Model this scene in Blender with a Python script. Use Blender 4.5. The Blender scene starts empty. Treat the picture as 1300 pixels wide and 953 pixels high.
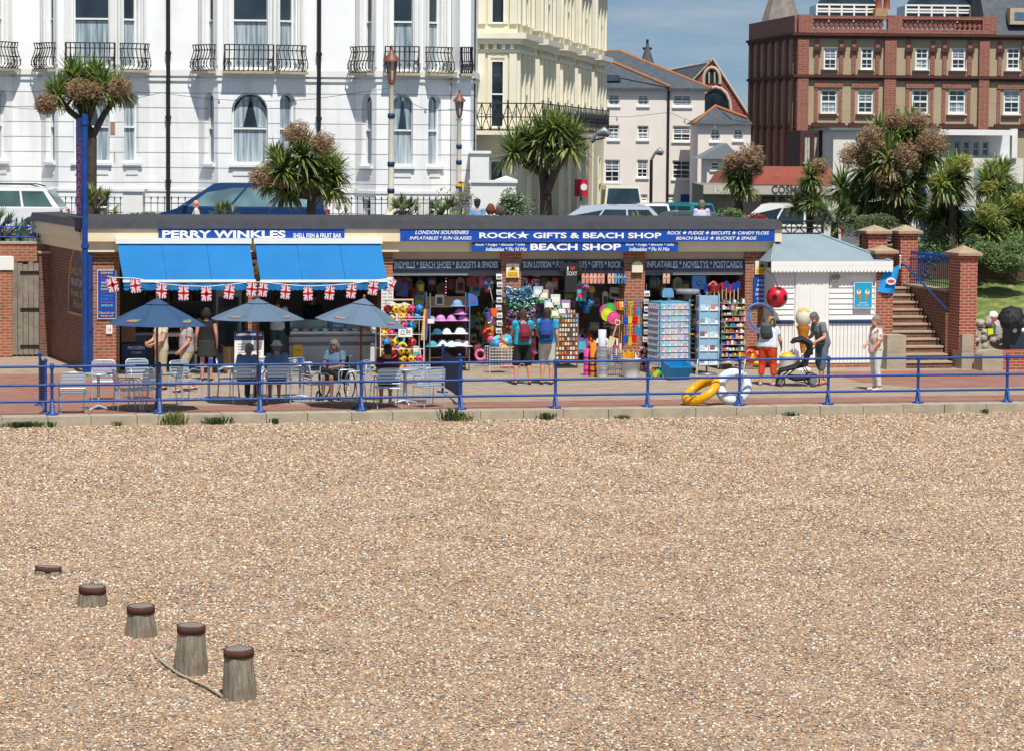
import bpy, bmesh, math, random
from mathutils import Vector, Matrix, Euler
R = math.radians
C = bpy.context.scene.collection
rnd = random.Random(7)
# ---------------------------------------------------------------- camera (a long lens from the pier)
IW, IH, F = 1300.0, 953.0, 3800.0
YAW, ROLL, HOR = R(14.0), 0.0085, 180.0
PITCH = math.atan((IH/2 - HOR)/F)
D0 = 63.3
fh = Vector((math.sin(YAW), math.cos(YAW), 0.0))
CAM = Vector((0, 0, 5.6)) - fh*D0
fwd = (fh*math.cos(PITCH) + Vector((0, 0, -math.sin(PITCH)))).normalized()
rt0 = fh.cross(Vector((0, 0, 1))).normalized(); up0 = rt0.cross(fwd).normalized()
rt = (rt0*math.cos(ROLL) + up0*math.sin(ROLL)).normalized(); up = rt.cross(fwd).normalized()
def ray(x, y): return (fwd*F + rt*(x - IW/2) + up*(IH/2 - y)).normalized()
def on_z(x, y, z=0.0):
    d = ray(x, y); return CAM + d*((z - CAM.z)/d.z)
def on_v(x, y, v):
    d = ray(x, y); return CAM + d*((v - CAM.y)/d.y)
def at_d(x, y, D):
    d = ray(x, y); return CAM + d*(D/d.dot(fh))
def pix(p):
    q = Vector(p) - CAM; k = q.dot(fwd); return (IW/2 + F*q.dot(rt)/k, IH/2 - F*q.dot(up)/k, F/k)
# ---------------------------------------------------------------- materials
def lin(h):
    if isinstance(h, (tuple, list)): return tuple(h[:3])
    h = h.lstrip('#'); o = []
    for i in (0, 2, 4):
        c = int(h[i:i+2], 16)/255.0
        o.append(c/12.92 if c <= 0.04045 else ((c + 0.055)/1.055)**2.4)
    return tuple(o)
MC = {}
def nodes(name):
    m = bpy.data.materials.new(name); m.use_nodes = True
    nt = m.node_tree; return m, nt, nt.nodes['Principled BSDF']
def mixrgb(nt, a, b, fac, mode='MIX'):
    n = nt.nodes.new('ShaderNodeMix'); n.data_type = 'RGBA'; n.blend_type = mode
    for sock, val in ((0, fac), (6, a), (7, b)):
        if hasattr(val, 'is_output'): nt.links.new(val, n.inputs[sock])
        elif sock == 0: n.inputs[0].default_value = val
        else: n.inputs[sock].default_value = (*val, 1) if len(val) == 3 else val
    return n.outputs[2]
def noise(nt, scale, detail=3.0, vec=None, rough=0.55):
    n = nt.nodes.new('ShaderNodeTexNoise'); n.inputs['Scale'].default_value = scale
    n.inputs['Detail'].default_value = detail; n.inputs['Roughness'].default_value = rough
    if vec is None:
        t = nt.nodes.new('ShaderNodeTexCoord'); vec = t.outputs['Object']
    nt.links.new(vec, n.inputs['Vector']); return n.outputs['Fac']
def ramp(nt, fac, stops, interp='LINEAR'):
    n = nt.nodes.new('ShaderNodeValToRGB'); cr = n.color_ramp; cr.interpolation = interp
    while len(cr.elements) < len(stops): cr.elements.new(0.5)
    for e, (p, c) in zip(cr.elements, stops):
        e.position = p; e.color = (*c, 1) if len(c) == 3 else c
    nt.links.new(fac, n.inputs[0]); return n.outputs[0]
def bump(nt, h, strength, dist, bsdf):
    b = nt.nodes.new('ShaderNodeBump'); b.inputs['Strength'].default_value = strength
    b.inputs['Distance'].default_value = dist
    nt.links.new(h, b.inputs['Height']); nt.links.new(b.outputs[0], bsdf.inputs['Normal'])
def mat(name, c, rough=0.7, var=0.18, scale=6.0, bmp=0.0, metal=0.0, spec=0.5, dirt=None, coat=0.0):
    """plain painted / cloth / plaster surface with uneven tone"""
    if name in MC: return MC[name]
    m, nt, b = nodes(name); c = lin(c)
    f = noise(nt, scale, 5.0)
    lo = tuple(max(0, k*(1-var)) for k in c); hi = tuple(min(1, k*(1+var*0.6)) for k in c)
    o = ramp(nt, f, [(0.3, lo), (0.7, hi)])
    if dirt:
        f2 = noise(nt, scale*0.23, 6.0, rough=0.7)
        o = mixrgb(nt, o, lin(dirt), ramp(nt, f2, [(0.55, (0, 0, 0)), (0.8, (0.6, 0.6, 0.6))]))
    nt.links.new(o, b.inputs['Base Color'])
    b.inputs['Roughness'].default_value = rough; b.inputs['Metallic'].default_value = metal
    b.inputs['Specular IOR Level'].default_value = spec; b.inputs['Coat Weight'].default_value = coat
    if bmp: bump(nt, noise(nt, scale*5, 4.0), bmp, 0.02, b)
    MC[name] = m; return m
def brick(name, cols, mortar, bw=0.225, bh=0.075, ms=0.011, rough=0.85, stain=None):
    if name in MC: return MC[name]
    m, nt, b = nodes(name)
    t = nt.nodes.new('ShaderNodeTexCoord'); s = nt.nodes.new('ShaderNodeSeparateXYZ')
    nt.links.new(t.outputs['Object'], s.inputs[0])
    a = nt.nodes.new('ShaderNodeMath'); a.operation = 'ADD'
    nt.links.new(s.outputs[0], a.inputs[0]); nt.links.new(s.outputs[1], a.inputs[1])
    cb = nt.nodes.new('ShaderNodeCombineXYZ')
    nt.links.new(a.outputs[0], cb.inputs[0]); nt.links.new(s.outputs[2], cb.inputs[1])
    br = nt.nodes.new('ShaderNodeTexBrick'); nt.links.new(cb.outputs[0], br.inputs['Vector'])
    br.inputs['Scale'].default_value = 1.0; br.inputs['Brick Width'].default_value = bw
    br.inputs['Row Height'].default_value = bh; br.inputs['Mortar Size'].default_value = ms
    br.inputs['Color1'].default_value = (*lin(cols[0]), 1); br.inputs['Color2'].default_value = (*lin(cols[1]), 1)
    br.inputs['Mortar'].default_value = (*lin(mortar), 1); br.inputs['Bias'].default_value = 0.0
    o = mixrgb(nt, br.outputs['Color'], lin(cols[2]), ramp(nt, noise(nt, 7.0, 6.0), [(0.45, (0, 0, 0)), (0.75, (0.7, 0.7, 0.7))]))
    if stain: o = mixrgb(nt, o, lin(stain), ramp(nt, noise(nt, 0.9, 6.0, rough=0.7), [(0.5, (0, 0, 0)), (0.75, (0.6, 0.6, 0.6))]))
    nt.links.new(o, b.inputs['Base Color']); b.inputs['Roughness'].default_value = rough
    iv = nt.nodes.new('ShaderNodeMath'); iv.operation = 'SUBTRACT'; iv.inputs[0].default_value = 1.0
    nt.links.new(br.outputs['Fac'], iv.inputs[1]); bump(nt, iv.outputs[0], 0.6, 0.012, b)
    MC[name] = m; return m
def glass(name, c='#1c2a30', rough=0.06):
    if name in MC: return MC[name]
    m, nt, b = nodes(name)
    o = ramp(nt, noise(nt, 0.8, 2.0), [(0.35, tuple(k*0.6 for k in lin(c))), (0.65, tuple(min(1, k*1.5) for k in lin(c)))])
    nt.links.new(o, b.inputs['Base Color']); b.inputs['Roughness'].default_value = rough
    b.inputs['Specular IOR Level'].default_value = 0.8
    MC[name] = m; return m
def attr_mat(name, rough=0.6, trans=0.0):
    """colour held per face in the mesh (many small wares or leaves of one part)"""
    if name in MC: return MC[name]
    m, nt, b = nodes(name)
    a = nt.nodes.new('ShaderNodeAttribute'); a.attribute_name = 'tint'
    f = noise(nt, 40.0, 2.0)
    o = mixrgb(nt, a.outputs['Color'], (0.5, 0.5, 0.5), ramp(nt, f, [(0.4, (0.0, 0.0, 0.0)), (0.8, (0.12, 0.12, 0.12))]))
    nt.links.new(o, b.inputs['Base Color']); b.inputs['Roughness'].default_value = rough
    if trans:
        tr = nt.nodes.new('ShaderNodeBsdfTranslucent'); nt.links.new(o, tr.inputs['Color'])
        mx = nt.nodes.new('ShaderNodeMixShader'); mx.inputs[0].default_value = trans
        nt.links.new(b.outputs[0], mx.inputs[1]); nt.links.new(tr.outputs[0], mx.inputs[2])
        nt.links.new(mx.outputs[0], nt.nodes['Material Output'].inputs[0])
    MC[name] = m; return m
# ---------------------------------------------------------------- things
MW = {}                                             # world matrix of every root, kept by hand
def tag(o, label=None, cat=None, group=None, kind=None):
    if label: o['label'] = label
    if cat: o['category'] = cat
    if group: o['group'] = group
    if kind: o['kind'] = kind
    return o
def thing(name, label, cat, loc=(0, 0, 0), rotz=0.0, group=None):
    o = bpy.data.objects.new(name, None); C.objects.link(o)
    o.location = loc; o.rotation_euler = (0, 0, rotz); o.empty_display_size = 0.2
    MW[o.name] = Matrix.Translation(Vector(loc)) @ Matrix.Rotation(rotz, 4, 'Z')
    return tag(o, label, cat, group)
def link(name, me, parent=None):
    o = bpy.data.objects.new(name, me); C.objects.link(o)
    if parent is not None: o.parent = parent
    return o
def kids(o): return [c for c in bpy.data.objects if c.parent == o]
def dup(root, loc, rotz=0.0, label=None, scale=None, ks=None):
    r = root.copy(); C.objects.link(r); r.location = loc; r.rotation_euler = (0, 0, rotz)
    if scale: r.scale = (scale,)*3 if not isinstance(scale, tuple) else scale
    if label: r['label'] = label
    MW[r.name] = Matrix.Translation(Vector(loc)) @ Matrix.Rotation(rotz, 4, 'Z')
    for ch in kids(root):
        c = ch.copy(); C.objects.link(c); c.parent = r
        for g in kids(ch):
            d = g.copy(); C.objects.link(d); d.parent = c
    return r
class MB:
    def __init__(s, M=None):
        s.v = []; s.f = []; s.mi = []; s.sm = []; s.tint = []; s.M = M or Matrix(); s.cur = (0.5, 0.5, 0.5)
    def col(s, c): s.cur = lin(c); return s
    def add(s, vs, fs, m=0, sm=False, M=None):
        n = len(s.v); T = s.M if M is None else s.M @ M
        s.v += [T @ Vector(p) for p in vs]
        for f in fs: s.f.append([n+i for i in f]); s.mi.append(m); s.sm.append(sm); s.tint.append(s.cur)
        return s
    def box(s, x0, x1, y0, y1, z0, z1, m=0, M=None):
        vs = [(x0, y0, z0), (x1, y0, z0), (x1, y1, z0), (x0, y1, z0), (x0, y0, z1), (x1, y0, z1), (x1, y1, z1), (x0, y1, z1)]
        return s.add(vs, [(0, 3, 2, 1), (4, 5, 6, 7), (0, 1, 5, 4), (1, 2, 6, 5), (2, 3, 7, 6), (3, 0, 4, 7)], m, False, M)
    def cbox(s, c, d, m=0, rot=None):
        M = Matrix.Translation(Vector(c)) @ (Euler(rot).to_matrix().to_4x4() if rot else Matrix())
        x, y, z = (k/2 for k in d); return s.box(-x, x, -y, y, -z, z, m, M)
    def poly(s, pts, m=0, sm=False): return s.add(pts, [tuple(range(len(pts)))], m, sm)
    def prism(s, pts, y0, y1, m=0, M=None, ax='y', sm=False):
        """outline pts (a, b) swept along one axis: 'y': (a, y, b); 'z': (a, b, z); 'x': (x, a, b)"""
        def g(a, b, t): return (a, t, b) if ax == 'y' else ((a, b, t) if ax == 'z' else (t, a, b))
        n = len(pts); vs = [g(a, b, y0) for a, b in pts] + [g(a, b, y1) for a, b in pts]
        s.add(vs, [tuple(range(n)), tuple(range(2*n-1, n-1, -1))], m, False, M)
        return s.add(vs, [(i, i+n, (i+1) % n+n, (i+1) % n) for i in range(n)], m, sm, M)
    def tube(s, pts, r, n=7, m=0, caps=True, M=None, sm=True, closed=False, flat=None):
        pts = [Vector(p) for p in pts]; k = len(pts)
        rs = r if isinstance(r, (list, tuple)) else [r]*k
        vs = []; ref = None
        for i, p in enumerate(pts):
            if closed: d = pts[(i+1) % k] - pts[i-1]
            else: d = pts[min(i+1, k-1)] - pts[max(i-1, 0)]
            d = d.normalized() if d.length > 1e-9 else Vector((0, 0, 1))
            if ref is None: ref = Vector((0, 0, 1)) if abs(d.z) < 0.9 else Vector((1, 0, 0))
            a = (ref - d*ref.dot(d))
            a = a.normalized() if a.length > 1e-6 else d.orthogonal().normalized()
            b = d.cross(a); ref = a
            for j in range(n):
                t = 2*math.pi*j/n
                vs.append(p + (a*math.cos(t)*(flat or 1.0) + b*math.sin(t))*rs[i])
        fs = []
        for i in range(k if closed else k-1):
            for j in range(n):
                q = (i+1) % k
                fs.append((i*n+j, i*n+(j+1) % n, q*n+(j+1) % n, q*n+j))
        s.add(vs, fs, m, sm, M)
        if caps and not closed:
            s.add(vs[:n], [tuple(range(n-1, -1, -1))], m, False, M); s.add(vs[-n:], [tuple(range(n))], m, False, M)
        return s
    def lathe(s, prof, c=(0, 0, 0), n=16, m=0, M=None, sm=True, sx=1.0, sy=1.0):
        vs = []; k = len(prof); T = Matrix.Translation(Vector(c)) if M is None else M @ Matrix.Translation(Vector(c))
        for r, z in prof:
            for j in range(n):
                t = 2*math.pi*j/n; vs.append((r*math.cos(t)*sx, r*math.sin(t)*sy, z))
        fs = [(i*n+j, i*n+(j+1) % n, (i+1)*n+(j+1) % n, (i+1)*n+j) for i in range(k-1) for j in range(n)]
        s.add(vs, fs, m, sm, T)
        if prof[0][0] > 1e-4: s.add(vs[:n], [tuple(range(n-1, -1, -1))], m, False, T)
        if prof[-1][0] > 1e-4: s.add(vs[-n:], [tuple(range(n))], m, False, T)
        return s
    def ball(s, c, r, n=12, k=8, m=0, M=None):
        rr = r if isinstance(r, (tuple, list)) else (r, r, r)
        T = Matrix.Translation(Vector(c)) @ Matrix.Diagonal((*rr, 1))
        if M is not None: T = M @ T
        prof = [(max(math.sin(math.pi*i/k), 1e-5), -math.cos(math.pi*i/k)) for i in range(k+1)]
        return s.lathe(prof, (0, 0, 0), n, m, T)
    def torus(s, c, Rr, r, M=None, n=24, k=8, m=0):
        pts = [(Rr*math.cos(2*math.pi*i/n), Rr*math.sin(2*math.pi*i/n), 0) for i in range(n)]
        T = Matrix.Translation(Vector(c)) @ (M or Matrix())
        return s.tube(pts, r, k, m, False, T, True, True)
    def build(s, name, mats, parent=None, world=False):
        me = bpy.data.meshes.new(name)
        vs = s.v
        if world and parent is not None and parent.name in MW:
            inv = MW[parent.name].inverted(); vs = [inv @ p for p in vs]
        me.from_pydata([tuple(p) for p in vs], [], s.f)
        ms = mats if isinstance(mats, (list, tuple)) else [mats]
        for m in ms: me.materials.append(m)
        me.polygons.foreach_set('material_index', s.mi); me.polygons.foreach_set('use_smooth', s.sm)
        if any(m and m.node_tree.nodes.get('Attribute') for m in ms):
            at = me.attributes.new('tint', 'FLOAT_COLOR', 'FACE')
            at.data.foreach_set('color', [k for c in s.tint for k in (*c, 1.0)])
        me.update(); return link(name, me, parent)
FONT = {}
def text_mesh(body, w, h, bold=0.0, shear=0.0, ext=0.006):
    """flat lettering, w wide and h high, standing upright in the local xz plane, facing -y; centred"""
    cu = bpy.data.curves.new('lettering', 'FONT'); cu.body = body; cu.align_x = 'CENTER'
    cu.extrude = 0.0; cu.offset = bold; cu.shear = shear; cu.resolution_u = 3; cu.space_line = 0.95
    o = bpy.data.objects.new('lettering', cu); C.objects.link(o)
    bpy.context.view_layer.update()
    me = bpy.data.meshes.new_from_object(o.evaluated_get(bpy.context.evaluated_depsgraph_get()))
    bpy.data.objects.remove(o); bpy.data.curves.remove(cu)
    xs = [v.co.x for v in me.vertices]; ys = [v.co.y for v in me.vertices]
    x0, x1, y0, y1 = min(xs), max(xs), min(ys), max(ys)
    sx = w/(x1-x0); sy = h/(y1-y0)
    vs = [((v.co.x-(x0+x1)/2)*sx, 0.0, (v.co.y-(y0+y1)/2)*sy) for v in me.vertices]
    fs = [tuple(p.vertices) for p in me.polygons]; bpy.data.meshes.remove(me)
    return vs, fs
def text(mb, body, c, w, h, M=None, **k):
    vs, fs = text_mesh(body, w, h, **k)
    T = Matrix.Translation(Vector(c)) if M is None else M @ Matrix.Translation(Vector(c))
    return mb.add(vs, fs, k.get('m', 0), False, T)
M_cream = mat('cream_paint', '#e6d6b4', 0.6, 0.06, 2.0, dirt='#b8a684')
M_white = mat('white_paint', '#e8e8e4', 0.5, 0.05, 3.0)
M_whitewall = mat('white_stucco', '#f3f4f5', 0.7, 0.04, 1.2, dirt='#d8d5cf')
M_blue = mat('railing_blue', '#08418c', 0.5, 0.25, 8.0, 0.2, dirt='#344a66')
M_signblue = mat('sign_blue', '#0648a6', 0.45, 0.05, 2.0)
M_navy = mat('navy_board', '#1c3560', 0.5, 0.1, 3.0)
M_letter = mat('white_lettering', '#f0f0ee', 0.5, 0.03, 9.0)
M_felt = mat('roof_felt', '#3b3c42', 0.85, 0.25, 4.0, 0.4)
M_dark = mat('dark_interior', '#1a1a1c', 0.9, 0.3, 2.0)
M_black = mat('black_plastic', '#141416', 0.5, 0.2, 8.0)
M_steel = mat('brushed_aluminium', '#c6d2de', 0.34, 0.08, 30.0, metal=0.55)  # pale bluish base colour also carries the sky reflected in the metal
M_grey = mat('grey_metal', '#7d8288', 0.45, 0.12, 9.0, metal=0.4)
M_iron = mat('black_iron', '#17181b', 0.5, 0.2, 12.0)
M_wood = mat('weathered_wood', '#8d8578', 0.85, 0.3, 5.0, 0.3)
M_timber = mat('brown_timber', '#7a4a28', 0.7, 0.25, 7.0)
M_concrete = mat('kerb_concrete', '#a89c88', 0.9, 0.2, 3.0, 0.4, dirt='#6e6658')
M_stone = mat('stone', '#b3a48c', 0.9, 0.2, 4.0, 0.3)
M_brick = brick('shop_brick', ('#a4573c', '#8a4632', '#c07a58'), '#a69680', stain='#6a4a3c')
M_brickdark = brick('old_brick', ('#7b4636', '#5f382e', '#94604a'), '#7a6c60', stain='#4a3a34')
M_brickred = brick('pier_brick', ('#a04530', '#8a3a2a', '#b05a42'), '#b09a86')
M_tint = attr_mat('coloured_wares', 0.5)
M_leaf = attr_mat('leaf_blades', 0.45, 0.33)
M_tile = mat('white_tile', '#cfd2d2', 0.4, 0.05, 3.0)
M_skin = mat('skin', '#d29a80', 0.55, 0.1, 14.0)
M_yellow = mat('yellow_plastic', '#e8b400', 0.4, 0.08, 6.0)
M_red = mat('red_paint', '#b02a2a', 0.45, 0.12, 5.0)
M_cardboard = mat('cardboard', '#b08a5c', 0.85, 0.1, 6.0)
# ---------------------------------------------------------------- the ground
KF, BZ0, SL = -1.05, -0.17, 0.0775          # kerb face, beach level at the kerb, fall of the beach
def bz(v): return BZ0 + SL*(v - KF)
def beach_mat():
    m, nt, b = nodes('shingle')
    t = nt.nodes.new('ShaderNodeTexCoord'); P = t.outputs['Object']
    def vor(scale, rndness=1.0):
        n = nt.nodes.new('ShaderNodeTexVoronoi'); n.inputs['Scale'].default_value = scale
        n.inputs['Randomness'].default_value = rndness; nt.links.new(P, n.inputs['Vector']); return n
    v1 = vor(18.0); v2 = vor(37.0)
    pal = [(0.0, lin('#b18f6e')), (0.13, lin('#c4a584')), (0.28, lin('#cfba9c')), (0.4, lin('#9f7853')), (0.52, lin('#d7cbb7')),
           (0.62, lin('#b08e6e')), (0.7, lin('#72706f')), (0.82, lin('#c8aa86')), (0.89, lin('#4a4848')), (0.968, lin('#e4dccf'))]
    def cell(v):
        s = nt.nodes.new('ShaderNodeSeparateColor'); nt.links.new(v.outputs['Color'], s.inputs[0])
        return ramp(nt, s.outputs[0], pal, 'CONSTANT')
    sel = noise(nt, 5.0, 4.0)
    o = mixrgb(nt, cell(v1), cell(v2), ramp(nt, sel, [(0.42, (0, 0, 0)), (0.58, (1, 1, 1))]))
    big = noise(nt, 0.35, 5.0, rough=0.65)
    o = mixrgb(nt, o, lin('#8a7058'), ramp(nt, big, [(0.38, (0.0,)*3), (0.72, (0.16,)*3)]))
    mp = nt.nodes.new('ShaderNodeMapping'); mp.inputs['Scale'].default_value = (0.12, 0.7, 1.0); nt.links.new(P, mp.inputs[0])
    o = mixrgb(nt, o, lin('#cdb8a4'), ramp(nt, noise(nt, 1.0, 5.0, mp.outputs[0], 0.65), [(0.5, (0.0,)*3), (0.72, (0.2,)*3)]))
    sy = nt.nodes.new('ShaderNodeSeparateXYZ'); nt.links.new(P, sy.inputs[0]); my = nt.nodes.new('ShaderNodeMapRange'); my.inputs[1].default_value = -8.0; my.inputs[2].default_value = -22.0; nt.links.new(sy.outputs[1], my.inputs[0])
    ad = nt.nodes.new('ShaderNodeMath'); ad.operation = 'MULTIPLY_ADD'; ad.inputs[1].default_value = 0.9; nt.links.new(noise(nt, 0.3, 4.0), ad.inputs[0]); nt.links.new(my.outputs[0], ad.inputs[2])
    o = mixrgb(nt, o, lin('#86705f'), ramp(nt, ad.outputs[0], [(0.45, (0.0,)*3), (1.0, (0.26,)*3)]))
    nt.links.new(o, b.inputs['Base Color']); b.inputs['Roughness'].default_value = 0.75
    h = nt.nodes.new('ShaderNodeMath'); h.operation = 'ADD'
    nt.links.new(v1.outputs['Distance'], h.inputs[0]); nt.links.new(v2.outputs['Distance'], h.inputs[1])
    iv = nt.nodes.new('ShaderNodeMath'); iv.operation = 'MULTIPLY'; iv.inputs[1].default_value = -1.0
    nt.links.new(h.outputs[0], iv.inputs[0]); bump(nt, iv.outputs[0], 0.9, 0.03, b)
    return m
def beach():
    r = random.Random(3); mb = MB()
    nx, ny = 150, 110; x0, x1, y0, y1 = -40.0, 40.0, -48.0, KF+0.02
    from mathutils import noise as mn
    vs = []
    for j in range(ny+1):
        y = y1 + (y0-y1)*(j/ny)
        for i in range(nx+1):
            x = x0 + (x1-x0)*i/nx
            k = min(1.0, (y1-y)/1.5)
            z = bz(y) + k*(0.04*mn.noise((x*0.45, y*0.45, 0)) + 0.008*mn.noise((x*1.3, y*1.3, 4))) + 0.005*mn.noise((x*1.9, y*2.5, 9))
            vs.append((x, y, z))
    fs = [(j*(nx+1)+i, (j+1)*(nx+1)+i, (j+1)*(nx+1)+i+1, j*(nx+1)+i+1) for j in range(ny) for i in range(nx)]
    mb.add(vs, fs, 0, True)
    o = mb.build('beach', beach_mat()); tag(o, 'wide beach of tan and grey pebbles below the promenade', 'beach', kind='structure')
    return o
BEACH = beach()
def pebbles():
    """loose pebbles lying on the beach where the camera sees them: one mass"""
    pr = []
    cols = ['#b39373', '#c3a684', '#ceb89a', '#a07955', '#d7cab7', '#b9966f', '#7f7b77', '#c9aa88', '#565353', '#e3dbce', '#a58163', '#bba082', '#6e6866', '#a67e64']
    hid = bpy.data.collections.new('pebble_kinds')
    for k, c in enumerate(cols):
        mb = MB(); r = random.Random(50+k)
        mb.ball((0, 0, 0), (1.0, r.uniform(0.65, 0.9), r.uniform(0.4, 0.6)), 7, 5)
        me = mb.build('pebble_shape', mat('pebble_%d' % k, c, 0.7, 0.12, 8.0)); C.objects.unlink(me); hid.objects.link(me)
    g = bpy.data.node_groups.new('scatter_pebbles', 'GeometryNodeTree')
    g.interface.new_socket('Geometry', in_out='INPUT', socket_type='NodeSocketGeometry')
    g.interface.new_socket('Geometry', in_out='OUTPUT', socket_type='NodeSocketGeometry')
    N = g.nodes; L = g.links
    gi = N.new('NodeGroupInput'); go = N.new('NodeGroupOutput')
    dp = N.new('GeometryNodeDistributePointsOnFaces'); dp.inputs['Density'].default_value = 420.0; dp.inputs['Seed'].default_value = 5
    ci = N.new('GeometryNodeCollectionInfo'); ci.inputs['Collection'].default_value = hid
    ci.inputs['Separate Children'].default_value = True; ci.inputs['Reset Children'].default_value = True
    ip = N.new('GeometryNodeInstanceOnPoints'); ip.inputs['Pick Instance'].default_value = True
    rr = N.new('FunctionNodeRandomValue'); rr.data_type = 'FLOAT_VECTOR'
    rr.inputs[0].default_value = (-0.35, -0.35, 0.0); rr.inputs[1].default_value = (0.35, 0.35, 6.283)
    rs = N.new('FunctionNodeRandomValue'); rs.data_type = 'FLOAT'; rs.inputs[2].default_value = 0.009; rs.inputs[3].default_value = 0.028
    L.new(gi.outputs[0], dp.inputs[0]); L.new(dp.outputs[0], ip.inputs[0]); L.new(ci.outputs[0], ip.inputs['Instance'])
    L.new(rr.outputs[0], ip.inputs['Rotation']); L.new(rs.outputs[1], ip.inputs['Scale']); L.new(ip.outputs[0], go.inputs[0])
    mb = MB()
    nx, ny = 40, 40
    from mathutils import noise as mn
    pts = []
    # footprint: the wedge the lens sees plus a few metres to either side
    rows = [(-28.5, -18.5, 2.5), (KF, -14.0, 14.5)]
    for j in range(ny+1):
        t = j/ny; y = rows[0][0]*(1-t) + rows[1][0]*t; a = rows[0][1]*(1-t)+rows[1][1]*t; b = rows[0][2]*(1-t)+rows[1][2]*t + (1-t)*2.0
        for i in range(nx+1):
            x = a+(b-a)*i/nx; k = min(1.0, (KF+0.02-y)/1.5)
            z = bz(y) + k*(0.04*mn.noise((x*0.45, y*0.45, 0)) + 0.008*mn.noise((x*1.3, y*1.3, 4))) + 0.005*mn.noise((x*1.9, y*2.5, 9))
            pts.append((x, y, z+0.004))
    mb.add(pts, [(j*(nx+1)+i, j*(nx+1)+i+1, (j+1)*(nx+1)+i+1, (j+1)*(nx+1)+i) for j in range(ny) for i in range(nx)], 0, True)
    o = mb.build('pebbles', mat('pebble_0', '#b39373')); md = o.modifiers.new('scatter', 'NODES'); md.node_group = g
    tag(o, 'loose rounded pebbles scattered over the beach', 'pebbles', kind='stuff')
pebbles()
# promenade: tarmac with a strip of red paviours behind the kerb
M_tarmac = mat('worn_tarmac', '#9c8b7a', 0.9, 0.22, 2.2, 0.35, dirt='#74675c')
M_pavred = brick('red_paviours', ('#94604f', '#a3705c', '#805044'), '#7d675a', 0.2, 0.1, 0.006)
def paving():
    if 1:
        m, nt, b = nodes('red_paving')
        t = nt.nodes.new('ShaderNodeTexCoord'); br = nt.nodes.new('ShaderNodeTexBrick')
        nt.links.new(t.outputs['Object'], br.inputs['Vector']); br.inputs['Scale'].default_value = 1.0
        br.inputs['Brick Width'].default_value = 0.21; br.inputs['Row Height'].default_value = 0.105; br.inputs['Mortar Size'].default_value = 0.006
        br.inputs['Color1'].default_value = (*lin('#9a6553'), 1); br.inputs['Color2'].default_value = (*lin('#865346'), 1); br.inputs['Mortar'].default_value = (*lin('#7c6558'), 1)
        o = mixrgb(nt, br.outputs[0], lin('#8f7a6b'), ramp(nt, noise(nt, 0.8, 6.0, rough=0.7), [(0.42, (0, 0, 0)), (0.7, (0.75,)*3)]))
        nt.links.new(o, b.inputs['Base Color']); b.inputs['Roughness'].default_value = 0.85
    return m
M_paving = paving()
mb = MB(); mb.box(-70, 70, -0.42, 34, -0.6, 0.0)
tag(mb.build('promenade', M_tarmac), 'brown tarmac promenade in front of the shops', 'promenade', kind='structure')
mb = MB()
def sheet(mb, pts, z, m=0): mb.poly([(x, y, z) for x, y in pts], m)
sheet(mb, [(-70, -0.42), (70, -0.42), (70, 1.25), (-70, 1.25)], 0.004)
sheet(mb, [(-70, 1.25), (-7.3, 1.25), (-6.9, 6.0), (-7.6, 10.2), (-70, 10.2)], 0.004)
sheet(mb, [(9.8, 5.2), (10.6, 3.4), (70, 3.4), (70, 8.3), (10.0, 8.3)], 0.004)
tag(mb.build('paving', M_paving), 'red brick paving strips on the promenade', 'paving', kind='structure')
mb = MB(); x = -70.0; r = random.Random(2)
while x < 70:
    w = r.uniform(0.85, 1.0); mb.box(x, x+w-0.012, KF+r.uniform(-.008, .008), -0.42, -0.7, 0.02+r.uniform(-.004, .004)); x += w
tag(mb.build('kerb', M_concrete), 'stained concrete kerb along the top of the beach', 'kerb', kind='structure')
# upper level: the road behind the shops falls away into the side street
M_road = mat('road_asphalt', '#57565a', 0.9, 0.2, 2.0, 0.2)
UP = 2.42
mb = MB(); vs = []; ys = [16.3, 30, 60, 140, 220, 900]; zs = [UP, UP, UP, 1.0, 0.4, 0.0]
for y, z in zip(ys, zs): vs += [(-300, y, z), (500, y, z)]
mb.add(vs, [(2*i, 2*i+1, 2*i+3, 2*i+2) for i in range(5)])
tag(mb.build('road', M_road), 'grey asphalt road on the upper level behind the shops', 'road', kind='structure')
mb = MB()
mb.box(-8.6, 11.2, 17.2, 22.2, 2.0, UP+0.08)
tag(mb.build('pavement', mat('pale_pavement', '#b0a596', 0.9, 0.1, 2.0)), 'pale upper pavement behind the shops', 'pavement', kind='structure')
# ---------------------------------------------------------------- the row of shops
VF, VS = 10.3, 10.0                          # pier faces, fascia face
def U(x, v=VF): return on_v(x, 420, v).x
def Zx(y, x=600, v=VF): return on_v(x, y, v).z
def frame_xy(x, y, v):
    p = on_v(x, y, v); return p
uL = U(116); uR = U(980)
sh = thing('shop_building', 'long low brick parade of seaside shops with cream fascia and flat felt roof', 'shop', (0.6, VF, 0))
PIER = [(118, 152), (315, 329), (484, 498), (636, 661), (792, 818), (945, 980)]
for a, b in PIER:
    mb = MB(); mb.box(U(a), U(b), VF, VF+0.5, 0.0, 2.88)
    mb.box(U(a)-0.02, U(b)+0.02, VF-0.03, VF+0.2, 2.62, 2.70)      # corbel course
    mb.build('pier', M_brick, sh, True)
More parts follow.
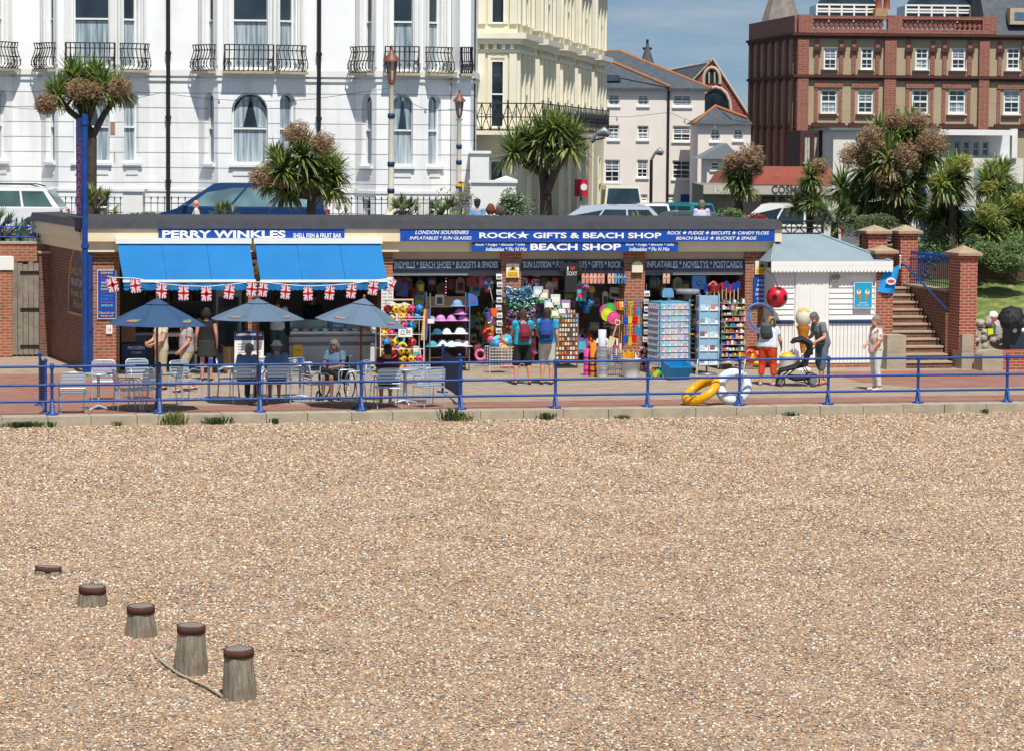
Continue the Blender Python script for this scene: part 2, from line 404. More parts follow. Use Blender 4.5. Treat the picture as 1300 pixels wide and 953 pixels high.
# left-hand wall running back from the corner
wl = on_z(70, 455); wl0 = (uL, VF+0.5)
dl = Vector((wl.x-uL, wl.y-VF-0.5, 0)); dl.normalize(); nl = Vector((dl.y, -dl.x, 0))
if nl.x > 0: nl = -nl
Ml = Matrix(((dl.x, -nl.x, 0, uL), (dl.y, -nl.y, 0, VF+0.5), (0, 0, 1, 0), (0, 0, 0, 1)))   # local x along wall, y inwards
MB().box(0.0, 6.5, 0, 0.3, 0, 2.9, 0, Ml).build('side_wall', M_brickdark, sh, True)
MB().box(uR-0.3, uR, VF+0.5, 16.0, 0, 2.9).build('side_wall', M_brickdark, sh, True)
MB().box(U(490)-0.1, U(490)+0.1, VF+0.5, 14.5, 0, 2.9).build('partition_wall', M_brickdark, sh, True)
mb = MB(); mb.box(uL-0.3, uR, 14.5, 14.8, 0, 3.4); mb.build('back_wall', mat('shop_back_wall', '#8a857c', 0.9, 0.2, 1.5), sh, True)
mb = MB(); mb.box(uL, uR-0.3, VF+0.02, 14.5, 0.0, 0.05); mb.build('floor', mat('shop_floor', '#a09484', 0.8, 0.15, 2.0), sh, True)
# fascia boards and roof
zt, zm, zb = Zx(291, 600, VS), Zx(307, 600, VS), Zx(320, 600, VS+0.1)
um = U(487)
mb = MB(); mb.box(uL-0.22, uR+0.12, VS, VS+0.5, zm, zt)
mb.build('fascia', M_cream, sh, True)
mb = MB(); mb.box(uL-0.12, uR+0.02, VS+0.12, VS+0.5, zb, zm-0.002); mb.build('lower_fascia', M_cream, sh, True)
mb = MB(); mb.box(um, uR, VF+0.08, VF+0.3, zb-0.26, zb-0.002); mb.build('lintel', mat('lintel_paint', '#b9a98c', 0.7, 0.1, 2.0), sh, True)
# side fascia running back with the left wall
mb = MB(); mb.box(-0.02, 6.5, -0.22, 0.3, zm, zt, 0, Ml); mb.box(0.0, 6.5, -0.1, 0.3, zb-0.02, zm-0.002, 0, Ml); mb.build('side_fascia', M_cream, sh, True)
mb = MB(); mb.prism([(VS-0.06, zt), (VS+0.02, zt+0.19), (VS+0.55, zt+0.24), (16.4, zt+0.18), (16.4, zt-0.1), (VS+0.4, zt-0.1), (VS+0.4, zt)], uL-0.28, uR+0.12, ax='x')
mb.prism([(-0.27, zt+0.002), (-0.2, zt+0.2), (0.5, zt+0.22), (0.5, zt+0.002)], 0.0, 6.5, 0, Ml, ax='x')
mb.build('roof', M_felt, sh, True)
mb = MB(); mb.box(uL-0.1, uR-0.1, VF+0.3, 14.6, 2.84, 2.9); mb.build('ceiling', mat('shop_ceiling', '#c8c4ba', 0.9, 0.1, 2.0), sh, True)
# arched window high in the left wall
mb = MB()
def on_wall(x, y):
    d = ray(x, y); o = Vector((uL, VF+.5, 0)); n = Vector((-dl.y, dl.x, 0)); t = (o-CAM).dot(n)/d.dot(n); p = CAM+d*t; return (p-o).dot(dl), p.z
s0, s1 = .12, on_wall(90, 370)[0]; za_, zb_w = on_wall(98, 396)[1], on_wall(98, 322)[1]
def arch(s0, s1, z0, zs, n=10):
    c = (s0+s1)/2; r = (s1-s0)/2
    return [(s0, z0), (s1, z0)] + [(c+r*math.cos(math.pi*i/n), zs+r*1.1*math.sin(math.pi*i/n)) for i in range(n+1)]
mb.prism(arch(s0, s1, za_, zb_w-(s1-s0)*.5), -0.03, 0.02, 0, Ml)
w_ = mb.build('arched_board', mat('arched_board_navy', '#27324a', 0.5, 0.2, 4.0), sh, True)
mb = MB(); cc = ['#c9a23a', '#c9c3b4', '#c9a23a', '#c9a23a']
for k, (tx, z) in enumerate((('SHELL FISH', za_+1.0), ('FRUIT BAR', za_+.72), ('Fresh Sea', za_+.46), ('Food', za_+.2))):
    text(mb.col(cc[k]), tx, (-(s0+s1)/2, -0.036, z), (s1-s0)*(.8 - 0.3*(k == 3)), 0.17, Ml @ Matrix.Scale(-1, 4, (1, 0, 0)))
o = mb.build('lettering', M_tint, w_); o.data.transform(MW[sh.name].inverted())
mb = MB(); ar = arch(s0-0.05, s1+0.05, za_-.05, zb_w-(s1-s0)*.5)
mb.tube([(a, -0.03, b) for a, b in ar], 0.04, 6, 0, False, Ml, True, True); o = mb.build('board_rim', mat('rim_stone', '#b4886a', .8, .15), w_); o.data.transform(MW[sh.name].inverted())
# roller shutter boxes with their lettering
for (a, b, words, wx) in ((499, 634, "INDMILLS * BEACH SHOES * BUCKETS & SPADES", 0.97), (662, 790, "SUN LOTION * FUDGE * HATS * GIFTS * ROCK", 0.97), (819, 944, "INFLATABLES * NOVELTYS * POSTCARDS", 0.97)):
    zz0, zz1 = Zx(342.5, 700, VF+0.05), Zx(329.5, 700, VF+0.05)
    mb = MB(); mb.box(U(a)+0.01, U(b)-0.01, VF+0.05, VF+0.07, zz0, zz1)
    bd = mb.build('shutter_sign', M_navy, sh, True)
    mb = MB(); text(mb, words, ((U(a)+U(b))/2, VF+0.046, (zz0+zz1)/2), (U(b)-U(a))*wx, 0.165, bold=0.018)
    mb.build('lettering', mat('pale_lettering', '#c9d0d6', 0.5, 0.05, 5.0), bd, False).matrix_parent_inverse = Matrix.Translation(-Vector((0.6, VF, 0)))
    mb = MB()
    for k in range(4): mb.tube([(U(a), VF+0.12, zz0-0.03-0.035*k), (U(b), VF+0.12, zz0-0.03-0.035*k)], 0.02, 6)
    mb.build('roller_shutter', M_grey, sh, True)
# shelves along the back wall of each shop, stacked with boxed wares
def shelf_run(name, x0, x1, v, zs, label, seed, pal, group):
    t = thing(name, label, 'shelving', ((x0+x1)/2, v, 0.05), 0, group)
    mb = MB()
    for z in zs: mb.box(x0, x1, v-0.2, v+0.2, z-0.02, z)
    n = max(2, int((x1-x0)/0.9)+1)
    for k in range(n): x = x0+(x1-x0)*k/(n-1); mb.box(x-0.015, x+0.015, v+0.17, v+0.2, 0.05, zs[-1]+0.45)
    mb.build('shelf', M_grey, t, True)
    r = random.Random(seed); mb = MB()
    for z in zs:
        x = x0+0.03
        while x < x1-0.15:
            w = r.uniform(0.06, 0.2); h = r.uniform(0.12, 0.3)
            mb.col(r.choice(pal))
            if r.random() < 0.35: mb.lathe([(w*0.42, 0), (w*0.42, h*0.7), (w*0.2, h*0.85), (w*0.2, h)], (x+w/2, v-0.08, z), 8)
            else: mb.box(x, x+w*0.92, v-0.18, v+0.05, z, z+h)
            x += w + r.uniform(0, 0.03)
    o = mb.build('wares', M_tint, t, True); o['kind'] = 'stuff'
    return t
PAL = ['#8a2e3a', '#c9b24a', '#315a8f', '#c77f9f', '#d8d4c8', '#3f7a5a', '#a04d2e', '#5a4a72', '#222428', '#70767a', '#2d6f8f']
PAL2 = ['#6a4a2a', '#8a7a50', '#2a3a2a', '#a09a8a', '#3a2a20', '#b8863a', '#702a2a']
shelf_run('wall_shelf', U(210), U(300), 14.1, [0.5, 1.0, 1.5, 2.0], 'tall dark shelf of bottles behind the seafood counter', 1, PAL2, 'wall shelves')
shelf_run('wall_shelf', U(515), U(634), 14.1, [0.4, 0.85, 1.3, 1.75, 2.2], 'back wall shelf of beach shoes behind the hat stand', 2, PAL, 'wall shelves')
shelf_run('wall_shelf', U(675), U(782), 14.1, [0.4, 0.85, 1.3, 1.75, 2.2], 'back wall shelf of gift boxes in the middle shop bay', 3, PAL, 'wall shelves')
shelf_run('wall_shelf', U(835), U(932), 14.1, [0.4, 0.85, 1.3, 1.75, 2.2], 'back wall shelf behind the postcard spinners', 4, PAL, 'wall shelves')
# ---------------------------------------------------------------- signs
def sign(name, label, x0, x1, y0, y1, v, m, lines, border=None, group=None, th=0.03, legs=None):
    """flat board given by its corners; lines: (words, relative x, relative z from the top, rel width, rel height, colour[, kw])"""
    a, b = on_v(x0, y0, v), on_v(x1, y1, v)
    W, H = b.x-a.x, (on_v(x0, y0, v).z-on_v(x0, y1, v).z); zc = a.z-H/2+(b.z-(a.z-H))/2; zc = (a.z+b.z)/2
    t = thing(name, label, 'sign', ((a.x+b.x)/2, v, zc-H/2), 0, group)
    mb = MB(); mb.box(-W/2, W/2, -th, 0, 0, H); mb.build('board', m, t)
    mb = MB()
    for ln in lines:
        kw = ln[6] if len(ln) > 6 else {}
        text(mb.col(ln[5]), ln[0], ((ln[1]-0.5)*W, -th-0.005, (1-ln[2])*H), ln[3]*W, ln[4]*H, **kw)
    if lines: mb.build('lettering', M_tint, t)
    if border:
        mb = MB(); q = 0.012
        mb.box(-W/2-q, W/2+q, -th-0.004, 0.0, -q, 0); mb.box(-W/2-q, W/2+q, -th-0.004, 0.0, H, H+q)
        mb.box(-W/2-q, -W/2, -th-0.004, 0.0, 0, H); mb.box(W/2, W/2+q, -th-0.004, 0.0, 0, H)
        mb.build('border', border, t)
    return t, W, H
Wt = '#f2f2ee'
sign('shop_sign', 'blue PERRY WINKLES sign above the two blue awnings', 201, 437, 290.5, 304.5, VS-0.002, M_signblue,
     [('PERRY WINKLES', 0.35, 0.5, 0.66, 0.68, Wt, dict(bold=0.035)), ('SHELL FISH & FRUIT BAR', 0.852, 0.62, 0.262, 0.42, Wt, dict(bold=0.02))])
bo = dict(bold=0.02)
it = dict(bold=0.015, shear=0.25)
sign('shop_sign', 'long blue ROCK GIFTS & BEACH SHOP sign along the cream fascia', 508, 983, 290.5, 306.5, VS-0.004, M_signblue,
     [('LONDON SOUVENIRS', 0.108, 0.3, 0.14, 0.3, Wt, it), ('INFLATABLES * SUN GLASSES', 0.105, 0.74, 0.162, 0.27, Wt, it),
      ('ROCK★ GIFTS & BEACH SHOP', 0.448, 0.5, 0.485, 0.6, Wt, dict(bold=0.03)),
      ('ROCK ★ FUDGE ★ BISCUITS ★ CANDY FLOSS', 0.845, 0.3, 0.278, 0.34, Wt, it), ('BEACH BALLS ★ BUCKET & SPADE', 0.84, 0.73, 0.22, 0.32, Wt, it)])
sign('shop_sign', 'lower blue BEACH SHOP sign tucked under the long one', 599, 860, 307.5, 320, VS+0.04, M_signblue,
     [('Rock * Fudge * Biscuits * Gifts', 0.135, 0.28, 0.238, 0.36, Wt, it), ('Inflatables * Pic N Mix', 0.165, 0.72, 0.2, 0.4, Wt, it),
      ('BEACH SHOP', 0.5, 0.5, 0.44, 0.68, Wt, dict(bold=0.035)),
      ('Rock * Fudge * Biscuits * Gifts', 0.862, 0.28, 0.238, 0.36, Wt, it), ('Inflatables * Pic N Mix', 0.86, 0.72, 0.2, 0.4, Wt, it)])
dl_ = []
for k, (s, c) in enumerate((('DRINKS', '#d8d060'), ('COLA', '#b0385a'), ('FANTA', '#a83a78'), ('WATER', '#e8e8e8'), ('SPORTS', '#c8d080'), ('DRINKS', '#c8d080'),
                            ('TANGO', '#8a3a9a'), ('OASIS', '#3a7ad8'), ('DIET', '#3a7ad8'), ('PEPSI', '#8a4ab8'), ('SPRITE', '#9ac8a0'))):
    dl_.append((s, 0.5, 0.05+0.068*k, 0.66, 0.04, c, dict(bold=0.02)))
dl_ += [('Please ask our', 0.5, 0.88, 0.85, 0.05, '#f0a030', bo), ('friendly staff', 0.5, 0.95, 0.7, 0.05, '#f0a030', bo)]
sign('drinks_sign', 'tall blue DRINKS price sign on the left brick pier', 124, 147, 343.5, 404.5, VF-0.002, M_signblue, dl_, M_white)
sign('side_notice', 'small white notice below the drinks sign', 134.5, 142.5, 413, 424, VF-0.002, M_white, [('14', 0.5, 0.5, 0.5, 0.5, '#b03030')])
def cctv(x0, x1, y0, y1, label):
    t, W, H = sign('warning_sign', label, x0, x1, y0, y1, VF-0.034, M_white, [('CCTV IN', 0.5, 0.7, 0.6, 0.09, '#7a5a10'), ('OPERATION', 0.5, 0.85, 0.75, 0.09, '#7a5a10')], None, 'yellow and white camera warning signs')
    mb = MB(); mb.box(-W*0.42, W*0.42, -0.033, -0.0302, H*0.05, H*0.42)
    mb.poly([(-W*.38, -0.034, H*.48), (W*.38, -0.034, H*.48), (0, -0.034, H*.94)]); mb.build('yellow_panel', M_yellow, t)
    mb = MB(); mb.poly([(-W*.2, -0.036, H*.56), (W*.12, -0.036, H*.56), (W*.16, -0.036, H*.7), (-W*.02, -0.036, H*.76)]); mb.build('camera_symbol', M_black, t)
cctv(642.5, 658.5, 335, 352.5, 'yellow camera warning sign on the pier above the tinsel garlands')
cctv(958.5, 974.5, 331.5, 348.5, 'yellow camera warning sign on the right end pier')
cctv(317.5, 327, 330, 348, 'small yellow warning sign between the two awnings')
sign('product_sign', 'blue rock and fudge price sign on the right end pier', 956.5, 976.5, 352, 388, VF-0.036, M_signblue,
     [(s, 0.5, 0.12+0.16*k, w_, 0.09, Wt, it) for k, (s, w_) in enumerate((('ROCK', .5), ('FUDGE', .6), ('BISCUITS', .72), ('SOUVENIRS', .8), ('CANDY', .6), ('FLOSS', .6)))])
# alarm box
p = on_v(808, 346, VF-0.002); al = thing('alarm_box', 'cream alarm box with rounded top on the brick pier', 'alarm box', p)
mb = MB(); mb.prism([(-0.14, 0), (0.14, 0), (0.14, 0.15)] + [(0.14*math.cos(a), 0.15+0.13*math.sin(a)) for a in [k*math.pi/8 for k in range(1, 8)]] + [(-0.14, 0.15)], -0.09, 0); mb.build('casing', mat('alarm_cream', '#e6ddc2', 0.4, 0.04), al)
mb = MB(); mb.box(-0.13, 0.13, -0.08, 0, -0.015, 0); mb.build('base_plate', M_grey, al)
# drainpipe and tall banner pole by the left corner
def pipe(name, label, cat, x, y0, y1, v, r, m, extra=None):
    a, b = on_v(x, y1, v), on_v(x, y0, v); t = thing(name, label, cat, (a.x, v, a.z))
    mb = MB(); H = b.z-a.z; mb.tube([(0, 0, 0), (0, 0, H)], r, 10); mb.build('pipe', m, t)
    mb = MB()
    for z in extra or []: mb.tube([(0, 0, z), (0, 0, z+0.09)], r*1.35, 10)
    if extra: mb.build('collar', m, t)
    return t
pipe('drainpipe', 'blue drainpipe on the corner of the brick shop wall', 'drainpipe', 115, 308, 474, VF-0.1, 0.055, M_blue, [0.05, 1.0, 2.0, 2.9])
bp = pipe('banner_pole', 'tall blue banner pole rising past the shop roof', 'pole', 108.3, 145, 476, VF-0.75, 0.07, M_blue, [0.03, 3.0, 5.9])
Hb = on_v(108, 145, VF-0.75).z
mb = MB(); mb.poly([(-0.2, 0.01, 3.75), (-0.07, 0.01, 3.75), (-0.07, 0.01, Hb-0.1), (-0.2, 0.01, Hb-0.14)])
mb.poly([(-0.2, 0.02, 3.75), (-0.07, 0.02, 3.75), (-0.07, 0.02, Hb-0.1), (-0.2, 0.02, Hb-0.14)])
fb = mb.build('furled_flag', mat('flag_navy', '#20285a', 0.7, 0.2, 5.0), bp)
mb = MB(); r = random.Random(4)
for k in range(9):
    z = 3.9+0.2*k; mb.col(r.choice(['#a02a4a', '#a02a4a', '#7a3a6a'])); text(mb, r.choice('ABCESR'), (-0.135, 0.004, z), 0.09, 0.15)
mb.build('lettering', M_tint, fb)
# ---------------------------------------------------------------- awnings
M_awn = mat('awning_blue', '#0c6ead', 0.85, 0.12, 1.1, 0.3, dirt='#2a6a92')
def awning(x0, x1, xb0, xb1, label, y0=304.5):
    v0, v1 = VS-0.02, 8.75
    a, b = on_v(x0, y0+4, v0), on_v(x1, y0+4, v0); c = on_v((x0+x1)/2, 357, v1)
    t = thing('awning', label, 'awning', ((a.x+b.x)/2, v0, c.z)); W = (b.x-a.x)/2; H = (a.z+b.z)/2-c.z
    bx0, bx1 = on_v(xb0, 357, v1).x-t.location.x, on_v(xb1, 357, v1).x-t.location.x
    n = 14; mb = MB(); dv = v1-v0
    vs = []; 
    for j in range(7):
        k = j/6
        for i in range(n+1):
            f = i/n; x = (-W+2*W*f)*(1-k)+(bx0+(bx1-bx0)*f)*k
            vs.append((x, dv*k, H*(1-k)-0.035*math.sin(math.pi*k)-.014*math.sin(math.pi*k)*math.sin(i*1.9+j*.5)))
    fs = [(j*(n+1)+i, j*(n+1)+i+1, (j+1)*(n+1)+i+1, (j+1)*(n+1)+i) for j in range(6) for i in range(n)]
    mb.add(vs, fs, 0, True); mb.add([(x, y, z-0.012) for x, y, z in vs], [f[::-1] for f in fs], 0, True)
    fab = mb.build('fabric', M_awn, t)
    mb = MB()
    for f in (0.33, 0.67):
        mb.tube([((-W+2*W*f)*(1-k)+(bx0+(bx1-bx0)*f)*k, dv*k, H*(1-k)-0.035*math.sin(math.pi*k)+0.004) for k in [j/6 for j in range(7)]], 0.006, 4)
    mb.build('seam', mat('awning_seam', '#0a58a0', 0.8), fab)
    mb = MB(); N = 26                                      # valance with a wavy lower edge
    top = [(bx0+(bx1-bx0)*i/(N*4), dv-0.01, -0.02) for i in range(N*4+1)]
    bot = [(p[0], dv-0.012-0.02*math.sin(i*0.5), -0.2-0.025*abs(math.sin(math.pi*i/4))) for i, p in enumerate(top)]
    m_ = len(top); mb.add(top+bot, [(i, i+1, m_+i+1, m_+i) for i in range(m_-1)], 0, True); mb.build('valance', M_awn, t)
    mb = MB(); mb.box(bx0-0.02, bx1+0.02, dv-0.03, dv+0.02, -0.03, 0.03); mb.build('front_bar', M_white, t)
    mb = MB(); mb.box(-W-0.05, W+0.03, -0.1, 0.1, H-0.02, H+0.11); mb.build('cassette', M_white, t)
    for s in (-0.7, 0.7):
        mb = MB(); mb.tube([(s*W, 0.05, H-0.06), (s*W*0.75, dv*0.5, H*0.35), (s*W, dv, -0.02)], 0.022, 6); mb.build('arm', M_grey, t)
    return t
awning(149, 317, 157, 323.5, 'left blue awning with white front bar over the seafood bar')
awning(324, 483, 331, 492, 'right blue awning with white front bar beside the beach shop')
# ---------------------------------------------------------------- bunting of union flags
M_fb, M_fr = mat('flag_blue', '#1e2a6a', 0.8, 0.1), mat('flag_red', '#c01a34', 0.8, 0.1)
def jack(mb, w, h, M=None, mi=(0, 1, 2)):
    b, wt, rd = mi
    for sgn in (-1, 1):
        y = 0.0015*sgn
        def q(x0, z0, x1, z1, y, m): mb.add([(x0, y, z0), (x1, y, z0), (x1, y, z1), (x0, y, z1)], [(0, 1, 2, 3)], m, False, M)
        q(-w/2, -h/2, w/2, h/2, y*0.2, b)
        for s in (-1, 1):
            def diag(k, yy, m):
                mb.add([(-w/2, yy, s*(-h/2+k)), (-w/2+k*w/h, yy, s*-h/2), (w/2, yy, s*(h/2-k)), (w/2-k*w/h, yy, s*h/2)], [(0, 1, 2, 3)], m, False, M)
            diag(h*0.13, y*1.0, wt); diag(h*0.045, y*1.9, rd)
        q(-w*.17, -h/2, w*.17, h/2, y*2.7, wt); q(-w/2, -h*.16, w/2, h*.16, y*2.7, wt)
        q(-w*.1, -h/2, w*.1, h/2, y*3.6, rd); q(-w/2, -h*.09, w/2, h*.09, y*3.6, rd)
BV = 8.6
bt = thing('bunting', 'string of union flag bunting hung along the front of the blue awnings', 'bunting', on_v(320, 354, BV))
FL = [(143, 362, .25, 1), (172, 363, .1, 1), (205, 370, -.06, 1), (233, 372.5, 0, 1), (262, 373.5, .02, 1), (291, 371, -.14, 1), (319.5, 367.5, -.1, 1), (334, 368, -.12, .92), (362.5, 371, -.1, 1), (391, 373, .03, 1), (418.5, 372, -.12, 1), (446, 370, -.12, 1), (473.5, 366, -.14, 1), (497, 363, -.5, .5)]
mb = MB(); pts = []
for x, y, a, s in FL: pts.append(on_v(x, y-9.5, BV))
mb.tube([on_v(136, 351, BV)]+pts, 0.008, 5); mb.build('cord', M_letter, bt, True)
for x, y, a, s in FL:
    p = on_v(x, y, BV); mb = MB(Matrix.Translation(p) @ Matrix.Rotation(-a, 4, 'Y') @ Matrix.Rotation((x % 7-3)*0.1, 4, 'Z'))
    jack(mb, 0.245*s, 0.335); mb.build('flag', [M_fb, M_letter, M_fr], bt, True)
# ---------------------------------------------------------------- inside the seafood bar
def base(x, y, v): return on_v(x, y, v)
def at(x, v, z=0.05): p = on_v(x, 460, v); return (p.x, v, z)
# glazed counter
x0, x1, v = U(366, 11.2), U(480, 11.2), 11.2
ct = thing('seafood_counter', 'white chilled seafood counter with glass top and trays', 'counter', ((x0+x1)/2, v, 0.05)); W = (x1-x0)/2
mb = MB(); mb.box(-W, W, -0.1, 0.7, 0, 0.72); mb.box(-W, W, -0.14, -0.1, 0.1, 0.5); mb.build('cabinet', mat('counter_white', '#d6dade', 0.4, 0.05), ct)
mb = MB(); mb.box(-W, W, -0.16, -0.1, 0.5, 0.58); mb.build('trim', M_grey, ct)
mb = MB(); mb.box(-W+0.02, W-0.02, -0.12, -0.1, 0.74, 1.12); mb.box(-W, W, -0.12, 0.4, 1.12, 1.14); mb.build('glass_screen', glass('counter_glass', '#8fa6ac'), ct)
for k in range(9):
    mb = MB(); x = -W+0.12+k*(2*W-0.24)/8; r = random.Random(k)
    mb.lathe([(0.06, 0), (0.1, 0.05), (0.09, 0.06)], (x, -0.25+0.03, 0.86), 10, sx=1.0)
    mb.ball((x, -0.22, 0.9), (0.085, 0.085, 0.05), 8, 5)
    o = mb.build('seafood_tub', mat('tub_%d' % (k % 3), ('#e8e4da', '#d9a88a', '#c9c0b0')[k % 3], 0.5), ct)
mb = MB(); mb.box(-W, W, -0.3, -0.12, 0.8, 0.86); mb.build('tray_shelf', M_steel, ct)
sign('counter_sign', 'light blue notice on top of the seafood counter', 418, 440, 403, 418, 10.95, mat('counter_blue', '#3a78b8', 0.5), [('FRESH', .5, .35, .6, .25, Wt), ('FISH', .5, .7, .5, .25, Wt)])
sign('menu_board', 'white PERRYWINKLES menu board standing behind the seated men', 297.5, 334.5, 420.5, 474, 9.4, M_white,
     [('PERRYWINKLES', 0.5, 0.085, 0.86, 0.06, '#cfd8ea', bo)], None)
p0 = on_v(297.5, 420.5, 9.4); p1 = on_v(334.5, 432, 9.4)
mb = MB(); mo = [o for o in bpy.data.objects if o.name.startswith('menu_board')][0]
mb.box(p0.x, p1.x, 9.366, 9.369, p1.z, p0.z); mb.build('header_panel', M_navy, mo, True)
mb = MB(); mb.col('#8a94a8')
for k in range(11):
    z = p1.z-0.08-0.065*k; mb.box(p0.x+0.08, p0.x+0.08+0.3+0.05*(k % 3), 9.365, 9.369, z-0.02, z); mb.box(p1.x-0.16, p1.x-0.08, 9.365, 9.369, z-0.02, z)
mb.build('menu_lines', M_tint, mo, True)
sign('tall_panel', 'narrow blue price panel hanging inside the seafood bar', 311, 325, 360, 420, 10.9, M_signblue, [(s, .5, .12+.13*k, .7, .06, Wt) for k, s in enumerate(('TEAS', 'COFFEE', 'CRAB', 'COCKLES', 'PRAWNS', 'WHELKS'))])
sign('cone_poster', 'dark blue FROZEN CONES poster low in the bar front', 154, 186, 437, 461, 10.75, mat('poster_navy', '#18305e', 0.5, 0.1), [('FROZEN', .58, .2, .66, .17, '#dfe6ee', bo), ('CONES', .6, .45, .42, .11, '#dfe6ee'), ('AND ICES', .6, .82, .6, .12, '#dfe6ee')])
sign('ice_poster', 'brown picture poster above the frozen cones poster', 154, 172, 413, 434, 10.8, mat('poster_brown', '#8a5a40', 0.5, 0.4, 30.0), [])
cb = thing('freezer', 'dark chest freezer under the frozen cones poster', 'freezer', at(175, 11.2))
mb = MB(); mb.box(-0.45, 0.45, -0.35, 0.3, 0, 0.8); mb.build('body', mat('freezer_grey', '#3c4046', 0.5), cb); mb = MB(); mb.box(-0.46, 0.46, -0.36, 0.31, 0.8, 0.86); mb.build('lid', M_grey, cb)
ct2 = thing('serving_hatch', 'cream serving cupboard with two shelves behind the walkers', 'cupboard', at(222, 10.9))
mb = MB(); mb.box(-0.5, 0.5, -0.3, 0.3, 0.78, 0.86); mb.box(-0.5, 0.5, -0.3, 0.3, 0.36, 0.42); mb.box(-0.5, -0.44, -0.3, 0.3, 0, 0.78); mb.box(0.44, 0.5, -0.3, 0.3, 0, 0.78); mb.build('carcass', mat('cupboard_cream', '#d8ccac', 0.6), ct2)
fr = thing('drinks_fridge', 'tall white drinks fridge inside the seafood bar', 'fridge', at(288, 12.6))
mb = MB(); mb.box(-0.32, 0.32, -0.3, 0.3, 0, 1.95); mb.build('cabinet', mat('fridge_grey', '#b8c0c4', 0.4), fr); mb = MB(); mb.box(-0.26, 0.26, -0.32, -0.3, 0.25, 1.65); mb.build('door', glass('fridge_glass', '#56646a'), fr)
# wet-floor board
wf = thing('wet_floor_sign', 'yellow folding wet floor sign beside the counter', 'warning sign', on_z(378, 470.5))
for s in (-1, 1):
    M = Matrix.Translation((0, 0, 0.62)) @ Matrix.Rotation(s*0.16, 4, 'X')
    mb = MB(M); mb.prism([(-0.15, -0.62), (-0.09, -0.62), (-0.08, -0.54), (0.08, -0.54), (0.09, -0.62), (0.15, -0.62), (0.11, 0), (-0.11, 0)], -0.01, 0.01); o = mb.build('panel', M_yellow, wf)
    if s == -1:
        M2 = Matrix.Translation((0, 0, 0.62)) @ Matrix.Rotation(-0.16, 4, 'X')
        mb = MB(M2); text(mb.col('#7a2a1a'), 'CAUTION', (0, -0.014, -0.13), 0.15, 0.035); mb.col('#b03a2a').poly([(-0.06, -0.013, -0.4), (0.06, -0.013, -0.4), (0, -0.013, -0.27)]); mb.build('lettering', M_tint, wf)
bx = thing('cardboard_box', 'tall brown cardboard box beside the menu board', 'box', on_z(290, 473))
mb = MB(); mb.box(-0.12, 0.12, -0.15, 0.15, 0, 0.62); mb.prism([(-0.12, 0.62), (-0.12, 0.63), (-0.19, 0.68), (-0.19, 0.67)], -0.15, 0.15); mb.build('carton', M_cardboard, bx)
mb = MB(); mb.box(-0.03, 0.03, -0.153, -0.15, 0.0, 0.62); mb.build('tape', mat('parcel_tape', '#c9aa7c', 0.4), bx)
ch = sign('paper_list', 'white price list hung on the pier behind the football rack', 484, 499, 352, 398, VF-0.01, M_white, [('--- ---', .5, .1+.09*k, .8, .02, '#3a4a7a') for k in range(10)])
# ---------------------------------------------------------------- wares in front of and inside the beach shop
def gp(x, v): p = on_v(x, 460, v); return Vector((p.x, v, 0.006))
def zz(x, y, v): return on_v(x, y, v).z
def put(name, label, cat, x, y, v, rz=0, group=None): return thing(name, label, cat, on_v(x, y, v), R(rz), group)
# footballs in a wire rack
v = 9.2
fx0, fx1 = gp(480, v).x, gp(535, v).x
rk = thing('ball_rack', 'white wire rack packed with plastic footballs beside the right parasol', 'ball rack', ((fx0+fx1)/2, v, .006)); Hk = zz(535, 402, v)
mb = MB()
for x in (fx0, fx1):
    for y in (v-.28, v+.28): mb.tube([(x, y, 0), (x, y, Hk)], .012, 6)
for z in (.25, .6, .95, 1.3, Hk):
    for y in (v-.28, v+.28): mb.tube([(fx0, y, z), (fx1, y, z)], .007, 5)
    for x in (fx0, fx1): mb.tube([(x, v-.28, z), (x, v+.28, z)], .007, 5)
mb.build('frame', M_white, rk, True)
sign('price_card', 'white price card hung across the football rack', 505.5, 523, 416.5, 428, v-.34, M_white, [('£2.99', .5, .5, .7, .5, '#30363c')])
def ball_mesh(c1, c2, rad):
    mb = MB(); mb.ball((0, 0, 0), rad, 16, 10)
    g = (1+5**.5)/2; dirs = []
    for a in (-1, 1):
        for b in (-g, g): dirs += [(0, a, b), (a, b, 0), (b, 0, a)]
    sp = MB()
    for d in dirs:
        d = Vector(d).normalized(); u = d.orthogonal().normalized(); w = d.cross(u)
        rings = [[d*rad*1.012]]
        sp.add([d*rad*1.012]+[(d*math.cos(.3)+(u*math.cos(t)+w*math.sin(t))*math.sin(.3)).normalized()*rad*1.008 for t in [2*math.pi*k/5 for k in range(5)]], [(0, k+1, (k+1) % 5+1) for k in range(5)], 0, True)
    return mb, sp
BALL = {}
def football(c1, c2, rad, loc, label, group=None, rz=0):
    key = (c1, c2)
    if key not in BALL:
        t = thing('football', label, 'football', loc, rz, group); a, b = ball_mesh(c1, c2, rad)
        bo_ = a.build('ball', mat('ball_'+c1, c1, .35, .06), t); b.build('patches', mat('ball_'+c2, c2, .4), bo_); BALL[key] = t; return t
    return dup(BALL[key], loc, rz, label)
r = random.Random(9); kinds = [('#e0b21c', 'yellow'), ('#e0b21c', 'yellow'), ('#d83a6a', 'pink'), ('#1f7cc4', 'blue'), ('#e0b21c', 'yellow'), ('#cc2a3a', 'red')]
i = 0; rad = .105
